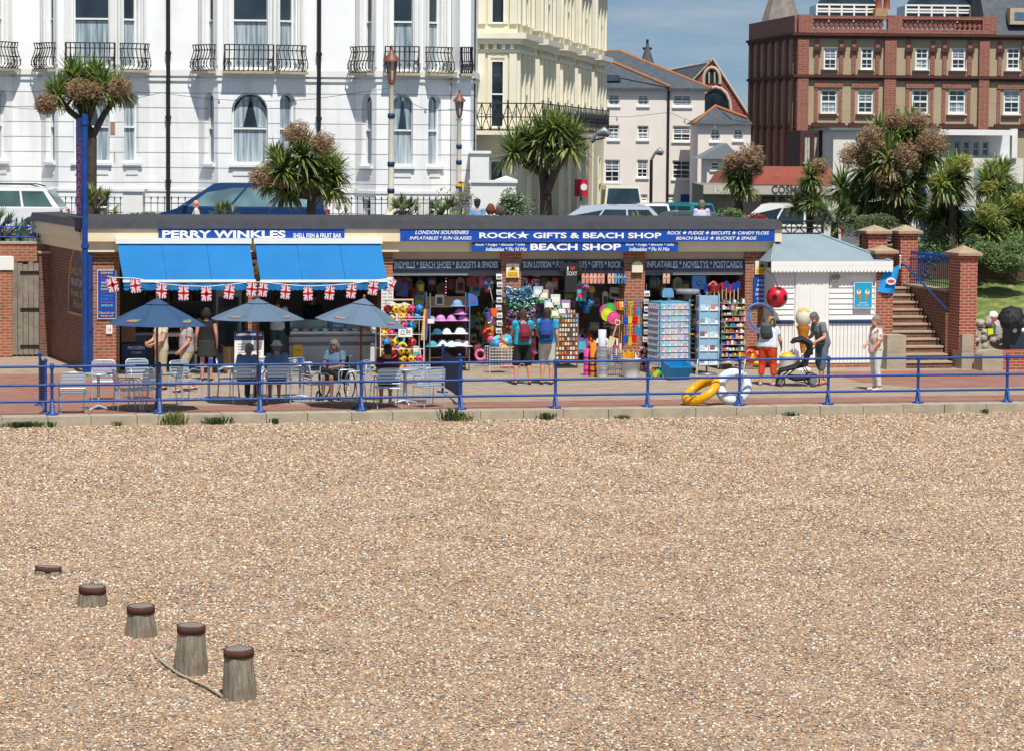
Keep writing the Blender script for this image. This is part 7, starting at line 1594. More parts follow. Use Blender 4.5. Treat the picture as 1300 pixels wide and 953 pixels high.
for k, (A, B, Cc, Dd, wl, wr, wc) in enumerate(((-70, -52, 0-8, 16, 0, 0, 0), (52, 74, 146, 190, (66, 72), (157, 177), (93, 139)), (252, 277, 343, 390, (269, 275), (356, 374), (294, 340)), (451, 478, 534, 572, (470, 476), (541, 558), (497, 524)))):
    a, d = (u(A), 0), (u(Dd), 0); b, c = (u(B, -PJ), -PJ), (u(Cc, -PJ), -PJ)
    if A > prev: seg((u(max(prev, -40)), 0), a, None, k, False)
    Lf = math.hypot(b[0]-a[0], PJ); Lr = math.hypot(d[0]-c[0], PJ)
    def px2(xs): return (u(xs[0], -PJ)-b[0], u(xs[1], -PJ)-b[0])
    seg(a, b, (Lf*.3, Lf*.78) if wl else None, k, False); seg(b, c, px2(wc) if wc else None, k, True); seg(c, d, (Lr*.26, Lr*.68) if wr or k == 0 else None, k, False)
    prev = Dd
a = (u(572)+.02, 0); b = (u(583, -.5), -.5); c = (u(597, -.4), -.4); d = (u(603), .6)
seg(a, b, None, 4, False); seg(b, c, None, 4, False); seg(c, d, None, 4, False); seg(d, (d[0]+.1, 14), None, 4, False)
Mb, Lb = facet(TF.M, b, c); balcony(tr_, Mb, .02, Lb-.02, zff-.1, .92)
low.build('ground_floor_wall', M_course, tr_, True); upw.build('upper_wall', M_whitewall, tr_, True); trim.build('mouldings', M_white, tr_, True)
for x0_, x1_, y0_, y1_ in ((140, 148.5, 155, 171), (145, 151, 194, 206)): mb = MB(TF.M); q0, q1 = TF(x0_, y1_, -PJ-.02), TF(x1_, y0_, -PJ-.02); mb.box(min(q0[0], u(145, -PJ)), min(q1[0], u(146, -PJ)), -PJ-.02, -PJ+.1, q0[1], q1[1]); mb.build('bare_patch', mat('bare_plaster', '#a08068', .9, .25, 6.0, .4), tr_, True)
mb = MB(); mb.box(u(-60), d[0], .3, 14, 1.5, ztop, 0, TF.M); mb.build('interior_core', M_dark, tr_, True)
for x in (214, 405): q = u(x); mb = MB(TF.M); mb.tube([(q, -.1, 2.0), (q, -.1, ztop)], .075, 8); [mb.lathe([(.11, 0), (.11, .12)], (q, -.1, z), 8) for z in (4, 6.3, 8.6)]; mb.build('drainpipe', M_iron, tr_, True)
# ---- cream building running away up the side street
x0c, Dc = 605, 112.0; vd = ray(1150, 180); vd.z = 0; vd.normalize(); oc = at_d(x0c, 180, Dc); oc.z = 0
Mc = Matrix(((vd.x, -vd.y, 0, oc.x), (vd.y, vd.x, 0, oc.y), (0, 0, 1, 0), (0, 0, 0, 1)))     # local x away up the street, y to the left (inwards)
cb_ = thing('cream_terrace', 'cream stucco building with stepped bays, pilasters and a long iron balcony', 'building', Mc @ Vector((0, 0, 2.0)))
Mface = Mc; scl = lambda y: 5.6+(180-y)/34.0
M_cr = mat('cream_stucco', '#e0d7ba', .7, .09, .8, dirt='#b5aa8c'); M_crt = mat('cream_trim', '#e2dcc8', .65, .05, 2.0)
w_, t_ = MB(Mc), MB(Mc); LB, SP, PJ2 = 4.6, 7.0, 1.5; HT = 19.0
w_.box(-.0, 33, 0, 12, 0, HT)
for k in range(5):
    s0 = SP*k; w_.box(s0, s0+LB, -PJ2+.001, -.001, 0, HT)
    if k: pass
w_.build('wall', M_cr, cb_, True)
lv = [(scl(165)-.0, 'slab'), (scl(50), 'c'), (scl(-62), 'c')]
for k in range(5):
    s0 = SP*k
    for z in (9.5, 13.2):
        for a_, h_, o_ in ((z-.62, .14, .1), (z-.3, .2, .22), (z-.1, .22, .38)):
            t_.box(s0-o_, s0+LB+o_, -PJ2-o_, .0, a_, a_+h_-.004)
    for z in (9.5, 13.2):
        for q in range(5): t_.box(s0-.19, s0-.09, -PJ2+.1+q*.32, -PJ2+.24+q*.32, z-.47, z-.31)
    for (za, zb) in ((6.15, 8.85), (9.95, 12.55), (13.5, 17)):
        for yy in (-PJ2-.0, -.32): t_.box(s0-.1, s0-.001, yy, yy+.28, za, zb)
        for xx in (s0+.05, s0+1.5, s0+2.9, s0+LB-.35): t_.box(xx, xx+.32, -PJ2-.12, -PJ2-.001, za, zb)
    for (za, zb) in ((6.1, 8.6), (9.95, 12.2), (13.6, 16), (2.4, 4.9)):
        M_ = Mc @ Matrix(((0, 1, 0, s0), (-1, 0, 0, 0), (0, 0, 1, 0), (0, 0, 0, 1)))          # near side of the bay, facing the sea: local x runs to the street
        t2 = MB(M_); t2.box(.4, .52, -.05, -.001, za, zb+.1); t2.box(1.03, 1.15, -.05, -.001, za, zb+.1); t2.box(.4, 1.15, -.05, -.001, zb+.1, zb+.25)
        window(cb_, M_ @ Matrix.Translation((0, -.03, 0)), .52, 1.03, za, zb, False, .02, (1, 1), cur=0, fw=.05)
        M2 = Mc @ Matrix(((1, 0, 0, s0), (0, 1, 0, -PJ2), (0, 0, 1, 0), (0, 0, 0, 1)))
        window(cb_, M2 @ Matrix.Translation((0, -.01, 0)), 1.85, 2.75, za, zb, False, .02, (1, 1), M_cr, fw=.06)
        t2.build('window_surround', M_crt, cb_, True)
t_.build('cornices', M_crt, cb_, True)
zb_ = 6.0; mb = MB(Mc); mb.box(-1.0, 24, -PJ2-1.1, -PJ2, zb_-.16, zb_); mb.box(-1.0, -.001, -PJ2, .0, zb_-.16, zb_); sl_ = mb.build('balcony_slab', M_crt, cb_, True)
mb = MB(Mc); e = [(-1.0, .0), (-1.0, -PJ2-1.1), (24, -PJ2-1.1)]
def lattice(mb, a, b, z, h, st):
    a, b = Vector((*a, z)), Vector((*b, z)); L = (b-a).length; n = max(1, int(L/st)); d_ = (b-a)/n
    for k in range(n): p = a+d_*k; q = p+d_; mb.tube([p, q+Vector((0, 0, h))], .016, 4, 0, False); mb.tube([q, p+Vector((0, 0, h))], .016, 4, 0, False); mb.tube([p, p+Vector((0, 0, h+.12*(k % 4 == 0)))], .016+.012*(k % 4 == 0), 4, 0, False)
    for zz_ in (.03, h*.5, h): mb.tube([a+Vector((0, 0, zz_)), b+Vector((0, 0, zz_))], .022, 4, 0, False)
lattice(mb, e[0], e[1], zb_, 1.0, .3); lattice(mb, e[1], e[2], zb_, 1.0, .6); mb.build('balcony_railing', M_iron, cb_, True)
for k in range(6): mb = MB(Mc); s0 = -.8+k*4.9; mb.tube([(s0, -PJ2-.95, zb_-.2), (s0, -PJ2-.5, zb_-.3), (s0, -PJ2, zb_-.8)], .04, 5); mb.build('bracket', M_iron, cb_, True)
# ---- pale pink building at the far end of the street, with its lower wing
PF = Fr(830, 215); f = PF
pb = thing('pink_building', 'pale pink three storey building with dark slate hipped roof and orange ridge tiles', 'building', PF.w(0, 0, 0)); M_pk = mat('pink_render', '#e6dcd2', .75, .05, .6); M_sl = mat('slate_roof', '#4a525c', .8, .25, 2.5, .3, dirt='#7a6038'); M_ridge = mat('orange_ridge', '#a2683e', .85, .2, 4.0)
W3 = [(772, 786, 120, 135), (772, 786, 159, 178), (768, 787, 203, 232), (809, 823, 121, 135), (809, 823, 160, 178), (809, 823, 203, 226), (809, 823, 247, 257), (854, 877, 121, 136), (854, 877, 160, 180), (854, 877, 204, 228), (846, 858, 247, 257)]
def rect(f, x0, x1, y0, y1): a = f((x0+x1)/2, y1)[1]; b = f((x0+x1)/2, y0)[1]; return (f(x0, 180)[0], f(x1, 180)[0], a, b)
def block(par, f, x0, x1, ytop, ybot, wins, m, dep, bars=(2, 4), cm=0, fm=None, fw=.09, name='wall'):
    hs = [rect(f, *w) for w in wins]; a, b = f(x0, 180)[0], f(x1, 180)[0]; zt, z0 = f((x0+x1)/2, ytop)[1], f((x0+x1)/2, ybot)[1]; mb = MB(); wallh(mb, f.M, a, b, z0, zt, hs, .2); mb.box(a, b, .3, dep, z0, zt, 0, f.M); mb.box(a, a+.02, .001, .3, z0, zt, 0, f.M); mb.box(b-.02, b, .001, .3, z0, zt, 0, f.M); mb.build(name, m, par, True)
    sl2 = MB()
    for i, h in enumerate(hs): window(par, f.M, *h, False, .2, bars, fm, None, None, (0, 4, 1)[(i*5+cm) % 3], fw); sill(sl2, f.M, h[0], h[1], h[2])
    if hs: sl2.build('sills', fm or M_white, par, True)
    return a, b, z0, zt
a, b, z0, zt = block(pb, f, 754, 894, 112, 272, W3, M_pk, 14)
h = rect(f, 865, 878, 247, 266); mb = MB(f.M); mb.box(h[0], h[1], -.04, .02, h[2], h[3]); dd = mb.build('door', mat('door_blue', '#1c4a8a', .5), pb, True)
mb = MB(f.M); pz = f(800, 62)[1]; r1, r2 = f(750, 62)[0], f(791, 63)[0]; q = .4; rd = 6.5
mb.add([(a-q, -q, zt), (b+q, -q, zt), (b+q, 14, zt), (a-q, 14, zt), (r1, rd, pz), (r2, rd, pz)], [(0, 1, 5, 4), (1, 2, 5), (2, 3, 4, 5), (3, 0, 4), (3, 2, 1, 0)]); mb.box(a-q, b+q, -q, 14, zt-.15, zt-.002); rf = mb.build('roof', M_sl, pb, True)
mb = MB(f.M); mb.tube([(r1, rd, pz), (r2, rd, pz), (b+q, -q, zt)], .12, 5); mb.tube([(f(758, 73)[0], 1.5, f(758, 73)[1]), (f(762, 71)[0], 1.5, f(762, 71)[1]), (f(850, 111)[0], -q-.1, zt+.1)], .11, 5); mb.build('ridge_tiles', M_ridge, pb, True)
mb = MB(f.M); c = [f(780, 103), f(776, 95)]; mb.add([(c[0][0]-.5, .35, c[0][1]), (c[0][0]+.5, .35, c[0][1]), (c[0][0]+.35, 1.2, c[1][1]), (c[0][0]-.65, 1.2, c[1][1])], [(0, 1, 2, 3)]); mb.build('skylight', M_pane, pb, True)
for x in (848,): q = f(x, 180)[0]; mb = MB(f.M); mb.tube([(q, -.12, z0), (q, -.12, zt-.2 if x == 848 else f(823, 140)[1])], .09, 6); mb.build('drainpipe', M_timber if x != 848 else M_iron, pb, True)
WF = Fr(920, 205); wg = thing('pink_wing', 'lower pale pink house with slate roof and orange hip tiles beside the church', 'house', WF.w(0, 0, 0)); f = WF
a, b, z0, zt = block(wg, f, 886, 953, 158, 272, [(902, 914, 164, 180), (931, 943, 164, 179), (897, 908, 247, 260)], M_pk, 9)
mb = MB(f.M); ax, az = f(913, 134); q = .4; mb.add([(a-q, -q, zt), (b+.1, -q, zt), (b+.1, 9, zt), (a-q, 9, zt), (ax, 4, az), (b+.1, 4, az-.8)], [(0, 1, 5, 4), (1, 2, 5), (2, 3, 4, 5), (3, 0, 4)]); mb.build('roof', M_sl, wg, True)
mb = MB(f.M); mb.tube([(a-q, -q, zt), (ax, 4, az), (f(950, 150)[0], 1.0, f(950, 150)[1])], .12, 5); mb.build('ridge_tiles', M_ridge, wg, True)
f = Fr(910, 196); pbx = thing('bay_porch', 'grey gabled bay with red tiled apron on the pink wing', 'porch', f.w(0, 0, 0)); a, b, z0, zt = block(pbx, f, 898, 934, 202, 272, [(903, 914, 206, 216)], M_pk, 6, (1, 1)); mb = MB(f.M); mb.add([(a-.6, -.5, zt), (b+.4, -.5, zt), ((a+b)/2+.3, -.5, f(916, 182)[1]), (a-.6, 6, zt), (b+.4, 6, zt), ((a+b)/2+.3, 6, f(916, 182)[1])], [(0, 1, 2), (0, 2, 5, 3), (1, 4, 5, 2)]); mb.build('roof', mat('grey_lead', '#7a8288', .7, .15), pbx, True)
mb = MB(f.M); c = rect(f, 896, 920, 215, 235); mb.add([(c[0], -1.4, c[2]), (c[1]+1, -1.4, c[2]), (c[1]+1, 0, c[3]), (c[0]+.8, 0, c[3])], [(0, 1, 2, 3)]); mb.build('tiled_apron', mat('red_tile', '#6a3630', .85, .25, 4.0), pbx, True)
# ---- church behind
f = Fr(900, 300); ch_ = thing('church', 'red brick church gable with pale stone traceried windows', 'church', f.w(0, 0, 0)); M_cb = brick('church_brick', ('#8e3c34', '#7a322c', '#9a4e42'), '#8a6a60', .6, .25, .03)
P2 = lambda x, y: f(x, y)
mb = MB(f.M); g = [P2(872, 260), P2(955, 260), P2(952, 150), P2(905, 75), P2(876, 108)]; mb.prism(g, 0, .8); mb.build('gable_wall', M_cb, ch_, True)
mb = MB(f.M); r0 = [P2(848, 88), P2(897, 81), P2(876, 108), P2(840, 120)]; mb.add([(r0[0][0], 14, r0[0][1]), (P2(905, 75)[0], .4, P2(905, 76)[1]), (P2(874, 112)[0], .4, P2(874, 112)[1]), (r0[3][0], 10, r0[3][1])], [(0, 3, 2, 1)]); mb.add([(P2(905, 75)[0], .4, P2(905, 76)[1]), (P2(905, 75)[0], 30, P2(905, 76)[1]), (P2(960, 165)[0], 30, P2(960, 165)[1]), (P2(955, 160)[0], .4, P2(955, 160)[1])], [(0, 1, 2, 3)]); mb.build('roof', M_sl, ch_, True)
mb = MB(f.M); cp = [P2(870, 112), P2(905, 75), P2(953, 150)]; mb.tube([(x, -.2, z) for x, z in cp], .09, 5)
mb.tube([(P2(848, 88)[0], 14, P2(848, 88)[1]), (P2(900, 80)[0], 1, P2(900, 80)[1])], .16, 5)
def archpts(x0, x1, yb, yt): u0, z0 = P2(x0, yb); u1, z1 = P2(x1, yt); w = (u1-u0)/2; return [(u0, -.15, z0)]+[(u0+w-w*math.cos(math.pi*k/8), -.15, z1-w*1.4+w*1.4*math.sin(math.pi*k/8)) for k in range(9)]+[(u1, -.15, z0)]
for q in ((893, 914, 107, 86), (888, 928, 145, 111)): mb.tube(archpts(*q), .19, 5)
for q in (900, 907): mb.tube([(P2(q, 106)[0], -.15, P2(q, 106)[1]), (P2(q, 92)[0], -.15, P2(q, 92)[1])], .09, 5)
mb.build('stone_dressings', mat('church_stone', '#b8a890', .85, .15), ch_, True)
for q in ((894, 899, 106, 93), (901, 906, 106, 88), (908, 913, 106, 93), (891, 925, 145, 116)): mb = MB(f.M); mb.poly([(x, -.05, z) for x, y, z in archpts(*q)]); mb.build('window', M_pane, ch_, True)
f = Fr(822, 320); sp_ = thing('spire', 'slim slate spirelet with a cross above the pink building roof', 'spire', f.w(0, 0, 0)); mb = MB(f.M); q = P2(822, 80); q = f(822, 90); t2 = f(822, 62); mb.lathe([(1.0, 0), (.25, t2[1]-q[1]), (1e-3, t2[1]-q[1]+1)], (q[0], 1, q[1]), 8, 0, None, False); mb.box(q[0]-1.1, q[0]+1.1, 0, 2, 5, q[1]); mb.build('spire', M_sl, sp_, True)
mb = MB(f.M); t3 = f(822, 50)[1]; mb.box(q[0]-.13, q[0]+.13, .9, 1.1, t2[1], t3); mb.box(q[0]-.5, q[0]+.5, .9, 1.1, t3-1.1, t3-.85); mb.build('cross', M_iron, sp_, True)
# ---- big red brick and render building on the right
BF = Fr(1012, 210, 2.0); f = BF; rb_ = thing('brick_mansion', 'large four storey red brick and khaki render building with balustraded roof', 'building', f.w(0, 0, 0)); M_kh = mat('khaki_render', '#ab9c80', .85, .1, .8, dirt='#7a6a52'); M_mb = brick('mansion_brick', ('#96584a', '#80483c', '#a56a58'), '#95796a', .5, .16, .02); M_dkt = mat('dark_terracotta', '#4e2e28', .85, .2, 2.0)
wx = [(1044, 1061), (1091, 1107), (1160, 1177), (1206, 1224), (1276, 1293)]; wins = [(p, q, 61, 89) for p, q in wx]+[(p-3, q+1, 114, 145) for p, q in wx]+[(p-3, q+1, 172, 200) for p, q in wx[:4]]
a, b, z0, zt = block(rb_, f, 1012, 1345, 47, 280, wins, M_kh, 16, (2, 4), 1, None, .12)
t_, d_ = MB(f.M), MB(f.M); zf = lambda y: f(1130, y)[1]; uf_ = lambda x: f(x, 100)[0]; e1 = uf_(1251)
for (y0, y1, o) in ((50, 45, .3), (46.5, 43.5, .45), (103, 98, .2), (99.5, 96, .35), (164, 160, .2)): d_.box(a-o, b, -o, .0, zf(y0), zf(y1))
t_.box(a, e1, -.3, .3, zf(43), zf(38)); t_.box(a, e1, -.3, .3, zf(25), zf(21))
for x in (1012, 1125, 1245): q = uf_(x); t_.box(q, q+1.0, -.35, .35, zf(43), zf(21)+.05)
par = [1012, 1029, 1122, 1136, 1244, 1255]
for x0, x1 in ((1012, 1026), (1122, 1137), (1242, 1255)): t_.box(uf_(x0), uf_(x1), -.28, -.001, zf(280), zf(50))
for p, q in wx:
    for x in (p-10, q+4):
        t_.box(uf_(x), uf_(x+5), -.12, -.001, zf(95), zf(52)); d_.box(uf_(x)-.1, uf_(x+6)+.1, -.28, -.001, zf(66), zf(61))
        t_.box(uf_(x)-.0, uf_(x+4.5), -.07, -.001, zf(156), zf(106))
    t_.box(uf_(p-10), uf_(q+9), -.13, -.001, zf(112), zf(106)); d_.box(uf_(p-13), uf_(q+12), -.35, -.001, zf(163), zf(157)); d_.box(uf_(p-2), uf_(q+2), -.16, -.001, zf(92), zf(89.5)); d_.box(uf_(p-4), uf_(q+2), -.16, -.001, zf(149), zf(145.5))
t_.build('brick_piers', M_mb, rb_, True); d_.build('cornices', M_dkt, rb_, True)
r_ = MB(f.M); n = 34
for k in range(n+1):
    x = 1029+(1242-1029)*k/n
    if 1120 < x < 1138: continue
    q = uf_(x); zc_ = (zf(38)+zf(25))/2; hh = zf(25)-zf(38); r_.lathe([(.16, 0), (.1, hh*.15), (.24, hh*.4), (.12, hh*.75), (.2, hh)], (q, 0, zf(38)), 6)
r_.build('balusters', M_mb, rb_, True)['kind'] = 'stuff'
# side running back to the left
sd0 = at_d(954, 180, 226); ul = (Vector((sd0.x, sd0.y, 0))-f.o); A_ = (ul.dot(f.d), ul.dot(f.n)); Ms, Ls = facet(f.M, A_, (a, 0)); hs = []
for k in range(6):
    c_ = Ls*(k+.6)/6.4
    for (ya, yb) in ((61, 89), (114, 145), (172, 200)): hs.append((c_-.5, c_+.5, zf(yb), zf(ya)))
mb = MB(); wallh(mb, Ms, 0, Ls, z0, zt, hs, .2); mb.build('side_wall', M_kh, rb_, True)
for h in hs: window(rb_, Ms, *h, False, .2, (1, 1), M_mb, M_pane2, None, 0, .1)
mb = MB(Ms); [mb.box(Ls*k/6.4-.35, Ls*k/6.4+.35, -.25, -.001, z0, zt) for k in range(7)]; mb.box(-.1, Ls, -.3, .3, zf(43), zf(21)); mb.build('side_piers', M_mb, rb_, True)
mb = MB(Ms); [mb.box(-.5, Ls, -o, -.001, zf(y0), zf(y1)) for (y0, y1, o) in ((50, 45, .3), (46.5, 43.5, .45), (103, 98, .2), (99.5, 96, .35), (164, 160, .2))]; mb.build('side_cornices', M_dkt, rb_, True)
mb = MB(f.M); c = [uf_(1251), uf_(1350)]; mb.add([(c[0], -.4, zf(46)), (c[1], -.4, zf(46)), (c[1], 3.5, zf(-25)), (c[0], 3.5, zf(-25)), (c[0], 12, zf(46)), (c[0], 12, zf(-25))], [(0, 1, 2, 3), (0, 3, 5, 4)]); mb.build('mansard_roof', M_sl, rb_, True)
q = [(uf_(1280), zf(30)), (uf_(1304), zf(9))]; mb = MB(f.M); mb.box(q[0][0], q[1][0], -.2, 1.2, q[0][1], q[1][1]); sk_ = mb.build('roof_light', mat('rooflight_frame', '#b8a888', .6), rb_, True); mb = MB(); mb.box(q[0][0]+.3, q[1][0]-.3, -.23, -.2, q[0][1]+.3, q[1][1]-.3, 0, f.M); p = mb.build('pane', M_pane2, None); p.data.transform(MW[rb_.name].inverted()); p.parent = sk_
for (x0, x1, lab) in ((1037, 1116, 'left glazed roof conservatory beside the chimney stack on the brick building'), (1150, 1232, 'right glazed roof conservatory on the brick building')):
    cf_ = Fr((x0+x1)/2, 216, 2.0); cv = thing('conservatory', lab, 'conservatory', cf_.w(0, 0, zf(22))); u0, u1 = cf_(x0, 10)[0], cf_(x1, 10)[0]; z0_, z1_ = zf(24), zf(2)
    mb = MB(cf_.M); mb.box(u0, u1, .06, 4, z0_, z1_); mb.add([(u0, .0, z1_), (u1, 0, z1_), (u1-1, 2, z1_+1.3), (u0+1, 2, z1_+1.3)], [(0, 1, 2, 3)]); mb.build('glazing', M_pane, cv, True); mb = MB(cf_.M)
    for k in range(6): x = u0+(u1-u0)*k/5; mb.box(x-.06, x+.06, -.04, .06, z0_, z1_)
    for z in (z0_+.9, z1_-.5, z1_): mb.box(u0, u1, -.05, .05, z-.06, z+.06)
    mb.build('frame', M_white, cv, True)
cf_ = Fr(1120, 214, 2); ck = thing('chimney', 'brick chimney stack with terracotta pots between the conservatories', 'chimney', cf_.w(0, 0, zf(22))); mb = MB(cf_.M); q = cf_(1112, 10)[0]; q2 = cf_(1128, 10)[0]; mb.box(q, q2, .2, 1.4, zf(24), zf(8)); mb.build('stack', M_pk if 0 else mat('chimney_brick', '#b08a68', .9, .2, 3.0), ck, True)
for k in range(2): mb = MB(cf_.M); mb.lathe([(.26, 0), (.2, .8), (.26, .85), (.26, 1.0)], (q+.3+k*.6, .8, zf(8)), 10); mb.build('pot', mat('terracotta', '#a8603c', .85, .15), ck, True)
f2 = Fr(990, 260); s2 = thing('stone_spire', 'pale stone church spire behind the left corner of the brick building', 'spire', f2.w(0, 0, 0)); q = f2(991, 60); t2 = f2(990, -22); mb = MB(f2.M); mb.lathe([(1.75, 0), (1e-3, t2[1]-q[1]+.0)], (q[0], 0, q[1]+2), 8, 0, None, False); mb.box(q[0]-1.6, q[0]+1.6, -1.6, 1.6, 0, q[1]+2); mb.build('spire', mat('spire_stone', '#8a8078', .9, .3, 2.0, .3), s2, True); mb = MB(f2.M); mb.ball((q[0], 0, t2[1]+2.2), .25, 8, 6); mb.build('finial', M_stone, s2, True)
# ---- low white building and restaurant in front of it
f = Fr(1170, 168); lw = thing('low_white_building', 'low white flat roofed building with roof terrace behind the palms', 'building', f.w(0, 0, 0)); M_lw = mat('offwhite_render', '#dcd8cc', .7, .06, .8, dirt='#b8b0a0')
block(lw, f, 1058, 1192, 166, 290, [], M_lw, 10); block(lw, f, 1192.2, 1300, 201, 290, [(1278, 1289, 230, 236)], M_lw, 10, (1, 1), name='lower_wall')
g = Fr(1240, 171); block(lw, g, 1185, 1282, 172, 205, [(1211.5, 1219, 180, 199), (1223, 1231, 180, 199), (1235, 1243, 180, 199), (1247, 1255, 180, 199)], mat('white_boards', '#d4d8da', .6, .05, 1.0), 4, (1, 2), 0, None, .06, 'terrace_wall')
mb = MB(f.M); c = rect(f, 1190, 1284, 165, 172); mb.box(c[0], c[1], -.3, 6, c[2], c[3]); c2 = rect(f, 1284.2, 1291, 164, 201); mb.box(c2[0], c2[1], -.2, .6, c2[2], c2[3]); mb.build('canopy', M_white, lw, True)
mb = MB(f.M); c = rect(f, 1058, 1192, 163, 166); mb.box(c[0]-.2, c[1], -.3, 9, c[2]+.002, c[3]); mb.build('parapet', M_grey, lw, True)
f = Fr(1035, 174); gl = thing('glazed_link', 'dark glazed block between the brick building and the white one', 'building', f.w(0, 0, 0)); block(gl, f, 1016, 1058, 166, 290, [(1022, 1029, 170, 206), (1034, 1040, 170, 206), (1046, 1052, 170, 206)], M_dkt, 8, (1, 2), 0, mat('pale_frame', '#b8b8b0', .6), .15)
f = Fr(985, 150); rs = thing('restaurant', 'single storey restaurant with curved brick red roof band and pale COSMO fascia', 'restaurant', f.w(0, 0, 0)); a, b, z0, zt = block(rs, f, 893, 1056, 236, 300, [(968, 985, 250, 270), (990, 1010, 250, 270)], mat('pub_stone', '#8a8070', .85, .15, 2.0), 9, (1, 1), 0, M_dkt)
mb = MB(f.M); c = rect(f, 955, 1056, 213, 235); mb.prism([(0, c[2]), (-.5, c[2]), (-.3, (c[2]+c[3])/2), (.0, c[3]), (8, c[3]), (8, c[2])], c[0], c[1], ax='x'); mb.build('roof_band', mat('tile_red', '#8a4234', .8, .15, 3.0), rs, True)
mb = MB(f.M); c = rect(f, 893, 1056, 235.5, 247); mb.box(c[0], c[1], -.6, -.001, c[2], c[3]-.01); fa = mb.build('fascia', mat('fascia_pale', '#b4b0a4', .6, .08), rs, True); mb = MB(f.M); q = f(999, 241); text(mb.col('#3a3c40'), 'COSMO', (q[0], -.62, q[1]), f(1020, 241)[0]-f(978, 241)[0], .42, bold=.03); q = f(918, 241); text(mb.col('#d8d4c8'), 'PUB', (q[0], -.62, q[1]), .9, .3)
o = mb.build('lettering', M_tint, None); o.data.transform(MW[rs.name].inverted()); o.parent = fa
# ---- white garden walls right of the terrace
def wallbox(name, lab, cat, x0, x1, yt, yb, D, dep, m, cap=True, yaw=0):
    f = Fr((x0+x1)/2, D, yaw); c = rect(f, x0, x1, yt, yb); t = thing(name, lab, cat, f.w((c[0]+c[1])/2, 0, c[2])); mb = MB(f.M); mb.box(c[0], c[1], 0, dep, min(c[2], 2.0), c[3]-.12); mb.build('body', m, t, True); mb = MB(f.M); q = .07
    mb.box(c[0]-q, c[1]+q, -q, dep+q, c[3]-.119, c[3]-.03)
    if cap == 2: mb.add([(c[0]-q, -q, c[3]-.029), (c[1]+q, -q, c[3]-.029), (c[1]+q, dep+q, c[3]-.029), (c[0]-q, dep+q, c[3]-.029), ((c[0]+c[1])/2, dep/2, c[3]+.12)], [(0, 1, 4), (1, 2, 4), (2, 3, 4), (3, 0, 4)])
    mb.build('coping', M_white, t, True); return t
wallbox('porch', 'white entrance porch block at the right end of the white terrace', 'porch', 597, 621, 191, 262, 106, 2.0, M_white)
wallbox('garden_wall', 'white garden wall in front of the cream building', 'wall', 598, 640, 228, 268, 104, .3, M_white)
wallbox('gate_pier', 'white gate pier with pyramid cap in front of the cream building', 'gate pier', 631, 655, 228, 270, 102, .7, M_white, 2)
wallbox('gate_pier', 'white gate pier with pyramid cap left of the blue van', 'gate pier', 156, 181, 239, 278, 101, .7, M_white, 2)
for (x0, x1, lab) in ((60, 153, 'black iron railings in front of the left bay behind the estate car'), (183, 235, 'black iron railings between white gate pier and blue van'), (415, 492, 'black iron railings left of the ornate lamp post'), (500, 598, 'black iron railings right of the ornate lamp post')):
    a, b = at_d(x0, 262, 101.5), at_d(x1, 262, 101.5); a.z = b.z = 2.35; zt = at_d((x0+x1)/2, 250, 101.5).z; spiked(lab, a, b, zt-2.45, .2, None, M_iron)
a, b = on_v(985, 298, 13.0), on_v(1044, 296, 13.0); tf = thing('roof_railing', 'black lattice railing beyond the kiosk roof', 'fence', a); mb = MB(); lattice(mb, (a.x, a.y), (b.x, a.y), a.z, on_v(1010, 281, 13.0).z-a.z, .34); mb.build('lattice', M_iron, tf, True)
for q_ in (a.x, b.x): mb = MB(); mb.box(q_-.03, q_+.03, a.y-.03, a.y+.03, a.z-.4, a.z+.4); mb.build('post', M_iron, tf, True)
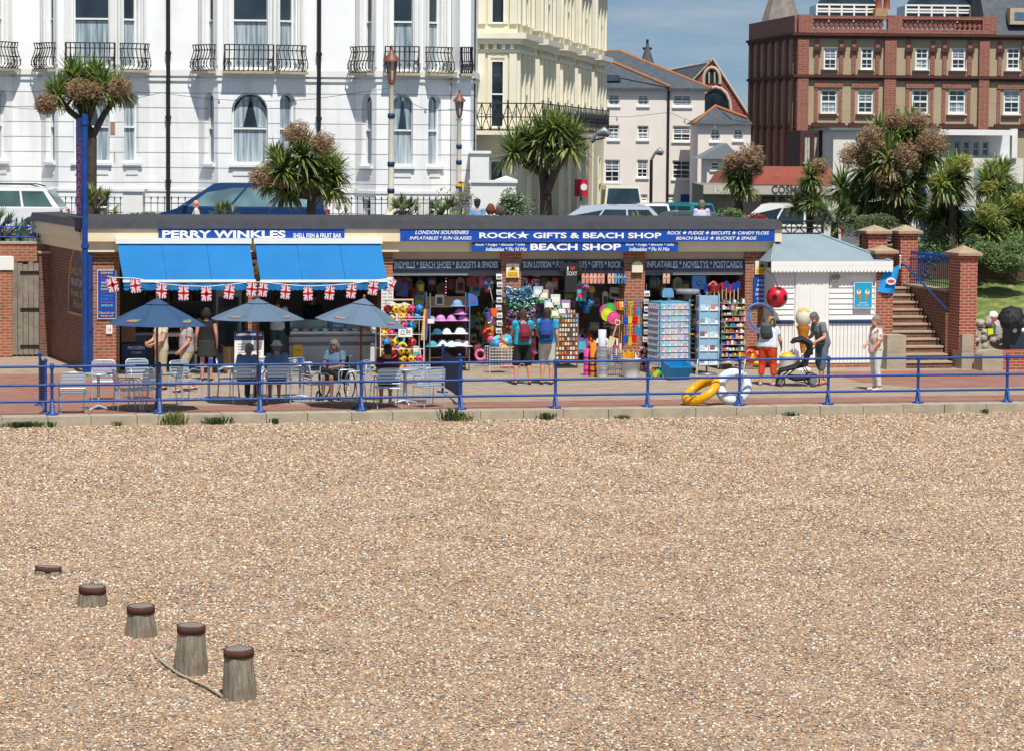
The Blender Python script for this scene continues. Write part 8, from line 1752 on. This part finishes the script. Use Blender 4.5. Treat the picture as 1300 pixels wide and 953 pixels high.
# ---------------------------------------------------------------- vehicles on the upper road
def car(label, loc, rot, L, W, H, col, belt=.55, nose=.24, wsc=.16, tail=.06, rake=.07, hood=None, name='parked_car', cat='car', gl=None, rails=False, panes=3):
    """front towards -x; side profile lofted to a narrower roof"""
    t = thing(name, label, cat, loc, R(rot)); m = mat('paint_'+col, col, .25, .04, 2.0, coat=.8); hb = hood or belt*.92; zb = belt*H; g = .2; wr = .32
    x0, x1 = -L/2, L/2; xa = x0+nose*L; xb = xa+wsc*L; xd = x1-tail*L*.3; xc = xd-rake*L
    low = [(x0+.08, g+.05), (x0, .5*zb), (x0+.1, hb*H*.86), (x0+.5, hb*H*.96), (xa, zb), (xd, zb), (x1, zb*.8), (x1-.02, g+.1), (x1-.25, g)]
    for s in (0,):
        fx, rx = x0+L*.18, x1-L*.2; arch = lambda c: [(c+wr*1.15*math.cos(a), wr+wr*1.15*math.sin(a)) for a in [math.pi*k/8 for k in range(0, 9)]]
        outline = low+arch(rx)+arch(fx); mb = MB(); n = len(outline)
        ys = [(-W/2, .0), (W/2, .0)]; mb.prism(outline, -W/2, W/2); mb.build('body', m, t)
    ti = W*.09; base = [(xa-.02, zb+.002), (xd+.02, zb+.002)]; roof = [(xb, H-.04), (xb+.25, H), (xc-.2, H), (xc, H-.05)]; side = [base[0]]+roof+[base[1]]
    yo = [W/2-.02, W/2-ti, W/2-ti, W/2-ti, W/2-ti, W/2-.02]; vs = [(x, -y, z) for (x, z), y in zip(side, yo)]+[(x, y, z) for (x, z), y in zip(side, yo)]; k = len(side); mb = MB()
    mb.add(vs, [tuple(range(k))[::-1], tuple(range(k, 2*k))]+[(i, i+1, i+1+k, i+k) for i in range(k-1)]); cbn = mb.build('cabin', m, t)
    G = gl or glass('car_glass', '#20343a', .04)
    def sp(f, q, s): # point on the cabin side: f along, q up
        xl = xa+(xb-xa)*q; xr = xd+(xc-xd)*q; return (xl+(xr-xl)*f, s*(W/2-.02-(ti-.02)*q+.006), zb+(H-.05-zb)*q)
    cuts = [.04+.92*i/panes for i in range(panes+1)]
    for s in (-1, 1):
        for i in range(panes):
            f0, f1 = cuts[i]+.012, cuts[i+1]-.012; mb = MB(); p = [sp(f0, .08, s), sp(f1, .08, s), sp(f1, .86, s), sp(f0, .86, s)]; mb.poly(p if s < 0 else p[::-1]); mb.build('side_window', G, t)
    for (a, b) in (((xa, zb), (xb, H-.05)), ((xd, zb), (xc, H-.05))):
        q0, q1 = .08, .92; f = lambda q: (a[0]+(b[0]-a[0])*q+(-.012 if a[0] < 0 else .03), zb+(H-.05-zb)*q+.006); mb = MB(); (e0, z0), (e1, z1) = f(q0), f(q1); y0, y1 = W/2-.12, W/2-ti-.08; mb.poly([(e0, -y0, z0), (e0, y0, z0), (e1, y1, z1), (e1, -y1, z1)]); mb.build('windscreen' if a[0] < 0 else 'rear_window', G, t)
    for cx in (fx, rx):
        for s in (-1, 1):
            M = Matrix.Translation((cx, s*(W/2-.1), wr)) @ Matrix.Rotation(R(90), 4, 'X'); mb = MB(M); mb.lathe([(wr*.6, -.1), (wr, -.09), (wr, .09), (wr*.6, .1)], (0, 0, 0), 20); w_ = mb.build('wheel', M_black, t); mb = MB(M)
            mb.lathe([(wr*.62, -.09), (wr*.62, .09)], (0, 0, 0), 18)
            for k in range(7): a = 2*math.pi*k/7; mb.tube([(0, 0, -s*-.0+.095*(-s)), (wr*.58*math.cos(a), wr*.58*math.sin(a), .1*(-s))], .03, 5)
            mb.build('rim', M_steel, w_)
    for s in (-1, 1):
        mb = MB(); mb.box(xd-.06, xd+.09, s*(W/2-.14)-.1, s*(W/2-.1)+.1, zb*.72, zb*.95); mb.build('tail_light', mat('tail_red', '#a01420', .3), t)
        mb = MB(); mb.box(x0+.02, x0+.3, s*(W/2-.2)-.18, s*(W/2-.2)+.18, hb*H*.66, hb*H*.82); mb.build('headlight', M_steel, t)
        mb = MB(); mb.ball((xa+.25, s*(W/2+.09), zb+.08), (.08, .1, .07), 8, 6); mb.build('wing_mirror', m, t)
        if rails: mb = MB(); y = s*(W/2-ti-.06); mb.tube([(xb+.2, y, H), (xb+.4, y, H+.07), (xc-.5, y, H+.07), (xc-.2, y, H)], .02, 6); mb.build('roof_rail', M_iron, t)
    return t
RZ = UP
def vloc(x, y, D, H, z=None):
    """foot of a vehicle whose roof meets pixel (x, y) at depth D"""
    p = at_d(x, y, D); return (p.x, p.y, RZ if z is None else p.z-H)
gc = glass('car_glass_pale', '#46605e', .04)
p = at_d(83, 260, 96); d = at_d(0, 260, 96)-p; q = p+d.normalized()*2.3
car('white estate car with roof rails at the left edge of the road', (q.x, q.y, RZ), -14, 4.6, 1.8, 1.62, '#e4e6e8', .58, .26, .12, .05, .1, None, 'parked_car', 'car', gc, True)
p = at_d(305, 232, 96); car('dark blue people carrier van parked behind the flat roof', (p.x, p.y, RZ), -14, 5.6, 1.9, p.z-RZ, '#123462', .55, .16, .2, .04, .04, .5, 'parked_van', 'van', glass('car_glass_teal', '#6a888e', .04), False, 3)
p = at_d(757, 260, 87); car('silver hatchback with long roof parked right of the forked palm', (p.x, p.y, p.z-1.45), -14, 4.2, 1.75, 1.45, '#a8b4c8', .6, .2, .2, .05, .12)
p = at_d(780, 235, 145); car('white high roofed camper van parked up the side street', (p.x, p.y, p.z-2.35), -95, 4.8, 1.95, 2.35, '#d8d4c4', .5, .08, .14, .03, .04, .45, 'parked_van', 'van')
p = at_d(824, 258, 140); car('white rounded van facing down the side street', (p.x, p.y, p.z-1.75), -100, 4.0, 1.75, 1.75, '#d8d8da', .55, .16, .2, .05, .08, None, 'parked_van', 'van')
p = at_d(856, 257, 150); car('turquoise van parked up the side street', (p.x, p.y, p.z-1.9), -60, 4.4, 1.8, 1.9, '#168a94', .55, .12, .16, .05, .05, None, 'parked_van', 'van')
p = at_d(857, 268, 128); car('dark grey hatchback in front of the turquoise van', (p.x, p.y, p.z-1.42), -30, 3.9, 1.7, 1.42, '#4a5a64')
p = at_d(996, 258, 90); car('white van parked beyond the lattice railing', (p.x, p.y, p.z-1.75), -20, 3.4, 1.75, 1.75, '#dcdcdc', .62, .1, .2, .04, .1, None, 'parked_van', 'van')
p = at_d(1285, 283, 92); car('pale blue car half hidden by the palms on the right', (p.x, p.y, p.z-1.42), -14, 4.2, 1.75, 1.42, '#7f93ac')
p = at_d(1195, 262, 96); car('white car behind the bare topped palms on the right', (p.x, p.y, p.z-1.42), -14, 4.2, 1.75, 1.42, '#d0d4d8')
# ---------------------------------------------------------------- lamps, poles, boards
M_cop = mat('copper_brown', '#7a4a34', .5, .2, 8.0)
def lantern(label, x, yt, yl, D, s=1.0):
    rs_ = {497: .72, 583: .6}[x]; zt, zl = at_d(x, yt, D).z, at_d(x, yl, D).z; p = at_d(x, yl, D); p.z = RZ; t = thing('street_lamp', label, 'street lamp', p); H = zl-RZ; r_ = (.095 if x == 497 else .085); mb = MB(); mb.lathe([(.2*s, 0), (.2*s, .9), (.13*s, 1.0), (r_, 1.2), (r_*.85, H-.1), (r_*1.4, H)], (0, 0, 0), 12); po = mb.build('post', mat('lamp_cream', '#d6d0bc', .5, .06), t)
    for z in (.95, 1.6, 2.4, H-1.0):
        if z < H-.2: mb = MB(); mb.lathe([(r_*.9, z), (r_*1.2, z+.02), (r_*1.2, z+.13), (r_*.9, z+.15)], (0, 0, 0), 12); mb.build('band', M_navy, po)
    h = zt-zl; w = .24*rs_*.95; mb = MB(); mb.lathe([(.03, H), (.09*s, H+.05), (.06*s, H+.12)], (0, 0, 0), 10)
    for k in range(6): a = math.pi*k/3; mb.tube([(w*.55*math.cos(a), w*.55*math.sin(a), H+h*.1), (w*math.cos(a), w*math.sin(a), H+h*.6)], .02*s, 5)
    mb.lathe([(w*.55, H+h*.08), (w*.6, H+h*.12)], (0, 0, 0), 6); mb.build('cage', M_cop, t)
    mb = MB(); mb.lathe([(w*.5, H+h*.12), (w*.93, H+h*.6)], (0, 0, 0), 6, 0, None, False); mb.build('glass', glass('lamp_glass', '#9aa4a4', .1), t)
    mb = MB(); mb.lathe([(w*1.6, H+h*.58), (w*1.5, H+h*.64), (w*.7, H+h*.76), (w*.35, H+h*.86), (.03, H+h*.92), (.05, H+h*.95), (1e-4, H+h)], (0, 0, 0), 12); mb.build('roof', M_cop, t); return t
lantern('tall ornate cream lamp post with copper lantern in front of the right bay', 497, 57, 108, 90, 1.35); lantern('shorter ornate cream lamp post near the right end of the white terrace', 583, 114, 151, 100, 1.0)
def road_lamp(label, x, yt, xh, D, m, r_=.09):
    zt = at_d(x, yt, D).z; p = at_d(x, yt, D); p.z = 0; t = thing('street_lamp', label, 'street lamp', p); dx = (xh-x)/F*D; mb = MB(); mb.tube([(0, 0, 0), (0, 0, zt-.3)], r_, 8); mb.build('post', m, t); mb = MB(); d = rt0*dx; mb.tube([(0, 0, zt-.3), (d.x*.3, d.y*.3, zt+.05), (d.x*.6, d.y*.6, zt+.1)], r_*.8, 6); mb.tube([(d.x*.35, d.y*.35, zt+.06), (d.x*.7, d.y*.7, zt+.16), (d.x, d.y, zt+.02)], [.1, .22, .12], 8); mb.build('lamp_head', M_grey, t)
road_lamp('pinkish street lamp with flat silver head by the cream building', 749, 172, 774, 125, mat('lamp_pink', '#b09c90', .6, .1)); road_lamp('black street lamp in front of the pink building', 827, 196, 842, 160, M_iron)
def board(name, lab, x0, x1, y0, y1, D, m, extra, post=True):
    f = Fr((x0+x1)/2, D); c = rect(f, x0, x1, y0, y1); t = thing(name, lab, 'sign', f.w((c[0]+c[1])/2, 0, 0)); mb = MB(f.M); mb.box(c[0], c[1], -.05, .05, c[2], c[3]); mb.build('board', m, t, True)
    if post: mb = MB(f.M); mb.tube([((c[0]+c[1])/2, .1, 0), ((c[0]+c[1])/2, .1, c[3])], .06, 6); mb.build('post', M_grey, t, True)
    mb = MB(f.M); extra(mb, c); mb.build('picture', M_tint, t, True)
def ex1(mb, c): w, h = c[1]-c[0], c[3]-c[2]; mb.col('#e8e4e4'); mb.prism([(c[0]+w*.7+w*.25*math.cos(a), c[2]+h*.55+h*.2*math.sin(a)) for a in [k*.52 for k in range(12)]], -.07, -.051); mb.col('#2a1418').prism([(c[0]+w*.4+w*.2*math.cos(a), c[2]+h*.22+h*.16*math.sin(a)) for a in [k*.52 for k in range(12)]], -.07, -.051)
board('advert_board', 'bright red advertising board with white disc in front of the cream building', 730, 747, 228, 250, 128, mat('board_red', '#c8143c', .5, .05), ex1)
def ex2(mb, c): w, h = c[1]-c[0], c[3]-c[2]; mb.col('#e0a020').prism([(c[0]+w*.4+w*.22*math.cos(a), c[2]+h*.25+h*.5*math.sin(a)) for a in [k*math.pi/8 for k in range(9)]], -.07, -.051)
board('pub_sign', 'navy sign with an orange half sun behind the camper van', 752, 766, 231, 241, 150, M_navy, ex2)
def ex3(mb, c): mb.col('#c8ccd0').box(c[0]+.1, c[1]-.1, -.056, -.051, c[2]+.2, c[2]+.35)
board('road_sign', 'grey road sign plate among the palms on the right', 1238, 1249, 214, 240, 105, mat('sign_grey', '#8a94a0', .5, .08), ex3)
def ex4(mb, c): mb.col('#30261a').box(c[0]+.08, c[1]-.08, -.056, -.051, c[2]+.1, c[2]+.16)
board('yellow_notice', 'yellow notice on the shorter ornate lamp post', 580, 590, 231, 237, 99.4, M_yellow, ex4, True)
p = on_v(1171.5, 308, 24); bl = thing('blue_pole', 'blue pole rising among the palms right of the steps', 'pole', (p.x, p.y, 2.3)); mb = MB(); H = on_v(1171.5, 205, 24).z-2.3; mb.tube([(0, 0, 0), (0, 0, H)], .085, 8); mb.build('pole', M_blue, bl); mb = MB(); mb.lathe([(.1, H), (.1, H+.06), (.03, H+.1)], (0, 0, 0), 8); mb.build('cap', M_blue, bl)
# festoon of bulbs strung along the front
def festoon(lab, pts, D):
    P3 = [at_d(x, y, D) for x, y in pts]; t = thing('festoon_lights', lab, 'festoon', P3[0]); mb = MB(); full = []
    for a, b in zip(P3, P3[1:]):
        for k in range(9): q = a.lerp(b, k/12); q.z -= .8*4*(k/12)*(1-k/12)*.4; full.append(q)
    full.append(P3[-1]); mb.tube(full, .007, 4); mb.build('cable', M_iron, t, True)
    for q in full[::4]: mb = MB(); mb.lathe([(.02, 0), (.025, -.05), (.035, -.09), (.02, -.13), (1e-4, -.14)], q, 8); mb.build('bulb', glass('bulb', '#8a8a86', .1), t, True)
festoon('string of festoon bulbs across the white terrace between lamp posts', [(-20, 132), (205, 118), (497, 112), (583, 138)], 90); festoon('string of festoon bulbs across the side street', [(583, 138), (690, 128), (850, 143), (965, 152)], 100)
# ---------------------------------------------------------------- cabbage palms, fan palms and shrubs
GRN = ['#465c2a', '#587232', '#6e883c', '#90a24c', '#a8b068', '#42542a', '#bcb880', '#98a478']; TAN = ['#8a6c4e', '#a2825e', '#745840', '#b89a74', '#94785a']; YEL = ['#8f9236', '#a3a346', '#76802e']
def blade(mb, c, d, L, w, droop, cols, r):
    d = d.normalized(); s = d.cross(Vector((0, 0, 1))); s = s.normalized() if s.length > .05 else Vector((1, 0, 0)); p = [c]
    q = c.copy(); e = d.copy(); seg = L/3
    for k in range(3): e = (e+Vector((0, 0, -droop*(k+.4)))).normalized(); q = q+e*seg; p.append(q)
    ws = [w*.7, w, w*.75, .004]; vs = []
    for a, k in zip(p, ws): vs += [a-s*k, a+s*k]
    mb.col(r.choice(cols)); mb.add(vs, [(0, 1, 3, 2), (2, 3, 5, 4), (4, 5, 7, 6)])
def sword_head(mb, c, rad, r, n=150, cols=GRN):
    for k in range(n):
        z = r.uniform(-.55, 1.0); a = r.uniform(0, 6.283); h = math.sqrt(max(0, 1-z*z)); d = Vector((h*math.cos(a), h*math.sin(a), z))
        low_ = z < -.2; blade(mb, c+d*rad*.05, d, rad*r.uniform(.8, 1.1), rad*.046, r.uniform(.05, .16)+(.12 if low_ else 0), (cols[:5] if not low_ else cols+['#8a7a4e', '#7a6a42']), r)
def panicle(mb, c, rad, r, cols):
    for k in range(int(9)):
        a = r.uniform(0, 6.283); z = r.uniform(-.3, 1); h = math.sqrt(max(0, 1-z*z)); e = c+Vector((h*math.cos(a), h*math.sin(a), z))*rad*r.uniform(.5, .9); mb.col(cols[0]).tube([c, c.lerp(e, .5)+Vector((0, 0, .04)), e], [.012, .009, .004], 4, 0, False)
    for k in range(int(1500*min(1.2, rad/.4))):
        d = Vector((r.gauss(0, 1), r.gauss(0, 1), r.gauss(0, .85))).normalized(); q = c+d*rad*(r.random()**.5)*(1+.25*math.sin(d.x*7)*math.cos(d.z*6)); e = Vector((r.gauss(0, 1), r.gauss(0, 1), r.gauss(0, 1))).normalized()*r.uniform(.025, .055); s = e.orthogonal().normalized()*.009
        mb.col(r.choice(cols)); mb.add([q-e-s, q-e+s, q+e+s, q+e-s], [(0, 1, 2, 3)])
M_trunk = mat('palm_trunk', '#4a4038', .95, .3, 8.0, .6)
def cordyline(label, x, yb, D, forks, heads, flowers=(), zg=2.45, fc=TAN, seed=1, tr=.13, cols=GRN):
    """forks: list of pixel points of the trunk; heads: (x, y, radius px, fork index)"""
    r = random.Random(seed); b = at_d(x, yb, D); b.z = zg; t = thing('cabbage_palm', label, 'palm tree', b); sc = F/D; F3 = [at_d(px, py, D+r.uniform(-.15, .15)) for px, py in forks]
    mb = MB(); mb.tube([b]+F3[:1], [tr*1.15, tr], 9)
    for i in range(1, len(F3)): mb.tube([F3[0] if i == 1 else F3[i-1], F3[i]], [tr, tr*.85], 8)
    H3 = []
    for (hx, hy, hr, fi) in heads:
        c = at_d(hx, hy, D+r.uniform(-.7, .7)); H3.append((c, hr/sc)); p = F3[fi]; m_ = p.lerp(c, .5)+(c-p).cross(fh).normalized()*.06; mb.tube([p, m_, c], [tr*.75, tr*.65, tr*.6], 8)
    mb.build('trunk', M_trunk, t, True)
    mb = MB()
    for c, rad in H3: sword_head(mb, c, rad, r, 200, cols)
    mb.build('crown', M_leaf, t, True)
    for (fx, fy, fr) in flowers: mb = MB(); panicle(mb, at_d(fx, fy, D-r.uniform(.5, 1.0)), fr/sc, r, fc); mb.build('flower_head', M_leaf, t, True)
cordyline('cabbage palm at the left with brown flower plumes rising behind the banner pole', 116, 280, 84, [(117, 175), (110, 158)], [(103, 116, 44, 1), (72, 122, 34, 1), (130, 114, 40, 1), (152, 118, 30, 0), (92, 100, 34, 1), (120, 98, 32, 1)], [(58, 132, 15), (98, 114, 17), (120, 116, 13), (152, 112, 15)], seed=1)
cordyline('bushy cabbage palm with four brown plumes in front of the blue van', 392, 285, 84, [(396, 250), (400, 232)], [(384, 200, 40, 1), (358, 218, 38, 0), (412, 208, 38, 1), (364, 242, 36, 0), (422, 240, 36, 0), (392, 226, 38, 1), (350, 204, 28, 1), (424, 220, 32, 1), (344, 234, 28, 0)], [(376, 170, 18), (408, 182, 17), (331, 226, 17), (380, 222, 10), (356, 232, 8)], seed=2)
cordyline('forked green cabbage palm above the beach shop sign', 694, 282, 84, [(693, 248), (690, 220)], [(688, 180, 42, 1), (652, 196, 36, 1), (690, 200, 34, 1), (722, 188, 40, 0), (706, 166, 34, 1), (668, 180, 34, 1), (728, 172, 28, 0)], [(706, 160, 17)], fc=YEL, seed=3, tr=.17)
cordyline('small cabbage palm with one tan plume left of the white van', 938, 285, 85, [(938, 262)], [(936, 228, 26, 0), (926, 218, 20, 0), (946, 240, 24, 0), (944, 214, 22, 0)], [(950, 200, 19), (930, 205, 12), (958, 214, 12)], seed=4)
cordyline('tall many headed cabbage palm with brown plumes behind the gate piers', 1140, 300, 83, [(1142, 245), (1146, 215)], [(1140, 174, 40, 1), (1164, 190, 38, 1), (1116, 180, 36, 1), (1100, 214, 40, 0), (1128, 206, 40, 1), (1180, 198, 38, 1), (1166, 224, 36, 0), (1112, 234, 38, 0), (1158, 162, 32, 1), (1142, 240, 34, 0)], [(1104, 176, 18), (1084, 198, 20), (1148, 200, 22), (1126, 224, 20), (1184, 180, 20), (1164, 154, 15), (1134, 152, 13)], seed=5, tr=.12)
cordyline('second trunk of cabbage palm with dark green heads behind the kiosk', 1098, 300, 84, [(1098, 268)], [(1070, 240, 34, 0), (1100, 256, 36, 0), (1078, 264, 36, 0), (1130, 256, 34, 0), (1165, 264, 38, 0), (1140, 278, 34, 0)], [(1124, 236, 14)], seed=6)
cordyline('spiky green cabbage palm left of the low white building', 1028, 290, 86, [(1029, 258)], [(1030, 226, 26, 0), (1022, 240, 20, 0), (1034, 258, 26, 0), (1010, 262, 20, 0)], [(1040, 212, 12)], seed=7, tr=.09)
for i, (x, y, rr_, fx, fy, fr_, lab) in enumerate(((1208, 232, 32, 1222, 208, 14, 'cabbage palm with two yellow green flower heads right of the blue pole'), (1200, 274, 36, 1199, 252, 13, 'low spiky cabbage palm with golden flower head above the lawn'), (1264, 230, 30, 1256, 240, 13, 'slim cabbage palm with yellow flower head before the pale wall'), (1254, 284, 34, 1253, 270, 13, 'rounded cabbage palm with yellow crown just above the grass bank'), (1294, 272, 32, 1292, 255, 11, 'cabbage palm at the right edge above the grass bank'))):
    cordyline(lab, x, 305, 80+i % 3, [(x+2, min(y+36, 300))], [(x, y, rr_*1.2, 0), (x+8, y-8, rr_, 0), (x-10, y+4, rr_, 0), (x+2, y+12, rr_, 0)], [(fx, fy, fr_)]+([(1190, 230, 11)] if i == 0 else []), fc=YEL, seed=10+i, tr=.1, cols=GRN+['#9a9468'])
def fan_palm(label, x, y, D, n, rad, seed, zg=2.5, dead=0, cols=('#4f6a2c', '#6a8040', '#7e9050', '#3d5422')):
    r = random.Random(seed); c = at_d(x, y, D); t = thing('fan_palm', label, 'palm', (c.x, c.y, zg)); sc = F/D; rad /= sc; mb, ms = MB(), MB(); c0 = Vector((c.x, c.y, c.z-rad*.5))
    ms.tube([(c.x, c.y, zg), c0], [.14, .1], 8)
    for k in range(n):
        a = 6.283*k/n+r.uniform(-.2, .2); el = r.uniform(-.1, 1.3); d = Vector((math.cos(a)*math.cos(el), math.sin(a)*math.cos(el), math.sin(el))); e = c0+d*rad*r.uniform(.5, .7); ms.tube([c0, e], [.018, .01], 4, 0, False); s = d.orthogonal().normalized(); u_ = d.cross(s)
        cl = list(cols) if r.random() > dead else ['#a08a4a', '#8a744a', '#b09a5a']
        for j in range(15): th = (j-7)*.17; dd = (d*math.cos(th)+s*math.sin(th)); blade(mb, e, dd, rad*.55*r.uniform(.85, 1.1), rad*.03, .08, cl, r)
    ms.build('stem', M_trunk, t, True); mb.build('fronds', M_leaf, t, True)
fan_palm('fan palm with yellow flower stalks behind the corner of the flat roof', 122, 252, 80, 16, 34, 21, dead=.3); fan_palm('dense fan palm at the left edge in front of the estate car', 2, 282, 78.5, 24, 40, 22, 2.0); fan_palm('fan palm tips showing above the roof under the bald man', 284, 268, 81, 14, 22, 23); fan_palm('fan palm in front of the tall lamp post', 514, 262, 81, 14, 28, 24); fan_palm('wide fan palm left of the man in blue shirt', 566, 268, 81, 18, 34, 25); fan_palm('fan palm clump low behind the roof beside the white van', 1060, 268, 81, 18, 34, 26); fan_palm('thin yucca tips in front of the silver hatchback', 812, 275, 80, 10, 16, 27); fan_palm('small fan palm beside the bushy palm trunk', 432, 270, 81, 10, 20, 28)
def shrub(label, x0, x1, y0, y1, D, n, cols, seed, zg=2.4, lw=.04, name='shrub'):
    r = random.Random(seed); a, b = at_d(x0, (y0+y1)/2, D), at_d(x1, (y0+y1)/2, D); zt, zl = at_d((x0+x1)/2, y0, D).z, at_d((x0+x1)/2, y1, D).z; c = (a+b)/2; c.z = (zt+zl)/2; rx, rz = (b-a).length/2, (zt-zl)/2; t = thing(name, label, 'shrub', (c.x, c.y, zg)); mb = MB(); lobes = [(Vector((r.uniform(-.6, .6)*rx, r.uniform(-.4, .4)*rx*.6, r.uniform(-.5, .5)*rz)), r.uniform(.4, .75)) for k in range(7)]
    for k in range(n):
        o, s = r.choice(lobes); d = Vector((r.gauss(0, 1), r.gauss(0, 1), r.gauss(0, 1))).normalized()*r.random()**.33; q = c+o+Vector((d.x*rx*s, d.y*rx*s*.7, d.z*rz*s)); e = Vector((r.gauss(0, 1), r.gauss(0, 1), r.gauss(0, .7))).normalized()*lw*r.uniform(.7, 1.5); w = e.orthogonal().normalized()*lw*.45
        mb.col(r.choice(cols)); mb.add([q-e, q-w, q+e, q+w], [(0, 1, 2, 3)])
    mb.build('foliage', M_leaf, t, True); mb = MB()
    for k in range(4): o, s = lobes[k]; mb.tube([(c.x, c.y, zg), c+o], [.03, .012], 5)
    mb.build('stems', M_trunk, t, True)
SG = ['#2f4a24', '#41602e', '#5a7a3e', '#24381a', '#6e8a50', '#8a9a6a']
shrub('loose grey green shrub behind the roof left of the forked palm', 632, 690, 238, 286, 81.5, 2600, SG+['#9aa890'], 31); shrub('bushy green shrub behind the blue railings at the steps', 1160, 1214, 290, 372, 80, 4200, ['#4a6a34', '#5f8048', '#3a5428', '#7a9460'], 32, 1.9, .045); shrub('dark shrub under the palms right of the tall pier', 1212, 1262, 298, 340, 79, 2600, SG, 33, 2.2); shrub('dark hedge shrub at the right edge below the low white building', 1250, 1340, 232, 268, 110, 4200, ['#33481f', '#46602a', '#2a3a1a', '#5e6a3a'], 34, 2.0, .07); shrub('red flowering shrub beyond the flat roof', 944, 972, 270, 290, 82, 1200, ['#a81424', '#c82a34', '#3a5428', '#8a1420'], 35); shrub('bright green shrub at the right edge above the grass bank', 1266, 1320, 296, 342, 79.5, 2600, ['#5a7e34', '#78984a', '#46642a'], 36, 2.2); shrub('low green planting behind the roof at the white gate pier', 152, 205, 268, 286, 81, 1400, SG, 37)
shrub('dark planting between the palms and the gate piers', 1055, 1160, 262, 310, 81, 4200, ['#2c4220', '#3c5628', '#54703a', '#6a6a4a'], 38); shrub('mixed planting under the palms behind the lawn', 1170, 1262, 262, 318, 82.5, 4200, SG+['#8a9a5a', '#a0a078'], 39); shrub('bushy planting along the top of the grass bank', 1230, 1312, 300, 350, 78.5, 4200, ['#46602e', '#5e7a3a', '#3a5226', '#84945a'], 42, 2.2); shrub('bare twiggy bush behind the man in blue shirt', 552, 600, 232, 270, 83, 500, ['#6a5a48', '#7a6a54', '#8a9060'], 40); shrub('low green shrub in the side street beside the man in lilac shirt', 892, 945, 262, 290, 84, 1800, SG, 41)
# bird of paradise style white wing sculpture glimpsed between the palms
p = on_v(1125, 296, 18); wn = thing('garden_sculpture', 'pair of pale wing shaped sculptures between the palms', 'sculpture', (p.x, p.y, 2.4)); mb = MB(); z = p.z-2.4
for dx, tl in ((-.15, -.25), (.25, .2)): mb.prism([(dx, 0), (dx+.1, 0), (dx+tl+.12, z+.35), (dx+tl-.08, z+.45), (dx+tl-.1, z+.1)], -.03, .03)
mb.build('wings', M_white, wn); mb = MB(); mb.lathe([(.2, -.1), (.2, 0), (.05, .05)], (0, 0, 0), 10); mb.build('base', M_stone, wn)
# ---------------------------------------------------------------- light, sky, camera
SUN_EL, SUN_AZ = R(60.0), R(0.0)           # azimuth: to the right of straight out to sea
sd = Vector((math.sin(SUN_AZ)*math.cos(SUN_EL), -math.cos(SUN_AZ)*math.cos(SUN_EL), math.sin(SUN_EL)))
sl = bpy.data.lights.new('sun', 'SUN'); sl.energy = 4.8; sl.angle = R(0.53); sl.color = (1.0, 0.955, 0.88)
so = bpy.data.objects.new('sun', sl); C.objects.link(so); so.rotation_euler = sd.to_track_quat('Z', 'Y').to_euler(); so.location = (0, 0, 60)
w = bpy.data.worlds.new('World'); bpy.context.scene.world = w; w.use_nodes = True
nt = w.node_tree; bg = nt.nodes['Background']; bg.inputs['Strength'].default_value = 0.08
sk = nt.nodes.new('ShaderNodeTexSky'); sk.sky_type = 'NISHITA'; sk.sun_disc = False
sk.sun_elevation = SUN_EL; sk.sun_rotation = math.atan2(sd.x, sd.y); sk.altitude = 0; sk.air_density = 1.0; sk.dust_density = 0.25; sk.ozone_density = 1.3
tc = nt.nodes.new('ShaderNodeTexCoord'); ma = nt.nodes.new('ShaderNodeMapping')
ma.inputs['Location'].default_value = (0, 0, 0.17)
nt.links.new(tc.outputs['Generated'], ma.inputs['Vector']); nt.links.new(ma.outputs[0], sk.inputs['Vector'])
# thin bands of cloud
mc = nt.nodes.new('ShaderNodeMapping'); mc.inputs['Scale'].default_value = (9.0, 9.0, 55.0)
nt.links.new(tc.outputs['Generated'], mc.inputs['Vector'])
cf = ramp(nt, noise(nt, 1.6, 6.0, mc.outputs[0], 0.6), [(0.42, (0.06,)*3), (0.75, (0.45,)*3)])
o = mixrgb(nt, mixrgb(nt, sk.outputs[0], (0.98, 1.06, 1.0), 1.0, 'MULTIPLY'), (6.8, 7.0, 7.3), cf)
nt.links.new(o, bg.inputs['Color'])
cd = bpy.data.cameras.new('camera'); co = bpy.data.objects.new('camera', cd); C.objects.link(co)
cd.sensor_fit = 'HORIZONTAL'; cd.sensor_width = 36.0; cd.lens = 36.0*F/IW; cd.clip_start = 1.0; cd.clip_end = 3000.0
co.matrix_world = Matrix(((rt.x, up.x, -fwd.x, CAM.x), (rt.y, up.y, -fwd.y, CAM.y), (rt.z, up.z, -fwd.z, CAM.z), (0, 0, 0, 1)))
S = bpy.context.scene; S.camera = co
S.view_settings.view_transform = 'Standard'; S.view_settings.look = 'None'; S.view_settings.gamma = 1.0
S.view_settings.exposure = 0.14; S.view_settings.use_curve_mapping = False
S.cycles.max_bounces = 6
